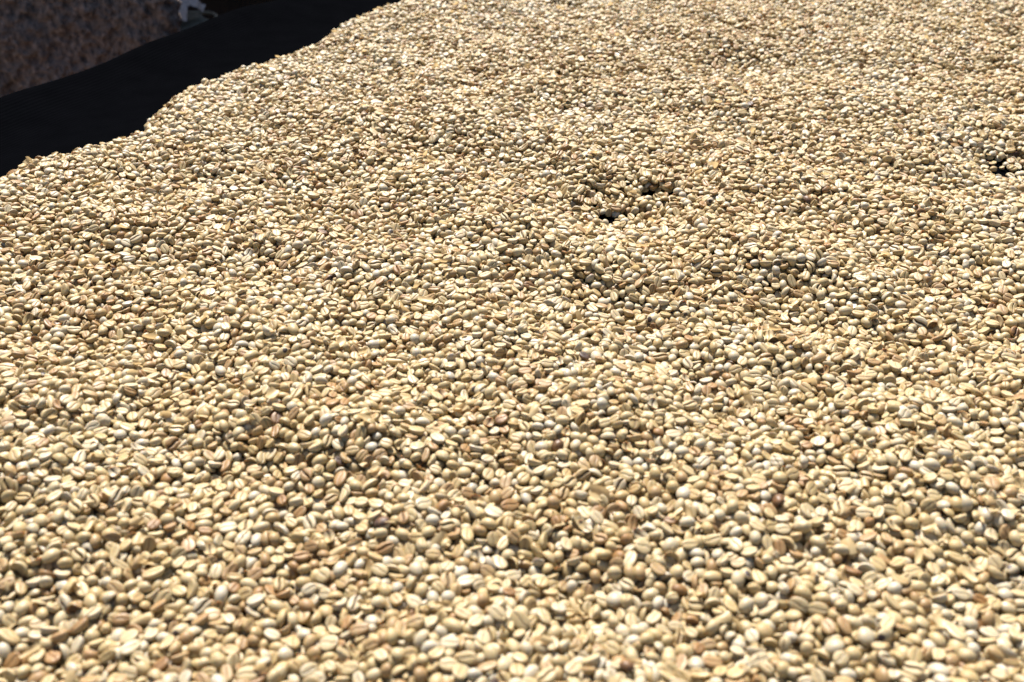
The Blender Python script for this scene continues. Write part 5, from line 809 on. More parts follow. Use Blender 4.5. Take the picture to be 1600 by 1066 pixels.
-693,-404,93,3,14,-87,10,-632,-356,108,39,-48,3,1,-642,-163,99,69,55,44,0,-683,-108,99,12,-39,-90,0,-662,47,85,-35,53,60,8,-675,168,100,-8,-16,-81,9,-605,314,102,-1,-11,22,4,-684,483,102,36,19,-70,2,
-657,590,93,-2,36,-76,5,-616,654,100,-49,-19,-42,0,-630,801,88,-3,-92,-36,9,-703,916,88,20,0,-88,0,-629,1024,101,22,-16,-26,10,-686,1142,74,-68,-5,70,8,-685,1209,60,4,-20,92,4,-566,-1199,110,4,76,-58,7,
-538,-1131,97,-12,96,19,6,-486,-961,88,-11,18,96,0,-484,-834,130,-9,96,-11,0,-519,-784,106,1,-94,-21,3,-492,-686,110,-46,-4,36,1,-532,-555,101,-23,-6,-58,11,-563,-396,124,-25,-18,-94,11,-523,-315,85,10,-9,20,1,
-571,-155,87,-31,23,-85,1,-564,-50,95,94,25,17,8,-450,35,64,-2,-22,-52,4,-482,161,106,-23,-12,35,6,-510,244,104,-16,-92,27,4,-556,434,86,-49,-39,-20,6,-582,571,117,-36,8,-52,3,-525,631,115,-22,-96,0,11,
-531,753,93,10,22,-63,0,-561,822,78,14,44,74,4,-553,1002,111,-20,15,-88,3,-559,1092,84,55,-80,-19,10,-537,1270,94,-20,35,-3,4,-449,-1278,98,-16,-72,-64,1,-447,-1115,109,-11,-18,89,2,-401,-993,123,-85,48,2,0,
-349,-838,101,-5,-7,-97,1,-408,-801,73,-64,15,-47,5,-440,-597,97,96,4,20,4,-391,-549,109,-28,27,91,1,-368,-380,104,-35,-34,67,1,-439,-254,95,4,-11,77,0,-426,-105,93,16,-2,95,11,-435,-31,85,-24,0,-92,4,
-393,58,74,65,72,-4,2,-423,165,72,7,33,22,5,-332,240,108,41,-76,-37,4,-382,457,93,-20,-46,72,10,-468,525,91,69,16,54,2,-442,667,106,-23,-94,19,2,-393,833,85,31,10,-31,1,-378,894,91,98,16,-3,2,
-406,962,102,-18,-29,80,2,-422,1110,104,-19,47,-80,6,-460,1281,124,84,-5,11,3,-333,-1262,96,-46,86,-12,2,-272,-1083,72,24,94,-8,0,-349,-1047,78,-34,-91,-13,9,-268,-890,78,-4,10,-33,1,-349,-709,124,21,18,-34,6,
-313,-560,106,-11,23,95,2,-309,-489,64,4,9,8,2,-336,-417,140,7,22,29,2,-293,-294,102,-7,-13,12,8,-278,-151,92,3,-14,98,3,-298,-18,99,-6,95,-26,2,-316,49,81,7,23,-89,2,-333,103,90,-19,-63,-72,11,
-290,314,109,-12,-18,3,2,-259,450,107,45,-32,-30,0,-378,590,104,-11,29,-20,3,-303,684,96,52,78,29,0,-346,812,144,-9,-1,-87,1,-243,942,79,-14,46,-84,1,-333,1042,92,31,-91,22,0,-317,1137,104,-4,-55,-80,0,
-142,-1247,116,-10,19,76,0,-187,-1073,105,12,-97,17,0,-255,-1029,87,1,8,96,2,-198,-929,128,83,-12,7,11,-141,-811,121,-28,-5,-3,4,-96,-661,95,1,29,-87,10,-161,-522,96,31,-5,-57,4,-126,-461,109,67,47,6,5,
-177,-267,64,-16,20,95,8,-202,-203,96,68,-14,-12,1,-210,-24,99,93,-13,22,2,-246,18,104,5,26,95,2,-126,216,137,-10,-96,-7,5,-184,341,72,33,-88,31,9,-256,374,123,1,47,-14,1,-150,558,93,-93,19,22,4,
-128,666,107,29,-15,-47,4,-158,733,59,29,-33,-70,4,-208,845,91,13,6,51,2,-110,903,120,-11,-7,-43,0,-164,1141,100,44,10,-4,2,-195,1229,94,-21,-7,-49,7,-43,-1297,104,-36,31,87,10,-41,-1169,121,99,0,-3,0,
-101,-1106,118,-34,-92,-13,11,-22,-1032,104,85,37,6,2,-62,-850,94,7,-13,87,9,-57,-789,101,-59,-12,16,4,-31,-624,94,27,-31,49,4,-101,-519,90,-13,-98,-5,4,-28,-375,79,-30,-15,92,0,-127,-259,117,-71,63,0,1,
-28,-228,83,-35,-69,32,7,-79,5,121,-57,-79,2,10,-24,70,100,89,30,-10,7,-124,158,91,39,-18,87,0,-119,279,72,4,38,81,6,-119,377,129,3,-6,-3,0,-67,551,108,91,-3,-7,7,-83,605,100,-4,-28,-12,7,
-6,761,108,77,-56,-18,9,-9,890,78,8,-96,-14,0,-14,1072,97,49,35,72,11,-97,1131,83,1,90,13,3,-29,1276,112,-16,-27,75,6,122,-1272,117,-11,19,94,8,97,-1095,94,91,0,-33,6,103,-983,89,53,-40,-12,0,
74,-866,120,26,-7,91,10,61,-718,88,-24,-13,24,6,74,-638,80,57,64,-14,8,64,-515,114,21,-32,90,9,93,-421,91,52,-84,4,1,93,-354,97,-13,16,29,10,89,-168,71,-15,25,94,2,114,-41,111,-36,91,-11,3,
29,28,79,31,8,76,4,89,159,105,-57,79,11,0,37,273,67,25,-80,-52,5,11,409,72,-66,-49,6,4,20,540,122,-25,91,19,0,50,683,100,-17,-95,20,3,95,744,122,-28,-18,54,3,33,917,100,25,34,36,2,
104,1041,112,-76,-62,-13,0,53,1115,85,0,-20,93,3,37,1298,98,8,-6,40,9,173,-1230,107,-88,-45,0,2,217,-1176,113,-34,18,54,10,155,-1041,121,29,13,89,1,134,-832,116,26,91,-6,10,139,-756,120,41,0,-84,2,
194,-725,127,-39,13,-1,2,188,-528,103,62,74,3,5,161,-445,94,-37,6,11,2,195,-250,118,13,4,-19,10,188,-165,106,90,31,29,6,189,-64,116,51,82,1,0,205,111,109,-11,-10,96,0,167,184,102,3,33,86,0,
124,338,115,-18,-18,95,3,223,443,90,5,-23,79,8,139,554,72,1,9,-73,4,154,621,91,-11,97,15,4,208,810,85,23,42,23,2,169,827,72,-80,2,20,4,190,1034,99,12,-20,0,0,223,1129,110,11,-20,-59,3,
217,1232,95,6,8,74,2,311,-1237,116,66,-72,-6,0,339,-1161,71,-60,78,8,11,294,-1061,86,5,20,96,0,347,-903,98,-65,75,4,6,270,-795,86,-76,44,-34,9,372,-610,123,-71,55,-39,6,322,-503,103,-84,43,-1,9,
291,-397,120,28,-2,-60,1,261,-273,90,12,-16,-17,0,282,-233,72,25,-2,-37,4,313,-86,108,14,-6,83,6,304,35,94,68,-62,8,2,237,219,78,-43,71,-53,0,232,281,101,-83,41,-18,2,334,394,116,-28,14,49,4,
256,498,127,6,98,-12,3,288,621,94,-1,-26,-95,2,244,791,107,-27,48,-13,0,283,916,115,-11,30,-91,0,243,1048,73,-2,21,-52,4,282,1116,107,-19,-25,54,0,307,1213,116,-9,-5,89,1,360,-1200,106,23,26,90,0,
376,-1111,122,56,49,-23,6,380,-1038,86,-8,14,-57,1,463,-949,75,66,49,-54,8,423,-803,84,-10,10,-81,0,417,-624,88,89,-41,-6,9,429,-533,120,7,-97,3,3,386,-423,94,-86,40,-16,7,446,-322,97,-43,60,66,4,
464,-175,92,-28,-25,73,2,477,-105,135,36,-91,0,0,428,30,105,-93,0,-20,4,484,269,130,-22,-18,70,3,346,305,63,10,7,90,8,454,408,94,-23,-80,-16,2,407,523,66,11,-43,36,8,399,662,94,-84,-7,-25,2,
430,784,110,89,17,6,0,456,837,114,-90,-6,13,0,361,1035,78,30,25,81,4,376,1110,83,-82,-26,-26,0,410,1279,83,22,-6,24,4,552,-1242,80,23,-23,-50,0,536,-1097,108,29,-9,78,6,538,-1026,87,4,12,35,0,
508,-928,93,55,31,-59,7,536,-780,99,12,-35,-44,2,485,-675,105,-94,29,5,9,527,-563,88,-26,11,-24,0,506,-415,110,4,97,21,5,502,-307,83,66,-42,-42,9,555,-199,93,-3,-24,-12,8,561,-65,89,-6,-15,58,2,
495,32,77,-31,6,-64,0,499,184,112,-14,10,75,7,519,252,85,-10,2,-39,7,560,457,110,35,-13,48,10,575,521,109,-20,-23,17,0,554,695,66,3,7,-25,2,564,709,112,-90,-41,7,7,572,908,103,-14,20,-95,10,
502,982,81,44,10,-32,4,528,1110,90,-16,3,-24,11,528,1237,82,47,-32,52,2,650,-1264,101,4,11,98,3,612,-1141,101,0,-27,-77,6,667,-1064,97,-9,91,9,1,684,-809,134,-3,73,-46,3,673,-772,74,-6,-26,7,1,
628,-628,89,13,-4,-2,0,692,-509,114,22,3,-70,4,638,-372,103,-49,-62,8,2,628,-217,121,62,68,-33,0,578,-148,127,80,-53,-4,7,624,-104,119,-84,50,-14,9,597,5,109,-35,-39,74,5,682,179,85,5,40,83,6,
671,254,72,19,-36,87,4,619,431,104,12,86,-40,10,654,532,109,57,-4,12,1,611,582,97,13,7,93,4,665,815,93,-29,-27,-14,7,683,904,99,7,-27,-63,4,680,1069,68,38,48,-51,2,629,1111,79,79,48,-36,2,
709,1164,118,-16,33,36,1,737,-1254,111,52,-53,-56,5,804,-1164,113,-30,70,-37,9,749,-1010,118,44,85,-23,0,750,-916,129,-35,36,58,2,802,-706,81,-20,-19,95,2,773,-632,85,-7,24,-88,2,843,-486,110,3,-52,-38,8,
701,-331,102,89,-31,-9,2,710,-249,85,11,11,68,0,791,-156,69,0,-15,-98,2,789,-86,82,-13,-25,23,10,733,66,71,-5,15,-88,2,811,149,113,11,92,-30,2,746,324,135,42,-14,85,1,825,442,81,0,-85,-49,2,
709,587,99,-10,-5,-37,2,805,703,85,49,-73,8,2,758,774,91,-51,-84,6,0,810,821,125,-1,-14,-98,4,733,1019,101,-28,2,-83,10,842,1151,98,-29,-13,90,0,805,1229,109,-92,36,-8,5,840,-1296,88,-25,23,-72,0,
849,-1079,78,78,50,-25,0,860,-1007,104,46,82,5,0,809,-809,138,1,-22,96,8,868,-792,107,-40,13,-61,1,929,-662,70,13,15,48,8,843,-533,82,-38,62,-50,4,852,-422,116,16,45,73,1,894,-342,104,-6,-18,27,1,
888,-248,106,13,-2,74,4,861,-47,82,-33,89,-27,11,840,96,93,-3,-31,-59,10,870,186,86,-39,-80,-22,11,909,289,89,72,28,9,1,895,437,100,42,-87,4,2,853,514,92,91,-10,33,0,857,629,76,-40,-84,33,1,
874,816,95,-2,-13,94,9,852,904,82,80,33,5,2,855,945,118,-93,-1,-19,4,922,1155,103,10,4,-54,2,887,1203,71,-22,-36,-62,4,968,-1281,140,-71,-49,-13,2,1016,-1075,107,-11,19,-91,1,1036,-1006,97,-40,8,54,9,
985,-812,116,20,23,-73,9,1073,-776,134,61,-67,-24,11,1039,-671,120,26,-83,-41,5,998,-521,100,-94,-19,4,11,959,-448,101,-68,-71,-3,1,1062,-317,99,-98,-13,9,2,1072,-251,96,-38,19,-16,5,1000,-43,103,15,-94,-8,7,
965,53,112,2,-18,-72,1,966,113,88,8,89,41,4,1050,270,75,-81,-25,-50,8,1018,432,114,-10,24,-74,3,1034,535,65,-23,-27,78,9,986,632,108,-17,20,4,2,981,702,87,-5,-32,-87,9,973,938,81,40,87,1,4,
1048,984,113,-66,-63,27,0,1045,1116,102,8,-14,-97,1,1112,-1184,93,-2,-31,-12,2,1122,-1030,103,-57,-80,-5,8,1108,-897,92,-19,-13,51,0,1150,-719,113,-12,4,-23,10,1165,-613,107,6,-18,96,9,1076,-562,96,-6,-11,-63,6,
1078,-434,113,87,-44,-12,11,1124,-287,70,-64,67,-23,0,1157,-222,87,-20,95,-11,8,1099,-40,85,-80,34,-13,8,1142,97,112,44,-4,21,11,1134,190,70,6,43,71,10,1058,278,112,-27,21,-18,4,1087,448,99,-84,-49,-11,0,
1042,506,122,-44,13,-19,0,1083,649,86,48,-16,-75,0,1163,797,100,89,-36,-23,9,1164,933,98,1,21,-51,1,1166,1030,84,-1,-8,-59,9,1120,1098,88,-28,94,10,1,1177,1299,104,-4,16,94,2,1187,-1196,82,-15,20,-96,6,
1226,-1128,98,98,-15,3,2,1261,-1032,76,-41,7,10,2,1228,-874,111,-40,7,-71,1,1277,-727,84,-9,-36,90,8,1235,-696,94,37,-91,-9,2,1209,-518,97,26,-1,78,9,1283,-389,103,5,16,-52,0,1268,-305,96,-27,-5,-18,5,
1265,-53,109,-69,-61,5,3,1263,33,101,-7,9,-98,5,1260,185,90,97,16,-5,2,1218,267,90,-1,-27,-71,6,1214,400,73,-3,-5,11,9,1218,542,78,94,-5,9,11,1286,643,67,11,6,-91,1,1281,784,90,82,42,-33,9,
1255,851,98,39,-48,-37,6,1244,999,75,16,42,-87,1,1216,1164,83,-9,-88,38,6,1237,1258,81,-69,-68,19,1,1295,-765,117,17,0,-79,0,-1277,-709,122,32,-25,-76,3,-1220,-1256,98,-84,-37,-22,2,-1255,-1141,99,-12,98,4,1,
-1255,-966,120,-11,-44,-88,4,-1220,-919,130,10,4,-24,1,-1192,-777,108,22,-21,7,2,-1209,-684,86,19,-87,-23,2,-1237,-518,111,-10,14,-91,2,-1240,-394,121,11,5,-96,1,-1224,-298,130,88,-14,6,0,-1237,-211,107,45,9,82,0,
-1250,-95,136,-61,2,16,3,-1293,18,95,11,15,16,10,-1255,132,107,1,29,94,1,-1237,290,96,-3,-13,97,10,-1269,357,114,90,33,22,5,-1211,517,89,-2,13,22,10,-1261,750,94,0,-28,95,5,-1223,922,90,1,-10,-37,0,
-1277,978,100,20,-20,-73,0,-1257,1139,109,26,22,93,10,-1257,1262,126,-31,13,11,4,-1140,-1244,90,0,19,-86,9,-1222,-1080,123,33,23,-88,8,-1062,-1071,118,79,59,-5,9,-1083,-871,122,1,-25,45,0,-1078,-816,103,21,96,-4,2,
-1120,-596,105,-13,22,-93,3,-1098,-526,102,-82,45,-10,6,-1154,-441,111,15,-16,96,1,-1139,-337,124,-27,2,11,5,-1096,-169,93,17,51,83,4,-1121,-16,95,-16,45,-68,2,-1060,76,135,-1,-3,-65,4,-1136,147,128,36,87,24,3,
-1091,332,102,26,-21,1,6,-1103,394,115,0,91,-6,5,-1212,504,138,-18,10,47,0,-1124,606,113,12,-27,-92,2,-1118,762,89,0,-23,10,7,-1170,879,115,-39,67,-51,1,-1102,1073,137,-77,17,-50,5,-1143,1087,76,-5,-2,-12,0,
-988,-1256,105,-18,-2,-71,5,-970,-1125,131,12,-8,1,0,-1009,-1002,106,-53,31,30,4,-994,-871,108,99,-8,2,3,-1024,-718,113,-36,9,80,4,-969,-665,114,85,28,14,9,-958,-540,117,1,15,-55,10,-1025,-474,118,-26,12,-33,6,
-939,-227,114,-7,-10,-67,0,-947,-135,119,30,-90,10,2,-993,-73,118,-24,-93,-24,0,-983,-13,138,92,14,-19,3,-1067,198,130,15,43,27,2,-985,324,106,-6,-42,65,5,-966,455,111,26,-85,35,1,-1002,555,103,96,-4,-20,11,
-1029,596,137,1,14,98,11,-1027,822,121,-71,64,-5,1,-1028,915,100,14,31,19,8,-891,1041,146,3,20,94,0,-1006,1240,105,3,-33,-55,2,-843,-1231,124,-88,-4,8,5,-846,-1158,92,1,-7,-65,9,-848,-1064,118,-4,-92,-9,7,
-892,-861,114,-2,-98,12,5,-862,-762,92,-39,14,9,2,-901,-679,118,83,41,29,10,-914,-615,128,-8,-20,-90,5,-931,-474,140,-27,60,74,0,-927,-301,100,-57,76,-7,1,-830,-227,147,28,33,75,5,-887,-91,81,-2,5,-72,2,
-827,87,117,27,10,-51,1,-910,144,110,-3,97,14,1,-953,245,139,-99,3,-4,4,-897,364,105,-18,33,92,11,-903,583,150,24,-86,38,3,-898,643,151,7,46,-87,5,-834,840,113,67,-62,-24,1,-917,924,74,-54,-41,71,8,
-870,1049,103,-94,-12,26,9,-919,1195,85,53,42,-16,2,-771,-1246,143,29,-6,-36,2,-788,-1152,126,-7,-21,72,9,-700,-975,131,-49,79,34,0,-693,-881,115,-7,-7,-50,1,-745,-807,140,18,18,-80,11,-762,-698,90,-7,22,65,2,
-757,-581,71,19,14,-85,6,-746,-474,93,-3,-27,94,10,-802,-377,121,45,-29,-59,0,-755,-241,103,7,19,62,2,-794,-79,112,-25,1,72,2,-774,23,92,8,26,37,0,-792,134,54,-6,-26,70,4,-785,343,103,-11,-1,93,0,
-793,431,121,-17,29,84,0,-733,524,97,-20,-10,15,1,-738,652,115,38,-83,-30,11,-739,791,100,45,15,33,11,-701,936,153,54,14,-75,1,-766,1029,119,-14,5,60,3,-677,1124,129,-84,-38,32,1,-795,1268,80,25,-41,-63,1,
-612,-1295,78,-62,-71,-6,10,-596,-1141,121,3,-6,-97,10,-571,-1055,100,-15,6,69,1,-569,-835,142,-22,30,-30,11,-669,-815,126,-13,-2,-44,9,-604,-563,133,15,80,-49,1,-629,-518,143,-97,-4,-2,2,-638,-440,130,-98,-15,-2,3,
-626,-300,100,7,12,72,8,-685,-186,114,-86,28,-21,10,-598,-23,124,23,9,49,8,-678,101,118,45,-15,-1,2,-654,233,113,47,82,-26,0,-528,290,117,-18,12,50,9,-665,424,107,21,15,-87,7,-641,529,107,-70,61,34,3,
-571,696,122,18,74,-61,5,-661,776,117,-71,49,20,2,-652,893,122,-16,4,-97,2,-657,961,84,37,-25,-62,2,-635,1085,96,31,15,-19,7,-654,1198,103,-17,14,94,7,-498,-1121,144,-95,28,-3,2,-540,-997,120,-21,-6,-22,2,
-493,-906,121,16,-22,71,7,-473,-732,122,37,-88,14,1,-489,-623,124,97,-1,14,9,-459,-502,127,80,57,8,7,-499,-467,140,-16,-15,6,10,-539,-301,133,14,28,-74,10,-524,-158,104,15,-6,77,9,-486,-58,130,-64,62,-36,2,
-492,54,125,87,2,-47,6,-511,179,138,87,37,13,0,-529,317,77,2,3,49,4,-514,397,110,17,-91,-28,4,-601,473,68,-85,-15,-31,4,-487,706,112,-23,-10,45,1,-595,760,128,-12,7,-41,0,-580,856,124,-33,-22,55,3,
-572,1075,123,28,5,25,0,-500,1116,105,-83,45,-28,0,-531,1198,96,-30,94,1,6,-401,-1233,100,5,47,54,2,-399,-1074,104,84,-7,-32,0,-334,-990,135,-20,-4,41,7,-423,-892,129,93,-32,7,9,-416,-756,107,18,-53,-77,2,
-403,-636,111,22,14,17,4,-392,-492,119,29,-26,-87,1,-473,-386,103,26,0,96,10,-427,-329,123,-5,12,93,6,-413,-141,129,5,-30,89,1,-412,-1,116,-40,-87,16,0,-418,83,102,21,2,-93,0,-362,169,77,5,35,-18,0,
-462,342,125,-26,92,-13,7,-413,403,106,-28,9,93,5,-458,602,114,23,37,-51,9,-380,698,123,-13,-14,47,0,-406,796,109,7,-15,47,2,-443,892,115,42,-19,54,2,-402,1041,121,51,-9,-51,3,-458,1184,111,-2,-94,-13,11,
-447,1245,99,-10,49,85,1,-348,-1194,74,42,-16,87,4,-319,-1093,87,5,-32,64,8,-311,-1051,119,1,-19,-3,6,-258,-880,120,-72,-67,8,2,-319,-777,131,-5,12,-81,3,-289,-667,113,-93,32,4,0,-309,-481,110,13,-22,95,3,
-251,-407,152,26,-40,-72,3,-370,-260,152,45,-88,6,3,-274,-188,127,-2,3,99,2,-279,-80,101,27,30,-19,2,-351,-5,104,-19,16,-11,8,-284,172,85,8,-21,35,0,-325,358,130,35,-67,63,9,-327,448,134,41,-55,65,6,
-316,557,106,-17,26,-66,1,-318,636,112,34,13,-22,0,-275,814,114,31,-18,-69,0,-337,884,115,5,9,-58,1,-274,1022,113,23,-3,-83,2,-346,1084,110,3,41,86,2,-284,1256,129,5,10,-85,0,-133,-1184,136,-24,-4,36,10,
-180,-1168,113,-69,-69,1,0,-170,-1029,117,-25,22,88,9,-192,-853,125,-51,-84,7,9,-115,-730,120,2,-9,-98,2,-186,-692,115,11,-85,-47,5,-147,-629,114,-11,-8,1,4,-211,-357,120,21,5,-64,0,-155,-327,120,27,91,-15,3,
-227,-259,104,-10,31,-5,4,-118,-61,120,-47,-87,5,1,-159,29,113,-47,-86,-11,9,-226,155,104,33,-42,-68,4,-216,302,121,46,85,-5,0,-194,420,101,65,-64,-16,0,-208,541,121,-96,5,-10,1,-238,624,109,-41,-62,53,5,
-180,781,117,9,0,-39,6,-178,862,130,3,-18,95,0,-191,1024,144,-34,12,-73,4,-150,1101,124,5,-97,-20,7,-129,1197,111,-71,-20,62,5,-91,-1265,101,64,53,-8,1,22,-1092,120,-6,-43,-53,6,-108,-1037,107,-62,70,27,7,
-19,-831,128,-5,1,-43,0,-94,-743,83,-27,10,67,1,-44,-688,116,12,-18,89,2,-53,-525,118,24,-92,-25,2,-74,-411,101,28,2,86,0,-78,-308,108,32,6,91,1,0,-195,112,13,16,-15,0,-45,-63,102,-14,12,36,4,
-96,94,99,-6,-28,16,0,-77,256,136,-83,36,32,1,-124,306,132,96,18,10,6,-40,409,92,-28,-68,4,9,-28,584,132,11,2,62,1,-123,717,108,-8,-54,79,4,-106,768,126,-83,47,-22,2,-47,880,119,-7,-47,76,8,
-59,949,126,-14,-8,-31,2,-99,1143,134,8,-5,84,4,23,-1290,119,19,51,71,3,34,-1195,96,29,-6,93,7,100,-1067,144,38,53,50,10,35,-948,110,17,-8,26,3,-27,-918,139,11,-3,-28,4,86,-785,128,-42,-74,25,9,
26,-677,117,50,84,-9,0,125,-570,96,4,-12,17,9,47,-443,117,-11,5,92,0,141,-314,138,41,84,28,0,50,-158,124,54,-41,3,0,15,-101,91,43,8,69,9,53,1,108,-31,2,-92,6,42,180,127,58,60,32,10,
65,313,122,-54,-50,66,9,46,384,100,-5,-15,20,0,101,446,123,19,28,52,5,94,613,119,7,-2,98,1,27,746,132,5,9,68,2,96,882,100,-64,68,4,0,85,966,123,-1,-7,-91,9,39,1095,119,13,-10,91,9,
46,1173,119,-23,15,80,0,245,-1229,132,87,43,13,1,224,-1101,109,3,-13,-88,0,172,-965,108,11,17,-31,3,217,-825,113,9,69,-64,4,193,-786,129,-83,-26,41,5,66,-615,122,7,35,-92,4,125,-492,131,27,-10,94,2,
176,-380,97,-3,-97,18,9,187,-314,109,-26,-27,92,2,229,-203,139,19,20,87,1,181,10,138,-85,49,13,4,125,40,107,-8,10,40,0,198,225,112,-8,29,89,2,117,262,109,1,29,-90,2,206,356,109,-28,-6,-65,3,
180,562,119,49,85,12,3,112,673,125,17,-40,74,2,136,815,132,51,54,-37,7,201,866,117,3,-14,18,0,195,957,95,3,-39,-54,2,151,1115,122,-41,66,-45,10,112,1186,142,-81,52,-14,6,369,-1258,125,20,25,-83,1,
294,-1141,113,-20,18,-73,6,359,-1049,135,15,95,15,1,260,-863,117,33,-88,26,2,243,-761,105,74,55,26,9,249,-672,62,29,-19,-88,8,316,-546,124,-20,-77,-58,0,269,-474,117,-18,-13,72,7,259,-325,122,-87,46,-2,9,
264,-157,103,-4,50,-69,0,255,-37,126,32,23,28,1,287,80,131,33,-33,-43,6,284,220,115,27,-90,16,2,297,276,128,14,14,-1,6,265,399,122,-1,-49,70,5,274,567,131,10,-1,3,3,265,669,111,11,92,-34,4,
279,731,111,-7,-10,98,4,373,941,135,85,50,1,0,310,1015,98,66,69,-26,7,309,1054,131,90,-39,14,8,437,-1068,115,-29,3,66,2,478,-1019,85,91,-28,-23,7,418,-920,117,19,90,17,0,407,-779,132,-23,-13,12,6,
477,-590,99,2,-31,65,4,481,-495,128,-25,45,-61,7,401,-469,126,-93,4,26,2,374,-342,116,44,-67,-17,1,408,-191,97,-12,-14,90,0,400,14,133,12,11,-50,0,343,27,122,13,20,11,9,413,283,153,-60,-65,-27,0,
416,298,103,-12,94,25,2,400,493,126,89,-34,-6,1,370,487,90,-7,24,72,4,417,610,116,-19,-2,-92,0,376,820,92,-9,-10,-65,4,482,940,115,-26,-8,-95,0,426,1029,108,-19,-97,-7,6,342,1118,131,-71,46,-44,11,
387,1167,98,-51,-6,-29,0,494,-1234,98,17,9,80,7,547,-1165,125,41,-55,-69,7,497,-991,122,-31,20,66,5,516,-860,104,-52,-65,40,5,466,-819,122,-20,-21,70,2,548,-622,111,8,21,-96,9,515,-498,77,-66,-54,-50,7,
561,-456,132,-57,-74,9,10,551,-266,101,-2,-6,-96,5,519,-160,109,38,-37,-70,9,483,-35,109,-41,-36,-80,0,551,63,111,43,-9,-84,2,545,208,136,-12,21,-34,5,553,299,107,-20,0,20,0,490,401,123,23,12,95,1,
510,548,121,27,-5,28,3,492,696,93,17,16,9,8,615,761,120,12,-31,-93,6,528,838,130,9,30,-90,3,553,968,113,-26,19,-92,10,554,1167,122,-35,48,-37,0,511,1296,116,69,-55,4,1,610,1285,115,-77,-60,4,0,
664,-1198,96,-18,46,82,10,604,-1099,130,-19,12,39,3,590,-967,109,-1,29,-53,0,632,-882,113,70,-39,-23,7,609,-753,92,-59,-60,13,0,657,-704,106,28,90,30,9,683,-581,98,21,15,-25,1,653,-432,110,17,5,-96,11,
715,-325,140,-24,23,-31,0,649,-154,145,-44,83,26,1,681,-79,129,-35,-82,41,0,624,49,125,1,-90,20,9,607,164,117,-26,-10,-78,1,622,301,68,69,-13,-30,4,650,481,116,4,18,-10,5,630,594,135,2,-3,72,3,
712,652,94,-55,73,33,8,737,795,132,27,94,-7,10,603,841,104,-5,-1,53,2,670,1012,96,86,41,-9,0,677,1111,98,-61,-41,-62,7,689,1298,92,18,2,49,3,795,-1241,117,-6,46,-6,5,703,-1132,112,-56,-75,5,2,
814,-915,111,63,-18,29,0,771,-848,105,-9,-21,-51,1,783,-753,112,-27,-23,57,3,740,-593,131,13,-12,42,5,776,-574,93,-92,-10,8,1,751,-408,113,9,-18,-95,7,764,-322,101,-71,59,24,4,757,-135,118,-95,28,-6,10,
773,-40,105,30,-17,-89,9,761,33,102,-96,18,13,1,746,152,123,52,66,47,1,795,289,119,33,6,61,1,790,376,105,-65,-72,14,6,834,559,96,-25,-28,30,0,774,634,101,-25,-31,-90,10,817,762,103,-67,58,-32,5,
744,885,137,95,14,-14,5,780,1051,119,16,33,-89,8,773,1112,111,16,3,98,9,769,1187,135,-71,21,-7,3,880,-1281,114,-65,-68,19,7,901,-1110,112,41,-42,-66,2,836,-956,105,74,-28,48,0,883,-900,123,-70,65,-25,4,
833,-741,135,-30,67,-43,4,834,-660,103,-15,-27,-93,9,909,-609,101,-3,-96,-20,1,914,-407,123,53,80,-12,1,820,-310,115,8,4,-60,10,841,-122,100,12,20,9,2,860,-38,129,99,-2,8,7,898,73,93,20,5,30,4,
903,158,106,-10,22,-86,3,844,266,107,-23,61,-52,2,964,443,123,55,-22,-54,1,910,563,106,-33,-22,10,0,918,640,93,-23,-18,91,4,869,777,129,10,14,48,6,947,922,110,8,23,-94,8,847,1068,107,-14,16,-85,0,
926,1238,129,0,2,-67,0,885,1282,58,20,94,16,0,1053,-1255,116,32,92,18,4,968,-1198,85,-28,9,-92,4,985,-977,115,-83,-39,-21,5,1042,-864,103,22,-79,37,7,1005,-762,95,23,-15,-95,9,973,-625,106,7,-20,52,0,
1060,-508,132,-19,-19,61,5,965,-386,120,-43,5,-33,1,993,-241,132,-40,4,-11,6,978,-135,103,25,38,-88,0,1045,-89,107,-5,0,54,6,1034,11,127,-49,-86,4,0,983,201,125,21,4,16,2,1013,247,97,18,61,55,7,
1073,386,113,-8,-7,-86,4,990,575,116,16,-72,54,5,1049,668,121,-28,-7,81,2,1026,765,106,3,99,9,10,1028,900,107,12,15,-86,10,994,1003,91,4,-13,-76,1,1106,1094,138,-36,82,-36,5,967,1244,98,14,7,-96,0,
1030,1299,122,-3,-19,64,4,1191,-1190,130,-8,37,-88,1,1159,-1078,123,-27,-5,58,10,1133,-964,89,26,-16,-84,4,1108,-856,136,14,95,-5,11,1150,-787,119,15,26,94,9,1104,-647,114,8,85,33,1,1129,-497,115,57,-73,32,9,
1162,-360,86,-4,39,-67,9,1200,-296,126,58,11,-38,2,1139,-197,115,64,-69,30,0,1117,-78,129,-41,82,-32,0,1098,37,110,-83,-32,-17,4,1074,192,91,-36,12,-65,4,1196,179,109,-4,-10,93,0,1149,416,104,-6,41,-87,4,
1172,585,100,97,10,-8,4,1137,650,87,8,9,-64,4,1089,749,119,2,16,-87,1,1104,896,99,-3,19,-29,2,1114,1018,123,-65,-72,19,1,1107,1168,106,96,-12,18,6,1058,1239,110,-72,67,-9,0,1269,-1200,111,39,42,-71,0,
1288,-1159,95,40,38,74,8,1234,-985,86,83,-26,12,4,1300,-902,104,53,-37,10,10,1180,-820,82,-2,54,-83,2,1275,-661,108,-34,-78,41,4,1255,-554,111,-30,-88,5,10,1250,-267,127,-6,27,68,0,1246,-112,120,-12,22,-96,6,
1219,106,106,84,-50,16,2,1298,128,117,-13,10,97,11,1271,310,127,4,77,62,2,1196,351,104,13,93,31,2,1222,572,121,8,-6,96,6,1278,601,98,13,29,-94,1,1225,783,134,88,-41,17,10,1210,910,117,2,7,60,4,
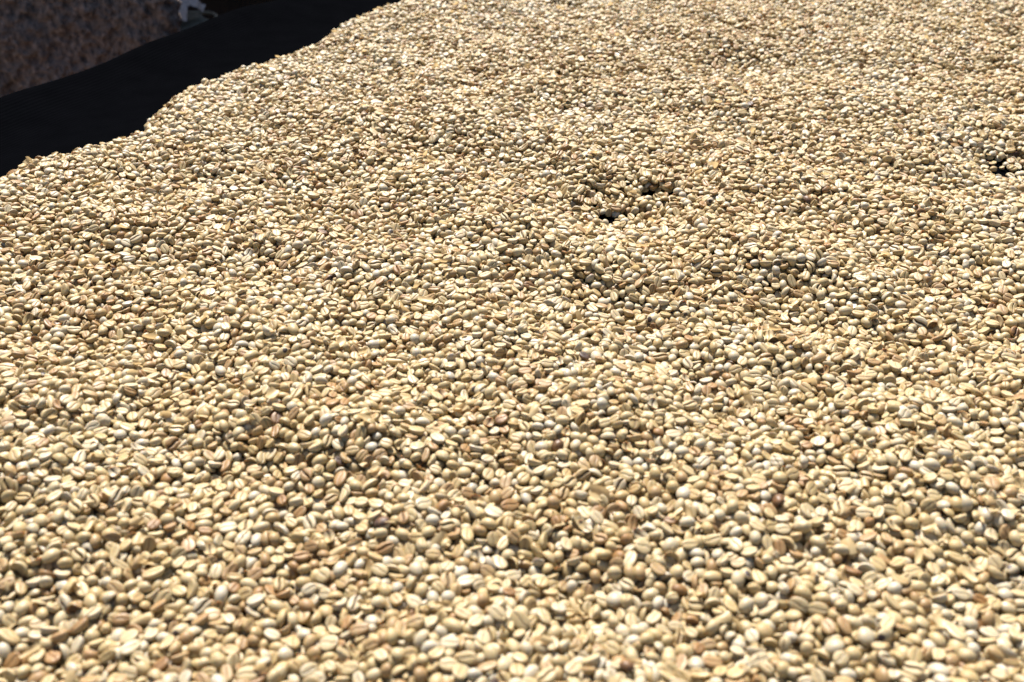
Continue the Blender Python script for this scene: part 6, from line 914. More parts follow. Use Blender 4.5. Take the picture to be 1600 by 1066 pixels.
1227,970,102,21,26,-93,2,1252,1129,118,60,-68,-31,0,1220,1203,115,12,14,37,7,-1211,-838,119,-16,-24,61,1,-1164,-684,111,-27,-1,29,8,-1206,-637,123,1,94,-31,2,-1175,-577,119,95,-22,-15,8,-1244,-443,157,62,76,11,2,
-1290,-267,117,47,13,25,2,-1182,-200,117,-77,-34,40,11,-1249,-29,127,-19,95,0,0,-1206,48,122,26,-8,19,0,-1231,203,113,36,75,50,5,-1189,326,124,-11,80,54,7,-1216,437,135,-66,64,-34,10,-1257,566,118,95,19,-3,0,
-1211,643,98,14,14,87,3,-1237,852,138,-38,-49,-66,3,-1201,1070,116,-36,-1,76,1,-1088,-1184,132,-1,11,-89,5,-1194,-1045,88,57,40,-32,8,-1150,-839,110,-17,14,43,4,-1099,-742,124,90,-34,-12,9,-1116,-664,136,56,12,-78,2,
-1167,-536,141,-30,9,-6,1,-1128,-485,136,-23,5,22,4,-1122,-280,155,-11,-22,19,6,-1117,-127,144,35,-55,-73,3,-1169,-83,118,-28,-42,76,2,-1169,-1,134,-8,67,-46,10,-1195,148,145,-21,-11,14,2,-1123,286,126,19,11,92,6,
-1157,465,146,-1,10,-70,1,-1093,558,136,-51,-3,-84,2,-1130,683,105,-3,-30,-4,6,-1161,794,121,80,53,25,1,-1184,905,152,8,95,-14,4,-1147,1032,126,-82,1,-36,5,-1151,1128,119,-10,98,5,2,-1115,1230,133,-7,12,80,0,
-1041,-1252,139,21,29,-92,1,-1012,-1179,143,-76,48,8,6,-1006,-1052,145,22,-23,-81,2,-1020,-902,142,-23,-21,62,0,-1059,-685,152,57,-2,-73,3,-1003,-648,139,-42,83,-35,10,-1017,-575,137,11,94,19,3,-953,-400,128,-17,-38,80,6,
-1036,-355,134,17,38,23,10,-902,-180,147,87,44,-8,2,-917,-60,129,12,-9,56,3,-967,45,138,1,-3,97,2,-1004,162,120,-4,3,75,0,-1031,262,98,-32,0,-35,2,-937,423,142,-1,8,-86,1,-999,498,121,33,50,-60,7,
-984,655,158,9,19,45,11,-933,746,94,18,-11,-31,1,-981,886,113,9,15,92,7,-1008,988,135,-9,-20,48,2,-1087,1150,124,-20,8,-70,2,-938,1226,132,10,-9,-58,9,-847,-1157,138,45,-33,-28,5,-915,-1031,152,3,6,99,9,
-956,-883,151,-32,-92,-17,2,-866,-806,117,56,-7,3,1,-839,-722,133,0,-97,-18,9,-888,-515,137,-3,10,-96,3,-887,-377,106,-20,4,-97,1,-862,-318,129,-12,8,83,6,-771,-176,156,11,-2,-82,1,-858,-109,123,-64,-74,10,0,
-895,6,128,-87,-28,-13,10,-832,229,144,85,48,-14,4,-904,297,143,16,22,51,10,-885,405,135,89,-19,20,4,-810,509,121,32,87,5,5,-920,711,138,0,-30,90,3,-846,767,138,-42,18,-20,5,-891,899,121,21,-94,-3,2,
-848,1007,123,0,-25,-88,1,-893,1153,109,-32,-3,-93,0,-881,1243,120,-63,-6,-22,1,-781,-1071,127,90,17,-21,1,-817,-1000,118,-15,-7,71,5,-747,-911,135,-19,-14,-53,1,-818,-776,148,-8,-5,-63,2,-746,-650,111,32,-87,27,4,
-757,-609,120,-31,-26,-18,0,-739,-386,128,-25,-18,29,5,-675,-323,137,-39,-59,12,10,-691,-245,127,-45,-84,25,4,-650,-67,139,5,-79,60,1,-644,-11,136,26,-48,-70,2,-760,139,100,0,-3,-98,4,-821,363,136,5,9,-83,0,
-720,380,132,96,-20,3,1,-728,464,129,-51,-71,-45,2,-774,639,159,56,80,8,4,-780,825,141,41,-19,26,10,-741,897,121,44,10,-65,7,-688,1030,136,-2,3,48,0,-784,1125,139,63,73,24,2,-747,1252,125,67,58,-31,10,
-632,-1255,119,8,4,49,9,-699,-1217,139,-12,13,-76,6,-617,-1017,128,98,-2,2,4,-611,-896,145,-81,-30,22,7,-650,-728,117,93,16,-22,2,-640,-671,114,8,13,-1,1,-724,-545,125,-19,-4,43,4,-724,-438,142,-32,39,-78,1,
-606,-295,140,74,-64,-9,6,-689,-144,148,-2,4,28,1,-574,-98,137,51,78,17,2,-596,64,123,4,-16,43,0,-687,202,142,-21,-46,70,0,-660,273,140,88,-23,-1,3,-600,390,122,16,-29,-91,5,-599,472,112,2,-6,-25,4,
-669,651,145,25,-82,11,2,-642,715,110,14,32,38,10,-634,847,148,8,4,53,9,-625,970,141,-2,-5,82,11,-602,1141,121,-59,-75,0,4,-667,1251,123,4,-16,-22,0,-450,-1210,114,-23,-17,53,0,-335,-1278,137,7,5,98,6,
-470,-1032,123,5,26,70,2,-473,-952,147,-15,27,-91,3,-535,-644,148,-21,-47,79,11,-576,-713,131,92,9,28,9,-533,-521,139,1,-96,23,0,-517,-346,157,15,-88,-40,10,-546,-238,109,-9,11,98,2,-501,-154,141,0,-2,-89,0,
-533,-1,118,28,-6,-46,2,-469,3,157,8,-3,97,3,-580,205,121,-34,42,-20,2,-449,235,115,-16,32,55,2,-530,359,134,-87,-1,4,2,-517,502,113,-1,-10,-70,9,-507,742,143,2,-15,-3,5,-470,796,138,-95,-19,-18,2,
-459,944,103,67,61,39,9,-501,1005,134,-18,36,-75,2,-546,1153,124,15,-14,72,5,-587,1234,125,20,0,73,3,-394,-1171,121,18,13,74,4,-335,-1125,118,11,-23,-8,5,-399,-1087,150,13,-20,96,9,-384,-892,161,-70,-67,20,6,
-396,-802,139,-33,90,-24,5,-357,-642,140,46,-84,-26,0,-450,-578,135,2,19,93,2,-425,-421,122,8,12,52,6,-463,-264,141,-19,0,-6,6,-394,-195,146,-16,86,45,0,-371,-102,131,7,-50,75,10,-465,108,139,13,12,-10,2,
-401,198,128,-25,-50,-23,2,-377,287,123,10,11,33,1,-452,473,134,39,26,44,5,-370,520,120,17,4,-31,0,-436,670,149,14,-15,-93,6,-429,753,139,-12,23,-92,4,-513,891,131,76,-62,-10,9,-464,945,148,13,-4,-96,6,
-410,1180,130,87,-4,-46,0,-362,1234,105,-5,-21,-92,10,-244,-1191,125,1,-6,-99,2,-243,-1118,110,8,-22,65,0,-233,-964,98,-8,-93,25,9,-325,-899,120,19,-10,-91,10,-250,-733,135,-50,-30,72,5,-265,-624,137,-8,3,78,0,
-262,-513,131,5,3,49,7,-219,-461,131,-97,14,-4,1,-336,-322,137,-91,23,-31,10,-291,-126,146,-20,-10,18,2,-305,-2,137,8,-27,-56,0,-353,52,128,-31,-32,3,0,-336,147,133,87,7,-14,11,-292,225,129,-58,75,-28,1,
-311,397,113,-46,26,25,9,-279,550,132,-74,-58,20,0,-376,485,147,12,5,-91,9,-265,716,124,-6,1,-62,1,-243,891,112,-67,-11,23,0,-347,982,117,17,6,59,9,-281,1102,131,3,9,51,7,-268,1181,135,-69,-16,46,4,
-244,-1290,116,-32,84,21,2,-171,-1102,140,2,-21,91,1,-216,-1010,131,9,-10,-96,0,-260,-822,133,-15,-14,-90,4,-191,-777,139,2,-12,-88,2,-190,-582,110,-27,33,65,8,-182,-537,134,10,-15,-22,5,-152,-409,110,-12,-19,-71,0,
-174,-267,123,14,-17,-56,4,-156,-154,117,-42,-53,47,0,-219,-109,122,-15,-15,-3,7,-253,80,121,-7,-20,94,7,-174,167,125,56,-9,-81,2,-185,353,134,51,-47,18,2,-186,483,115,11,-7,-3,7,-126,562,131,-17,2,-81,5,
-166,613,119,10,-10,-93,0,-198,690,134,-60,77,6,3,-163,947,145,-8,-6,-93,3,-136,1029,120,64,-31,-51,9,-213,1096,145,-14,-3,46,3,-217,1285,121,-21,7,-67,10,-42,-1249,134,-50,1,52,2,-45,-1112,150,-75,-51,40,11,
-47,-996,122,1,-18,-78,0,-77,-907,112,16,0,76,0,-4,-767,133,-41,-3,-50,2,24,-710,157,-98,5,-9,2,-105,-546,142,30,85,25,1,-27,-459,122,-21,-6,-58,1,-37,-314,131,56,-74,-21,2,-108,-172,124,37,18,87,3,
-22,-21,128,-25,8,-69,3,-245,-46,135,-15,14,-49,4,-69,196,97,32,30,39,7,12,262,111,11,-2,80,0,0,422,130,27,-15,-58,5,-66,490,129,13,-96,15,2,-7,648,121,35,13,-28,0,-43,778,147,8,6,74,0,
-15,934,106,-32,-11,55,4,-26,1007,117,-55,-36,-74,0,-89,1012,144,6,3,0,7,-68,1188,127,27,88,26,0,67,-1235,130,94,6,18,5,19,-1229,160,10,-14,-55,5,26,-1020,133,-12,-1,-83,0,120,-886,146,0,-1,72,1,
101,-661,139,33,32,-87,2,-9,-565,128,-11,3,-63,2,98,-557,134,27,-7,-22,11,-15,-392,138,-7,6,98,3,37,-306,114,4,-2,-43,4,37,-228,139,2,7,98,2,58,-112,125,-32,-19,-63,2,67,84,105,8,18,46,2,
-33,207,134,11,10,-23,3,-30,362,97,52,-53,-65,8,43,453,99,0,25,86,8,55,499,139,36,16,38,11,135,555,140,-12,-37,31,1,11,837,139,-11,7,74,10,91,831,106,31,-33,87,4,28,1016,134,1,13,76,0,
114,1005,157,94,-28,2,1,81,1252,110,31,-9,30,2,193,-1285,121,4,-6,91,4,151,-1135,129,15,-16,-76,9,220,-1031,117,-7,32,-57,8,196,-899,155,19,97,-7,0,286,-815,133,5,9,90,0,214,-660,102,-5,20,-19,4,
206,-494,149,-48,85,-15,3,102,-408,143,0,-95,6,9,210,-277,156,-6,0,27,4,130,-196,127,-33,-93,1,0,158,-121,134,7,-2,-8,2,121,123,117,20,37,23,1,109,232,145,37,11,26,6,202,282,142,8,24,-94,6,
167,431,128,-21,25,-93,0,176,493,133,5,-9,-96,1,221,624,133,-7,-1,19,1,167,747,128,-23,9,71,6,133,891,140,-56,-74,9,7,147,972,107,24,-14,-87,3,91,1109,142,-81,-43,37,1,151,1270,117,5,22,78,2,
321,-1098,143,-9,-1,-81,4,298,-1012,136,-28,82,45,1,308,-900,133,-18,9,53,1,358,-726,137,95,-13,19,9,273,-670,124,3,16,-87,10,311,-596,129,-10,-90,22,2,220,-394,119,5,4,66,1,331,-299,129,-51,-24,65,10,
303,-185,110,32,-16,92,10,324,-106,153,-88,-44,3,5,230,33,128,35,25,83,2,285,158,146,-59,-47,17,7,361,313,117,35,9,-82,0,340,441,136,8,-18,-88,1,337,547,108,-29,-18,70,10,339,659,120,2,10,-18,1,
325,792,129,16,-1,-13,9,311,860,142,-98,12,-1,5,366,1022,136,-79,-57,-18,2,241,1214,134,-6,-6,81,0,360,1299,115,4,-11,-92,3,433,-1232,138,63,75,-7,10,458,-1140,150,-10,26,90,5,427,-994,114,-16,10,91,1,
389,-861,121,1,-7,-89,9,486,-892,141,1,-10,98,1,437,-638,132,-42,88,-15,2,361,-563,151,-4,12,-88,1,461,-368,122,83,-40,30,4,398,-269,108,-4,35,-64,7,456,-193,151,-8,99,3,6,358,-138,131,55,45,39,9,
390,94,115,-6,5,-52,1,348,194,129,50,80,26,1,435,353,142,87,38,8,2,378,378,112,76,39,36,0,424,548,105,85,-33,-4,5,481,656,136,-94,22,19,6,357,728,121,59,-79,5,4,390,855,142,94,13,22,0,
427,981,128,24,52,29,8,448,1111,107,-1,5,-69,0,378,1222,99,-18,11,-13,1,525,-1244,133,-23,33,-59,3,571,-1038,150,71,-57,17,6,634,-979,152,16,-97,9,6,576,-888,140,81,-25,-17,9,496,-753,119,-36,84,-19,3,
581,-673,122,-6,-65,73,9,549,-549,119,89,-29,-12,9,571,-390,109,29,20,-87,8,520,-327,124,6,15,-75,2,510,-234,129,-53,-39,-2,3,548,-80,130,-7,4,80,6,499,44,123,8,1,79,7,657,95,141,19,-17,-25,9,
660,377,133,13,-2,29,1,562,387,123,-37,62,-41,2,493,463,110,-30,-83,17,2,577,649,109,-4,-80,57,1,529,765,108,36,7,53,7,610,962,131,-1,4,-50,4,514,1035,105,-25,92,19,9,620,1148,113,45,-73,31,0,
437,1262,128,22,-96,-7,1,598,-1223,130,63,73,-10,9,651,-1168,142,15,12,31,0,636,-1022,117,-12,1,-26,4,680,-907,141,17,-6,-49,2,621,-791,110,17,19,5,0,635,-738,135,-20,9,-5,0,663,-618,134,-57,79,13,9,
621,-461,139,-4,-3,75,9,690,-374,144,-20,-71,65,5,684,-240,133,16,23,46,9,738,3,149,-47,-15,44,1,683,38,117,-15,-16,-69,0,678,237,121,54,-12,-13,0,658,309,101,16,27,68,4,749,398,152,19,-22,77,2,
727,573,148,71,-69,5,6,678,646,129,-32,-29,89,10,685,721,138,3,-35,72,3,668,939,128,-32,-28,41,1,608,1029,123,9,4,98,5,627,1078,134,-12,-42,-89,0,647,1218,114,-2,-2,-71,0,758,-1119,137,-83,51,14,6,
812,-1070,122,11,10,93,2,736,-864,145,-9,-25,-38,6,724,-726,125,-1,10,-74,6,837,-593,128,-11,85,6,11,797,-534,122,-4,-1,1,1,791,-341,149,8,-6,-57,6,738,-252,129,54,-5,61,4,756,-205,110,-7,35,90,4,
739,-49,130,-40,84,-23,0,787,80,117,-26,33,89,7,727,106,134,19,-12,9,2,812,199,128,-17,-46,-8,10,799,437,127,-4,-3,1,1,758,494,104,-8,16,-68,1,803,595,139,-71,-62,13,0,737,724,117,-61,20,-21,7,
816,903,119,-13,-33,48,0,797,991,125,-1,15,-96,3,815,1119,148,72,67,-2,0,718,1247,111,57,3,27,7,927,-1251,108,-56,66,-9,1,939,-1144,110,15,15,34,1,938,-1023,126,7,-11,-54,3,855,-867,155,13,-83,-48,0,
910,-766,118,5,6,80,4,909,-673,120,-2,14,-87,3,913,-487,102,64,23,-42,9,881,-378,146,-4,-21,-11,5,882,-302,142,-9,5,83,6,891,-168,107,36,-3,40,5,882,12,105,19,-12,7,4,935,-8,95,-30,-31,72,4,
939,115,131,-3,-2,2,0,874,329,123,33,55,59,7,846,386,133,14,-36,-89,2,807,508,127,16,-15,93,0,865,647,113,-13,0,94,3,953,812,86,23,-51,-19,7,884,877,132,59,-76,-3,0,903,1004,109,16,26,78,0,
912,1094,128,35,9,23,1,873,1257,88,-8,-18,94,0,989,-1196,127,-3,11,-51,5,1061,-1164,106,-54,20,42,8,1061,-925,121,7,8,-87,1,945,-871,122,19,10,47,4,971,-720,109,-58,1,70,6,1036,-598,135,0,-8,-67,0,
921,-555,119,-4,-9,-97,0,998,-449,126,11,-13,96,0,1026,-357,125,23,3,-28,5,962,-175,117,11,-33,92,4,912,-95,112,93,5,-32,2,1046,117,121,-33,-26,52,2,1012,137,139,36,-12,-76,9,970,291,122,17,-3,33,0,
926,392,125,-1,-2,88,9,964,515,112,-4,4,-38,7,1050,579,119,-18,0,-77,1,985,721,129,93,-9,10,5,956,856,124,11,-19,-93,0,957,1025,124,-15,1,-26,6,1035,1139,135,85,48,-1,9,1011,1198,131,-17,-5,30,0,
1198,-1254,137,12,-9,60,11,1095,-1061,136,5,-14,-97,3,1111,-987,128,5,-13,-98,0,1015,-835,141,17,-3,10,4,1208,-652,131,15,3,-79,3,1108,-580,153,-38,91,-1,2,1149,-394,129,8,-15,-64,7,1206,-365,106,7,36,-83,2,
1120,-305,112,11,7,65,2,1099,-167,116,-32,22,91,2,1081,-50,147,-11,3,97,2,1108,9,150,-33,89,13,6,1116,146,118,50,12,-5,2,1121,236,106,5,-3,35,4,1167,484,111,-2,2,29,3,1115,542,123,-3,98,10,0,
1139,620,124,7,-4,-99,11,1187,689,116,-19,-90,33,3,1173,861,102,-4,14,68,8,1174,1022,126,6,14,39,6,1174,1107,108,1,14,-82,4,1118,1223,128,3,-11,-55,0,1225,-1251,95,25,-4,-91,7,1247,-1061,139,-40,13,-14,10,
1188,-986,115,3,-23,-61,5,1244,-830,128,27,42,69,9,1227,-754,108,29,-1,73,2,1293,-594,122,5,17,66,7,1206,-180,133,-7,-20,85,6,1209,-20,148,3,1,-41,11,1268,219,124,-6,6,12,5,1160,314,125,5,0,-89,2,
1268,370,107,16,11,93,2,1258,501,117,38,19,-22,5,1257,657,126,-22,75,-55,3,1200,730,125,15,65,66,0,1283,909,128,-50,51,-60,9,1259,1040,133,-16,-31,57,0,-1289,703,125,9,16,-56,5,-1268,-1227,113,1,-24,17,1,
-1223,-1158,133,-9,-1,-97,2,-1179,-990,103,-23,3,-20,4,-1293,-852,115,16,90,-35,0,-1263,-798,122,-52,-79,-6,4,-1267,-596,120,-32,-69,-63,6,-1285,-147,141,16,-13,96,0,-1207,-45,165,-15,10,-33,10,-1278,185,144,23,9,75,3,
-1256,616,141,3,-7,96,2,-1206,692,138,-33,-91,15,3,-1229,773,143,-7,-98,-5,9,-1240,922,130,27,-19,-84,7,-1259,1069,144,-6,15,-69,3,-1179,1290,144,3,-8,-10,5,-1120,-1275,143,41,-81,-7,0,-1150,-1042,135,-14,29,-86,5,
-1085,-1011,120,-55,-4,-33,0,-1121,-917,146,-8,1,-74,0,-1122,-807,143,2,-2,28,6,-1223,-718,142,14,12,59,0,-1056,-523,152,15,-28,-45,0,-1128,-386,134,51,19,-57,4,-1196,-270,159,-2,-27,-86,0,-1120,-198,131,-1,12,-97,0,
-1103,-62,137,1,-82,-55,1,-1129,70,159,-53,-82,-11,0,-1247,306,145,16,8,74,3,-1064,294,150,-5,-4,96,9,-1134,377,154,-4,1,7,9,-1190,572,130,-46,56,18,7,-1142,634,149,19,-3,-94,11,-1124,757,140,11,-4,76,2,
-1109,861,133,-2,0,-48,4,-1136,963,157,-45,-87,10,1,-1203,1174,125,-24,-16,71,1,-1043,1231,133,81,42,26,9,-1173,-1219,133,13,8,31,9,-1090,-1098,144,49,85,15,9,-1074,-959,133,5,81,22,6,-1031,-809,140,-21,-25,72,5,
-1113,-593,151,39,-89,-18,9,-1045,-617,160,-11,-15,-46,5,-1006,-425,141,20,4,86,0,-1015,-259,137,23,95,13,9,-1057,-151,123,-31,-68,-64,4,-1045,-90,143,17,5,90,9,-976,117,159,-11,98,10,9,-1027,213,151,6,17,70,4,
-1006,291,136,15,-27,-28,2,-1060,477,156,74,-66,1,0,-948,524,127,-13,-29,82,7,-990,743,116,4,-5,56,9,-988,827,159,-94,-29,11,2,-952,928,136,-12,1,83,9,-1068,950,147,-91,-27,-29,2,-993,1167,127,-23,18,94,10,
-900,-1297,126,-24,-14,-60,3,-876,-1103,158,-16,2,38,2,-873,-961,134,-1,4,-84,2,-879,-872,163,-77,-60,10,10,-916,-771,128,34,0,-72,8,-802,-659,143,3,1,-99,1,-802,-565,123,-5,74,55,4,-867,-403,148,-32,-90,11,11,
-945,-320,129,0,-12,29,9,-980,-118,157,-5,12,31,6,-832,-41,129,-19,-4,96,0,-824,42,150,65,36,54,5,-913,186,135,-14,9,40,1,-986,211,175,-37,-88,14,9,-842,443,156,-8,-4,21,10,-874,508,159,90,38,-1,10,
-854,716,161,-68,26,-6,2,-924,779,160,-10,-90,36,0,-817,903,126,-19,16,96,4,-857,936,154,-3,14,-87,3,-836,1095,124,-17,-14,75,10,-827,-1282,160,0,47,84,5,-666,-1034,144,-9,-28,-14,1,-758,-1025,130,-85,29,-21,4,
-754,-856,164,17,9,-58,2,-711,-513,166,-28,92,-21,3,-747,-728,144,-82,-54,7,0,-780,-501,141,46,-30,78,10,-804,-449,138,16,17,-93,7,-752,-247,152,-11,20,-88,10,-746,-155,114,-59,32,-57,0,-719,17,118,1,-30,-82,6,
-756,85,127,7,-16,96,7,-759,150,139,7,15,-98,1,-793,284,156,-17,-14,95,3,-718,316,151,92,22,3,4,-758,538,141,-42,-11,-41,11,-821,593,113,26,3,53,2,-733,715,145,4,-7,-54,1,-698,845,135,75,16,-29,2,
-749,1065,152,2,7,52,9,-718,1181,148,3,-92,34,0,-578,-1276,135,2,14,40,9,-595,-1069,144,4,1,4,0,-632,-988,167,-72,2,-15,6,-544,-927,132,8,-29,-3,10,-605,-761,140,21,18,-74,9,-628,-689,153,23,7,18,6,
-637,-627,159,81,27,-28,10,-643,-403,164,11,2,-96,3,
]
raw = np.array(TILE, dtype=np.float64).reshape(-1, 7)      # x, y, z in tenths of a millimetre; turn x, y, z in 1/99; form
NB = len(raw)
tile_x, tile_y, tile_z = raw[:, 0] * 1e-4 * SMALL, raw[:, 1] * 1e-4 * SMALL, raw[:, 2] * 1e-4 * SMALL
tile_q = np.concatenate([np.zeros((NB, 1)), raw[:, 3:6] / 99.0], 1)
tile_q[:, 0] = np.sqrt(np.clip(1 - (tile_q ** 2).sum(1), 0, 1))
tile_q /= np.linalg.norm(tile_q, axis=1)[:, None]
tile_v = raw[:, 6].astype(int)
Z_TOP = .0152 * SMALL

def qmul(a, b):
    w1, x1, y1, z1 = a.T; w2, x2, y2, z2 = b.T
    return np.stack([w1 * w2 - x1 * x2 - y1 * y2 - z1 * z2, w1 * x2 + x1 * w2 + y1 * z2 - z1 * y2,
                     w1 * y2 - x1 * z2 + y1 * w2 + z1 * x2, w1 * z2 + x1 * y2 - y1 * x2 + z1 * w2], 1)

# outline of the heap towards the black net, as t over s
EDGE_S = np.array([-1.2, -.30, -.10, -.01, .03, .07, .11, .16, .22, .27, .31, .37, .42, .48, .54, .62, .70, .90, 1.2, 1.6, 2.4, 2.8])
EDGE_T = np.array([-.02, -.01, -.005, .000, .002, .020, .038, .034, .000, -.012, -.002, .008, .008, .014, .006, .002, .008, -.01, .01, -.01, .0, .0])
GAPS = [  # x, y, half width, half depth: places where single beans are missing and the net shows
    (.080, .802, .013, .009), (.104, .806, .008, .007), (.122, .810, .007, .005), (.128, .841, .011, .008), (.147, .835, .008, .006), (.060, .818, .006, .005),
    (.074, 1.148, .010, .009), (.478, .926, .012, .008), (.506, .932, .012, .008), (.457, .890, .009, .008), (.470, .876, .006, .006), (.700, 1.432, .016, .012)]
BASINS = [(.105, .800, .062), (.49, .900, .062), (.074, 1.140, .022), (.705, 1.425, .040)]   # thinly covered places round them
MOUNDS = [(-.38, 1.05, .07, .006), (.22, 1.30, .06, .004)]          # x, y, radius, height
SLOPES = [  # x, y, half length, half depth, height: banks that fall towards the near side of the bed
    (-.26, .705, .15, .045, .0085), (.10, .650, .10, .055, .0070), (.225, .640, .09, .055, .0065), (-.105, .455, .10, .035, .0085), (.195, .555, .07, .034, .0080),
    (.29, 1.215, .07, .050, .0120), (.43, .76, .10, .040, .0060), (-.10, .95, .12, .050, .0060), (.10, 1.06, .12, .050, .0060), (.55, 1.20, .14, .06, .0070), (.02, .375, .07, .03, .0050)]

def heap_height(s, t):
    x, y = st(s, t)
    h = .0215 + .0050 * vnoise(x, y, 6.5, 1) + .0042 * vnoise(x, y, 14, 2) + .0030 * vnoise(x, y, 32, 4)
    for mx, my, r, a in MOUNDS:
        h = h + a * np.exp(-((x - mx) ** 2 + (y - my) ** 2) / r ** 2)
    for mx, my, rx, ry, a in SLOPES:
        v = (y - my + .25 * (x - mx)) / ry
        h = h + a * v * np.exp(-v * v - ((x - mx) / rx) ** 2) * 1.75
    h = h + .0034 * np.sin((x * .8 + y * .6) / .135 * 2 * math.pi + 2.2 * vnoise(x, y, 5, 12))      # raked ripples
    h = np.maximum(h, .0105)
    for hx, hy, r in BASINS:
        h = h * (1 - .69 * np.exp(-(((x - hx) ** 2 + (y - hy) ** 2) / r ** 2) ** 1.2))
    te = np.interp(s, EDGE_S, EDGE_T) + .006 * vnoise(s, s * 0, 34, 7)
    k = np.clip((t - te + .018) / .040, 0, 1)
    near = np.exp(-(np.maximum(t - te, 0) / .05) ** 2) * .75
    h = h * (1 - near) + .021 * near
    h = (h + .006 * np.exp(-((t - te - .05) / .05) ** 2)) * (k * (2 - k))
    return h

def lay_heap():
    P, Q, Vv = [], [], []
    pitch = .2590 * SMALL
    r = np.random.RandomState(3)
    for i in range(-4, 12):
        shift = r.uniform(-.14, .14)
        for j in range(-1, 7):
            cs, ct = i * pitch + .1, j * pitch + shift + .05
            k, mir = r.randint(4), r.randint(2)
            x, y, q = tile_x.copy(), tile_y.copy(), tile_q.copy()
            if mir:
                x = -x; q = q * np.array([1, 1, -1, -1])
            for _ in range(k):
                x, y = -y, x
            a = k * math.pi / 2
            # turn into the bed frame: local x -> E2, local y -> -T2
            a += math.atan2(E2[1], E2[0])
            q = qmul(np.tile([[math.cos(a / 2), 0, 0, math.sin(a / 2)]], (NB, 1)), q)
            s, t = cs + x, ct - y
            h = heap_height(s, t)
            d = .004
            gs = (heap_height(s + d, t) - heap_height(s - d, t)) / (2 * d)
            gt = (heap_height(s, t + d) - heap_height(s, t - d)) / (2 * d)
            gs, gt = np.clip(gs, -.8, .8), np.clip(gt, -.8, .8)
            z = tile_z - Z_TOP + h
            keep = (t < 1.06) & (h > .002) & (z > .0022) & (tile_z - Z_TOP > -.0130)
            wx, wy = st(s, t)
            for hx, hy, ra, rb in GAPS:
                keep &= (((wx - hx) / ra) ** 2 + ((wy - hy) / rb) ** 2 > 1) | ((z < .0046) & (np.arange(NB) * 7919 % 100 < 42))
            gx, gy = gs * E2[0] + gt * T2[0], gs * E2[1] + gt * T2[1]
            g = np.hypot(gx, gy) + 1e-9
            an = np.arctan(g) * .8
            tilt = np.stack([np.cos(an / 2), np.sin(an / 2) * gy / g, -np.sin(an / 2) * gx / g, 0 * g], 1)
            q = qmul(tilt, q)
            X, Y = st(s, t)
            P.append(np.stack([X, Y, z], 1)[keep]); Q.append(q[keep]); Vv.append(tile_v[keep])
    return np.concatenate(P), np.concatenate(Q), np.concatenate(Vv)

POS, ROT, KIND = lay_heap()
N = len(POS)
up = 1 - 2 * (ROT[:, 1] ** 2 + ROT[:, 2] ** 2)
flip = (up > .15) & (rng.rand(N) < .16)
ROT[flip] = qmul(ROT[flip], np.tile([[0., 1., 0., 0.]], (int(flip.sum()), 1)))
SCALE = np.clip(rng.normal(.975, .06, N), .84, 1.12)
SCALE = np.where(rng.rand(N) < .035, rng.uniform(.55, .78, N), SCALE)
SHAPE = SCALE[:, None] * np.clip(rng.normal(1.0, .075, (N, 3)), .82, 1.2)
TONE = np.clip(rng.normal(.31, .15, N), .02, .62)
u = rng.rand(N)
TONE = np.clip(TONE + .09 * vnoise(POS[:, 0], POS[:, 1], 7, 21) + .05 * vnoise(POS[:, 0], POS[:, 1], 19, 22), .02, .64)   # drifting patches
TONE = np.where(u > .92, rng.uniform(.50, .68, N), TONE)
TONE = np.where(u > .990, rng.uniform(.68, .80, N), TONE)
TONE = np.where(u > .9992, rng.uniform(.88, 1.0, N), TONE)
TONE = np.where(u < .10, rng.uniform(.0, .12, N), TONE)
FLAW = rng.rand(N)

# ------------------------------------------------------------------ which beans show, and how large
CT, SN = math.cos(PITCH), math.sin(PITCH)
F_PX = 1024 * LENS / 36.0
dx, dy, dz = POS[:, 0], POS[:, 1], POS[:, 2] - CAM_Z
depth = dy * CT - dz * SN
PX = 512 + F_PX * dx / depth
PY = 341 - F_PX * (dy * SN + dz * CT) / depth
def rotate(q, v):
    w, x, y, z = q.T
    u_ = np.stack([x, y, z], 1)
    c = np.cross(u_, v) + w[:, None] * v
    return v + 2 * np.cross(u_, c)
NRM = rotate(ROT, np.tile([[0., 0., 1.]], (N, 1)))           # normal of the cut face
AXIS = rotate(ROT, np.tile([[1., 0., 0.]], (N, 1)))
view = np.stack([-dx, -dy, -dz], 1); view /= np.linalg.norm(view, axis=1)[:, None]
FACING = (NRM * view).sum(1)
AREA = np.zeros(N, int)
def visible_area(ids):
    occ = np.zeros((682, 1024), bool)
    for i in ids[np.argsort(depth[ids])]:
        rx = F_PX * .0040 / depth[i] * SCALE[i]; ry = rx * .80
        x0, x1 = int(max(0, PX[i] - rx)), int(min(1023, PX[i] + rx)) + 1
        y0, y1 = int(max(0, PY[i] - ry)), int(min(681, PY[i] + ry)) + 1
        if x1 <= x0 or y1 <= y0: continue
        yy, xx = np.ogrid[y0:y1, x0:x1]
        mk = ((xx - PX[i]) / rx) ** 2 + ((yy - PY[i]) / ry) ** 2 < 1
        sub = occ[y0:y1, x0:x1]
        AREA[i] = int((mk & ~sub).sum()); sub |= mk
visible_area(np.where((depth > 0) & (PX > -14) & (PX < 1038) & (PY > -8) & (PY < 696))[0])
inside = (PX > 8) & (PX < 1016) & (PY > 4) & (PY < 677)

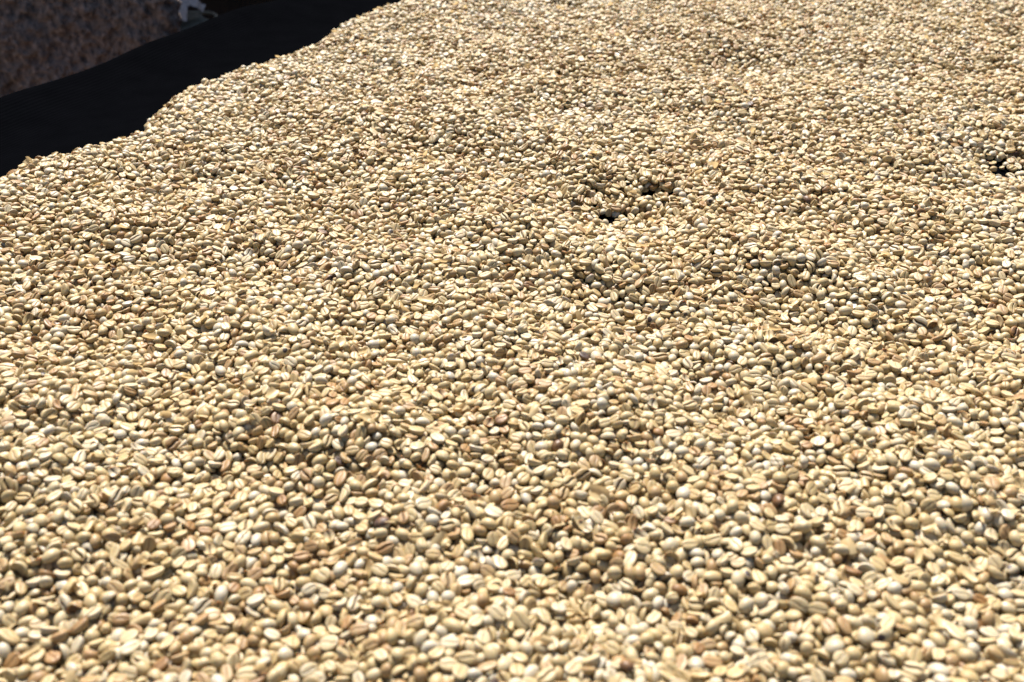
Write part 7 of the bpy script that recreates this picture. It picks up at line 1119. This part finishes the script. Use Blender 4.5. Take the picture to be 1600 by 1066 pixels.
# singular beans of the photograph: picked out by their colour
SPECIAL = [  # place in the picture (0-1), tone, label
    ((.366, .741), .93, 'dark brown coffee bean among cream beans, lower half, left of centre'),
    ((.443, .722), .76, 'amber coffee bean among cream beans, lower half, just left of centre'),
    ((.663, .614), .78, 'orange amber coffee bean on the slope right of picture centre'),
    ((.588, .296), .01, 'whitish coffee bean at the left end of the bare net patch'),
    ((.613, .296), .02, 'whitish coffee bean beside the bare net patch, nearer its right end'),
    ((.740, .744), .97, 'nearly black coffee bean in lower right part of heap, three quarters across'),
    ((.812, .857), .80, 'reddish brown coffee bean near the lower right of the heap'),
    ((.285, .716), .74, 'orange tan coffee bean in lower left part of heap, a quarter across'),
    ((.575, .500), .95, 'dark brown coffee bean just right of picture centre'),
    ((.835, .555), .66, 'deep tan coffee bean right of centre at mid height'),
    ((.525, .660), .96, 'dark spoiled coffee bean below picture centre'),
    ((.150, .235), .04, 'pale grey coffee bean on the heap rim against black net'),
]
chosen, special = set(), {}
for (fx, fy), tn, lab in SPECIAL:
    c = np.where((np.abs(PX - fx * 1024) < 24) & (np.abs(PY - fy * 682) < 16) & (AREA > 0))[0]
    c = [i for i in c if i not in chosen]
    if not c: continue
    c = np.array(c)
    i = int(c[np.argmax(AREA[c] / depth[c] ** -2 - .00 * np.hypot(PX[c] - fx * 1024, PY[c] - fy * 682))])
    TONE[i] = tn; FLAW[i] = min(FLAW[i], .9); chosen.add(i); special[i] = lab
# no other bean near a singular one may share its colour
for i in special:
    nb = np.where(np.hypot(PX - PX[i], PY - PY[i]) < 60)[0]
    for j in nb:
        if j not in special: TONE[j] = min(TONE[j], .6); FLAW[j] = min(FLAW[j], .95)
order = np.argsort(-np.where(inside, AREA, 0))
big = [int(i) for i in order if int(i) not in special][:300]
chosen |= set(big)

# ------------------------------------------------------------------ labels for the beans that are objects of their own
def tone_word(t):
    return ('pale grey-green' if t < .14 else 'light cream' if t < .26 else 'cream' if t < .38 else 'beige' if t < .5 else
            'tan' if t < .66 else 'amber' if t < .84 else 'dark brown')
def pose_word(i):
    k = KIND[i]
    if k == 7: return 'curled like a shell'
    if k == 8: return 'broken short'
    if FACING[i] > .5: return 'cut face showing'
    if FACING[i] < -.3: return 'rounded back showing'
    return 'lying on edge'
def zone_word(i):
    x, y = PX[i] / 1024, PY[i] / 682
    row = 'bottom edge' if y > .955 else 'just above bottom edge' if y > .89 else 'lower foreground' if y > .80 else 'middle foreground'
    col = ('far left', 'left', 'centre left', 'centre', 'centre right', 'right', 'far right')[min(6, int(x * 7))]
    return row + ', ' + col
ORD = ['leftmost', 'second', 'third', 'fourth', 'fifth', 'sixth', 'seventh', 'eighth', 'ninth', 'tenth', 'eleventh', 'twelfth', 'thirteenth', 'fourteenth', 'fifteenth', 'sixteenth']
by = {}
for i in big:
    by.setdefault('%s coffee bean, %s, %s' % (tone_word(TONE[i]), pose_word(i), zone_word(i)), []).append(i)
LABEL = dict(special)
for base, ids in by.items():
    ids.sort(key=lambda i: PX[i])
    for n_, i in enumerate(ids):
        LABEL[i] = base if len(ids) == 1 else base + ((', ' + ORD[0]) if n_ == 0 else ', rightmost' if n_ == len(ids) - 1 else ', %s from left' % ORD[n_])
for i in sorted(chosen):
    o = bpy.data.objects.new('coffee_bean', BEAN_ME[KIND[i]])
    link(o)
    o.location = POS[i]; o.rotation_mode = 'QUATERNION'; o.rotation_quaternion = ROT[i]; o.scale = SHAPE[i]
    o['tone'] = float(TONE[i]); o['flaw'] = float(FLAW[i])
    tag(o, LABEL[i], 'coffee bean', 'coffee beans spread on the black net')

# ------------------------------------------------------------------ the rest of the heap: one object, a bean on each point
def build_heap():
    keep = np.ones(N, bool); keep[list(chosen)] = False
    n = int(keep.sum())
    me = bpy.data.meshes.new('coffee_beans')
    me.vertices.add(n)
    me.vertices.foreach_set('co', POS[keep].astype(np.float32).ravel())
    def at(nm, ty, dat, key='value'):
        a = me.attributes.new(nm, ty, 'POINT'); a.data.foreach_set(key, dat)
    at('turn', 'QUATERNION', ROT[keep].astype(np.float32).ravel())
    at('size', 'FLOAT_VECTOR', SHAPE[keep].astype(np.float32).ravel(), 'vector')
    at('form', 'INT', KIND[keep].astype(np.int32))
    at('tone', 'FLOAT', TONE[keep].astype(np.float32))
    at('flaw', 'FLOAT', FLAW[keep].astype(np.float32))
    me.update()
    o = link(bpy.data.objects.new('coffee_beans', me))
    tag(o, 'heap of drying cream coffee beans spread over the black net', 'coffee beans', kind='stuff')
    forms = bpy.data.collections.new('bean_forms')
    for k, m in enumerate(BEAN_ME):
        forms.objects.link(bpy.data.objects.new('bean_form_%s' % 'abcdefghijklmnop'[k], m))
    g = bpy.data.node_groups.new('beans_on_points', 'GeometryNodeTree')
    g.interface.new_socket('Geometry', in_out='INPUT', socket_type='NodeSocketGeometry')
    g.interface.new_socket('Geometry', in_out='OUTPUT', socket_type='NodeSocketGeometry')
    nd = g.nodes
    gi, go = nd.new('NodeGroupInput'), nd.new('NodeGroupOutput')
    ci = nd.new('GeometryNodeCollectionInfo'); ci.inputs[0].default_value = forms
    ci.inputs['Separate Children'].default_value = True; ci.inputs['Reset Children'].default_value = True
    iop = nd.new('GeometryNodeInstanceOnPoints'); iop.inputs['Pick Instance'].default_value = True
    def named(nm, ty):
        a = nd.new('GeometryNodeInputNamedAttribute'); a.data_type = ty; a.inputs[0].default_value = nm; return a.outputs[0]
    L = g.links.new
    L(gi.outputs[0], iop.inputs['Points']); L(ci.outputs[0], iop.inputs['Instance'])
    L(named('form', 'INT'), iop.inputs['Instance Index']); L(named('turn', 'QUATERNION'), iop.inputs['Rotation'])
    L(named('size', 'FLOAT_VECTOR'), iop.inputs['Scale']); L(iop.outputs[0], go.inputs[0])
    md = o.modifiers.new('beans', 'NODES'); md.node_group = g
build_heap()

# ------------------------------------------------------------------ flakes of parchment and chaff among the beans
CELL = .004
gx = np.floor((POS[:, 0] + 3) / CELL).astype(int); gy = np.floor((POS[:, 1] + 3) / CELL).astype(int)
TOP = {}
for a, b, z in zip(gx.tolist(), gy.tolist(), POS[:, 2].tolist()):
    if z > TOP.get((a, b), -1): TOP[(a, b)] = z
def top_at(x, y):
    a, b = int((x + 3) / CELL), int((y + 3) / CELL)
    return max([TOP.get((a + i, b + j), 0.0) for i in (-1, 0, 1) for j in (-1, 0, 1)])
def flake(size, seed):
    """a torn, curled piece of husk"""
    r = random.Random(seed)
    n, m = 7, 6
    cu, tw = r.uniform(.6, 1.5), r.uniform(-.5, .5)
    V, F = [], []
    asp = r.uniform(.45, .85)
    for j in range(m):
        for i in range(n):
            u_, v_ = i / (n - 1) * 2 - 1, j / (m - 1) * 2 - 1
            edge = 1 + .22 * noise.noise(Vector((u_ * 1.7, v_ * 1.7, seed * 3.1)))
            q = math.sqrt(max(0, 1 - .55 * u_ * u_))
            x, y = u_ * edge, v_ * asp * edge * q
            a = y * cu / asp
            z = (1 - math.cos(a)) * asp / cu + .18 * x * x + tw * x * y + .08 * noise.noise(Vector((u_ * 2, v_ * 2, seed)))
            V.append(Vector((x, math.sin(a) * asp / cu, z)) * size)
    for j in range(m - 1):
        for i in range(n - 1):
            F.append((j * n + i, j * n + i + 1, (j + 1) * n + i + 1, (j + 1) * n + i))
    return V, F
def place(x, y, seed, lift):
    r = random.Random(seed * 7 + 1)
    q = Quaternion((0, 0, 1), r.uniform(0, 6.28)) @ Quaternion((1, 0, 0), r.gauss(0, .6)) @ Quaternion((0, 1, 0), r.gauss(0, .5))
    if r.random() < .55: q = q @ Quaternion((1, 0, 0), math.pi)
    return Matrix.Translation((x, y, top_at(x, y) + lift)) @ q.to_matrix().to_4x4()
FL = [(.268, .600), (.385, .525), (.415, .44), (.470, .335), (.300, .595), (.135, .900), (.065, .860), (.490, .668), (.620, .50), (.945, .845), (.395, .448),
      (.470, .255), (.585, .730), (.155, .745), (.090, .780), (.110, .535), (.225, .340), (.700, .420), (.760, .320), (.880, .470), (.965, .530), (.920, .640),
      (.330, .800), (.560, .870), (.705, .905), (.830, .720), (.020, .560), (.180, .690), (.445, .600), (.650, .700), (.790, .560), (.540, .400)]
names = {}
def plane_point(fx, fy, z=.02):
    u_, v_ = (fx - .5) * 1024 / F_PX, (fy * 682 - 341) / F_PX
    ddy, ddz = CT - v_ * SN, -SN - v_ * CT
    k = (z - CAM_Z) / ddz
    return u_ * k, ddy * k
for n_, (fx, fy) in enumerate(FL):
    x, y = plane_point(fx, fy)
    V, F = flake(random.uniform(.0042, .0062), n_ + 1)
    Mx = place(x, y, n_ + 1, .0025)
    o = mesh_obj('parchment_flake', V, F, M_FLAKE)
    o.matrix_world = Mx
    row = 'upper part' if fy < .36 else 'middle' if fy < .62 else 'lower part' if fy < .82 else 'front'
    colm = ('far left', 'left', 'centre left', 'centre right', 'right', 'far right')[min(5, int(fx * 6))]
    names.setdefault('curled yellowish parchment flake on the beans, %s of heap, %s' % (row, colm), []).append((fx, o))
for base, it in names.items():
    it.sort(key=lambda a: a[0])
    for k, (_, o) in enumerate(it):
        tag(o, base if len(it) == 1 else base + (', ' + ORD[0] if k == 0 else ', rightmost' if k == len(it) - 1 else ', %s from left' % ORD[k]),
            'husk flake', 'parchment flakes on the heap')
def build_chaff():
    V, F = [], []
    r = random.Random(8)
    c = 0
    while c < 5500:
        s, t = r.uniform(-.7, 1.7), r.uniform(-.02, 1.05)
        x, y = st(s, t)
        if float(heap_height(np.array([s]), np.array([t]))[0]) < .008: continue
        fv, ff = flake(r.uniform(.0012, .0048), 100 + c)
        Mx = place(x, y, 500 + c, r.uniform(.0005, .0025))
        b = len(V)
        V += [Mx @ v for v in fv]; F += [tuple(i + b for i in f) for f in ff]
        c += 1
    o = mesh_obj('chaff', V, F, M_FLAKE)
    tag(o, 'small scraps of yellowish chaff strewn among the coffee beans', 'chaff', kind='stuff')
build_chaff()
print('beans', N, 'single', len(chosen))
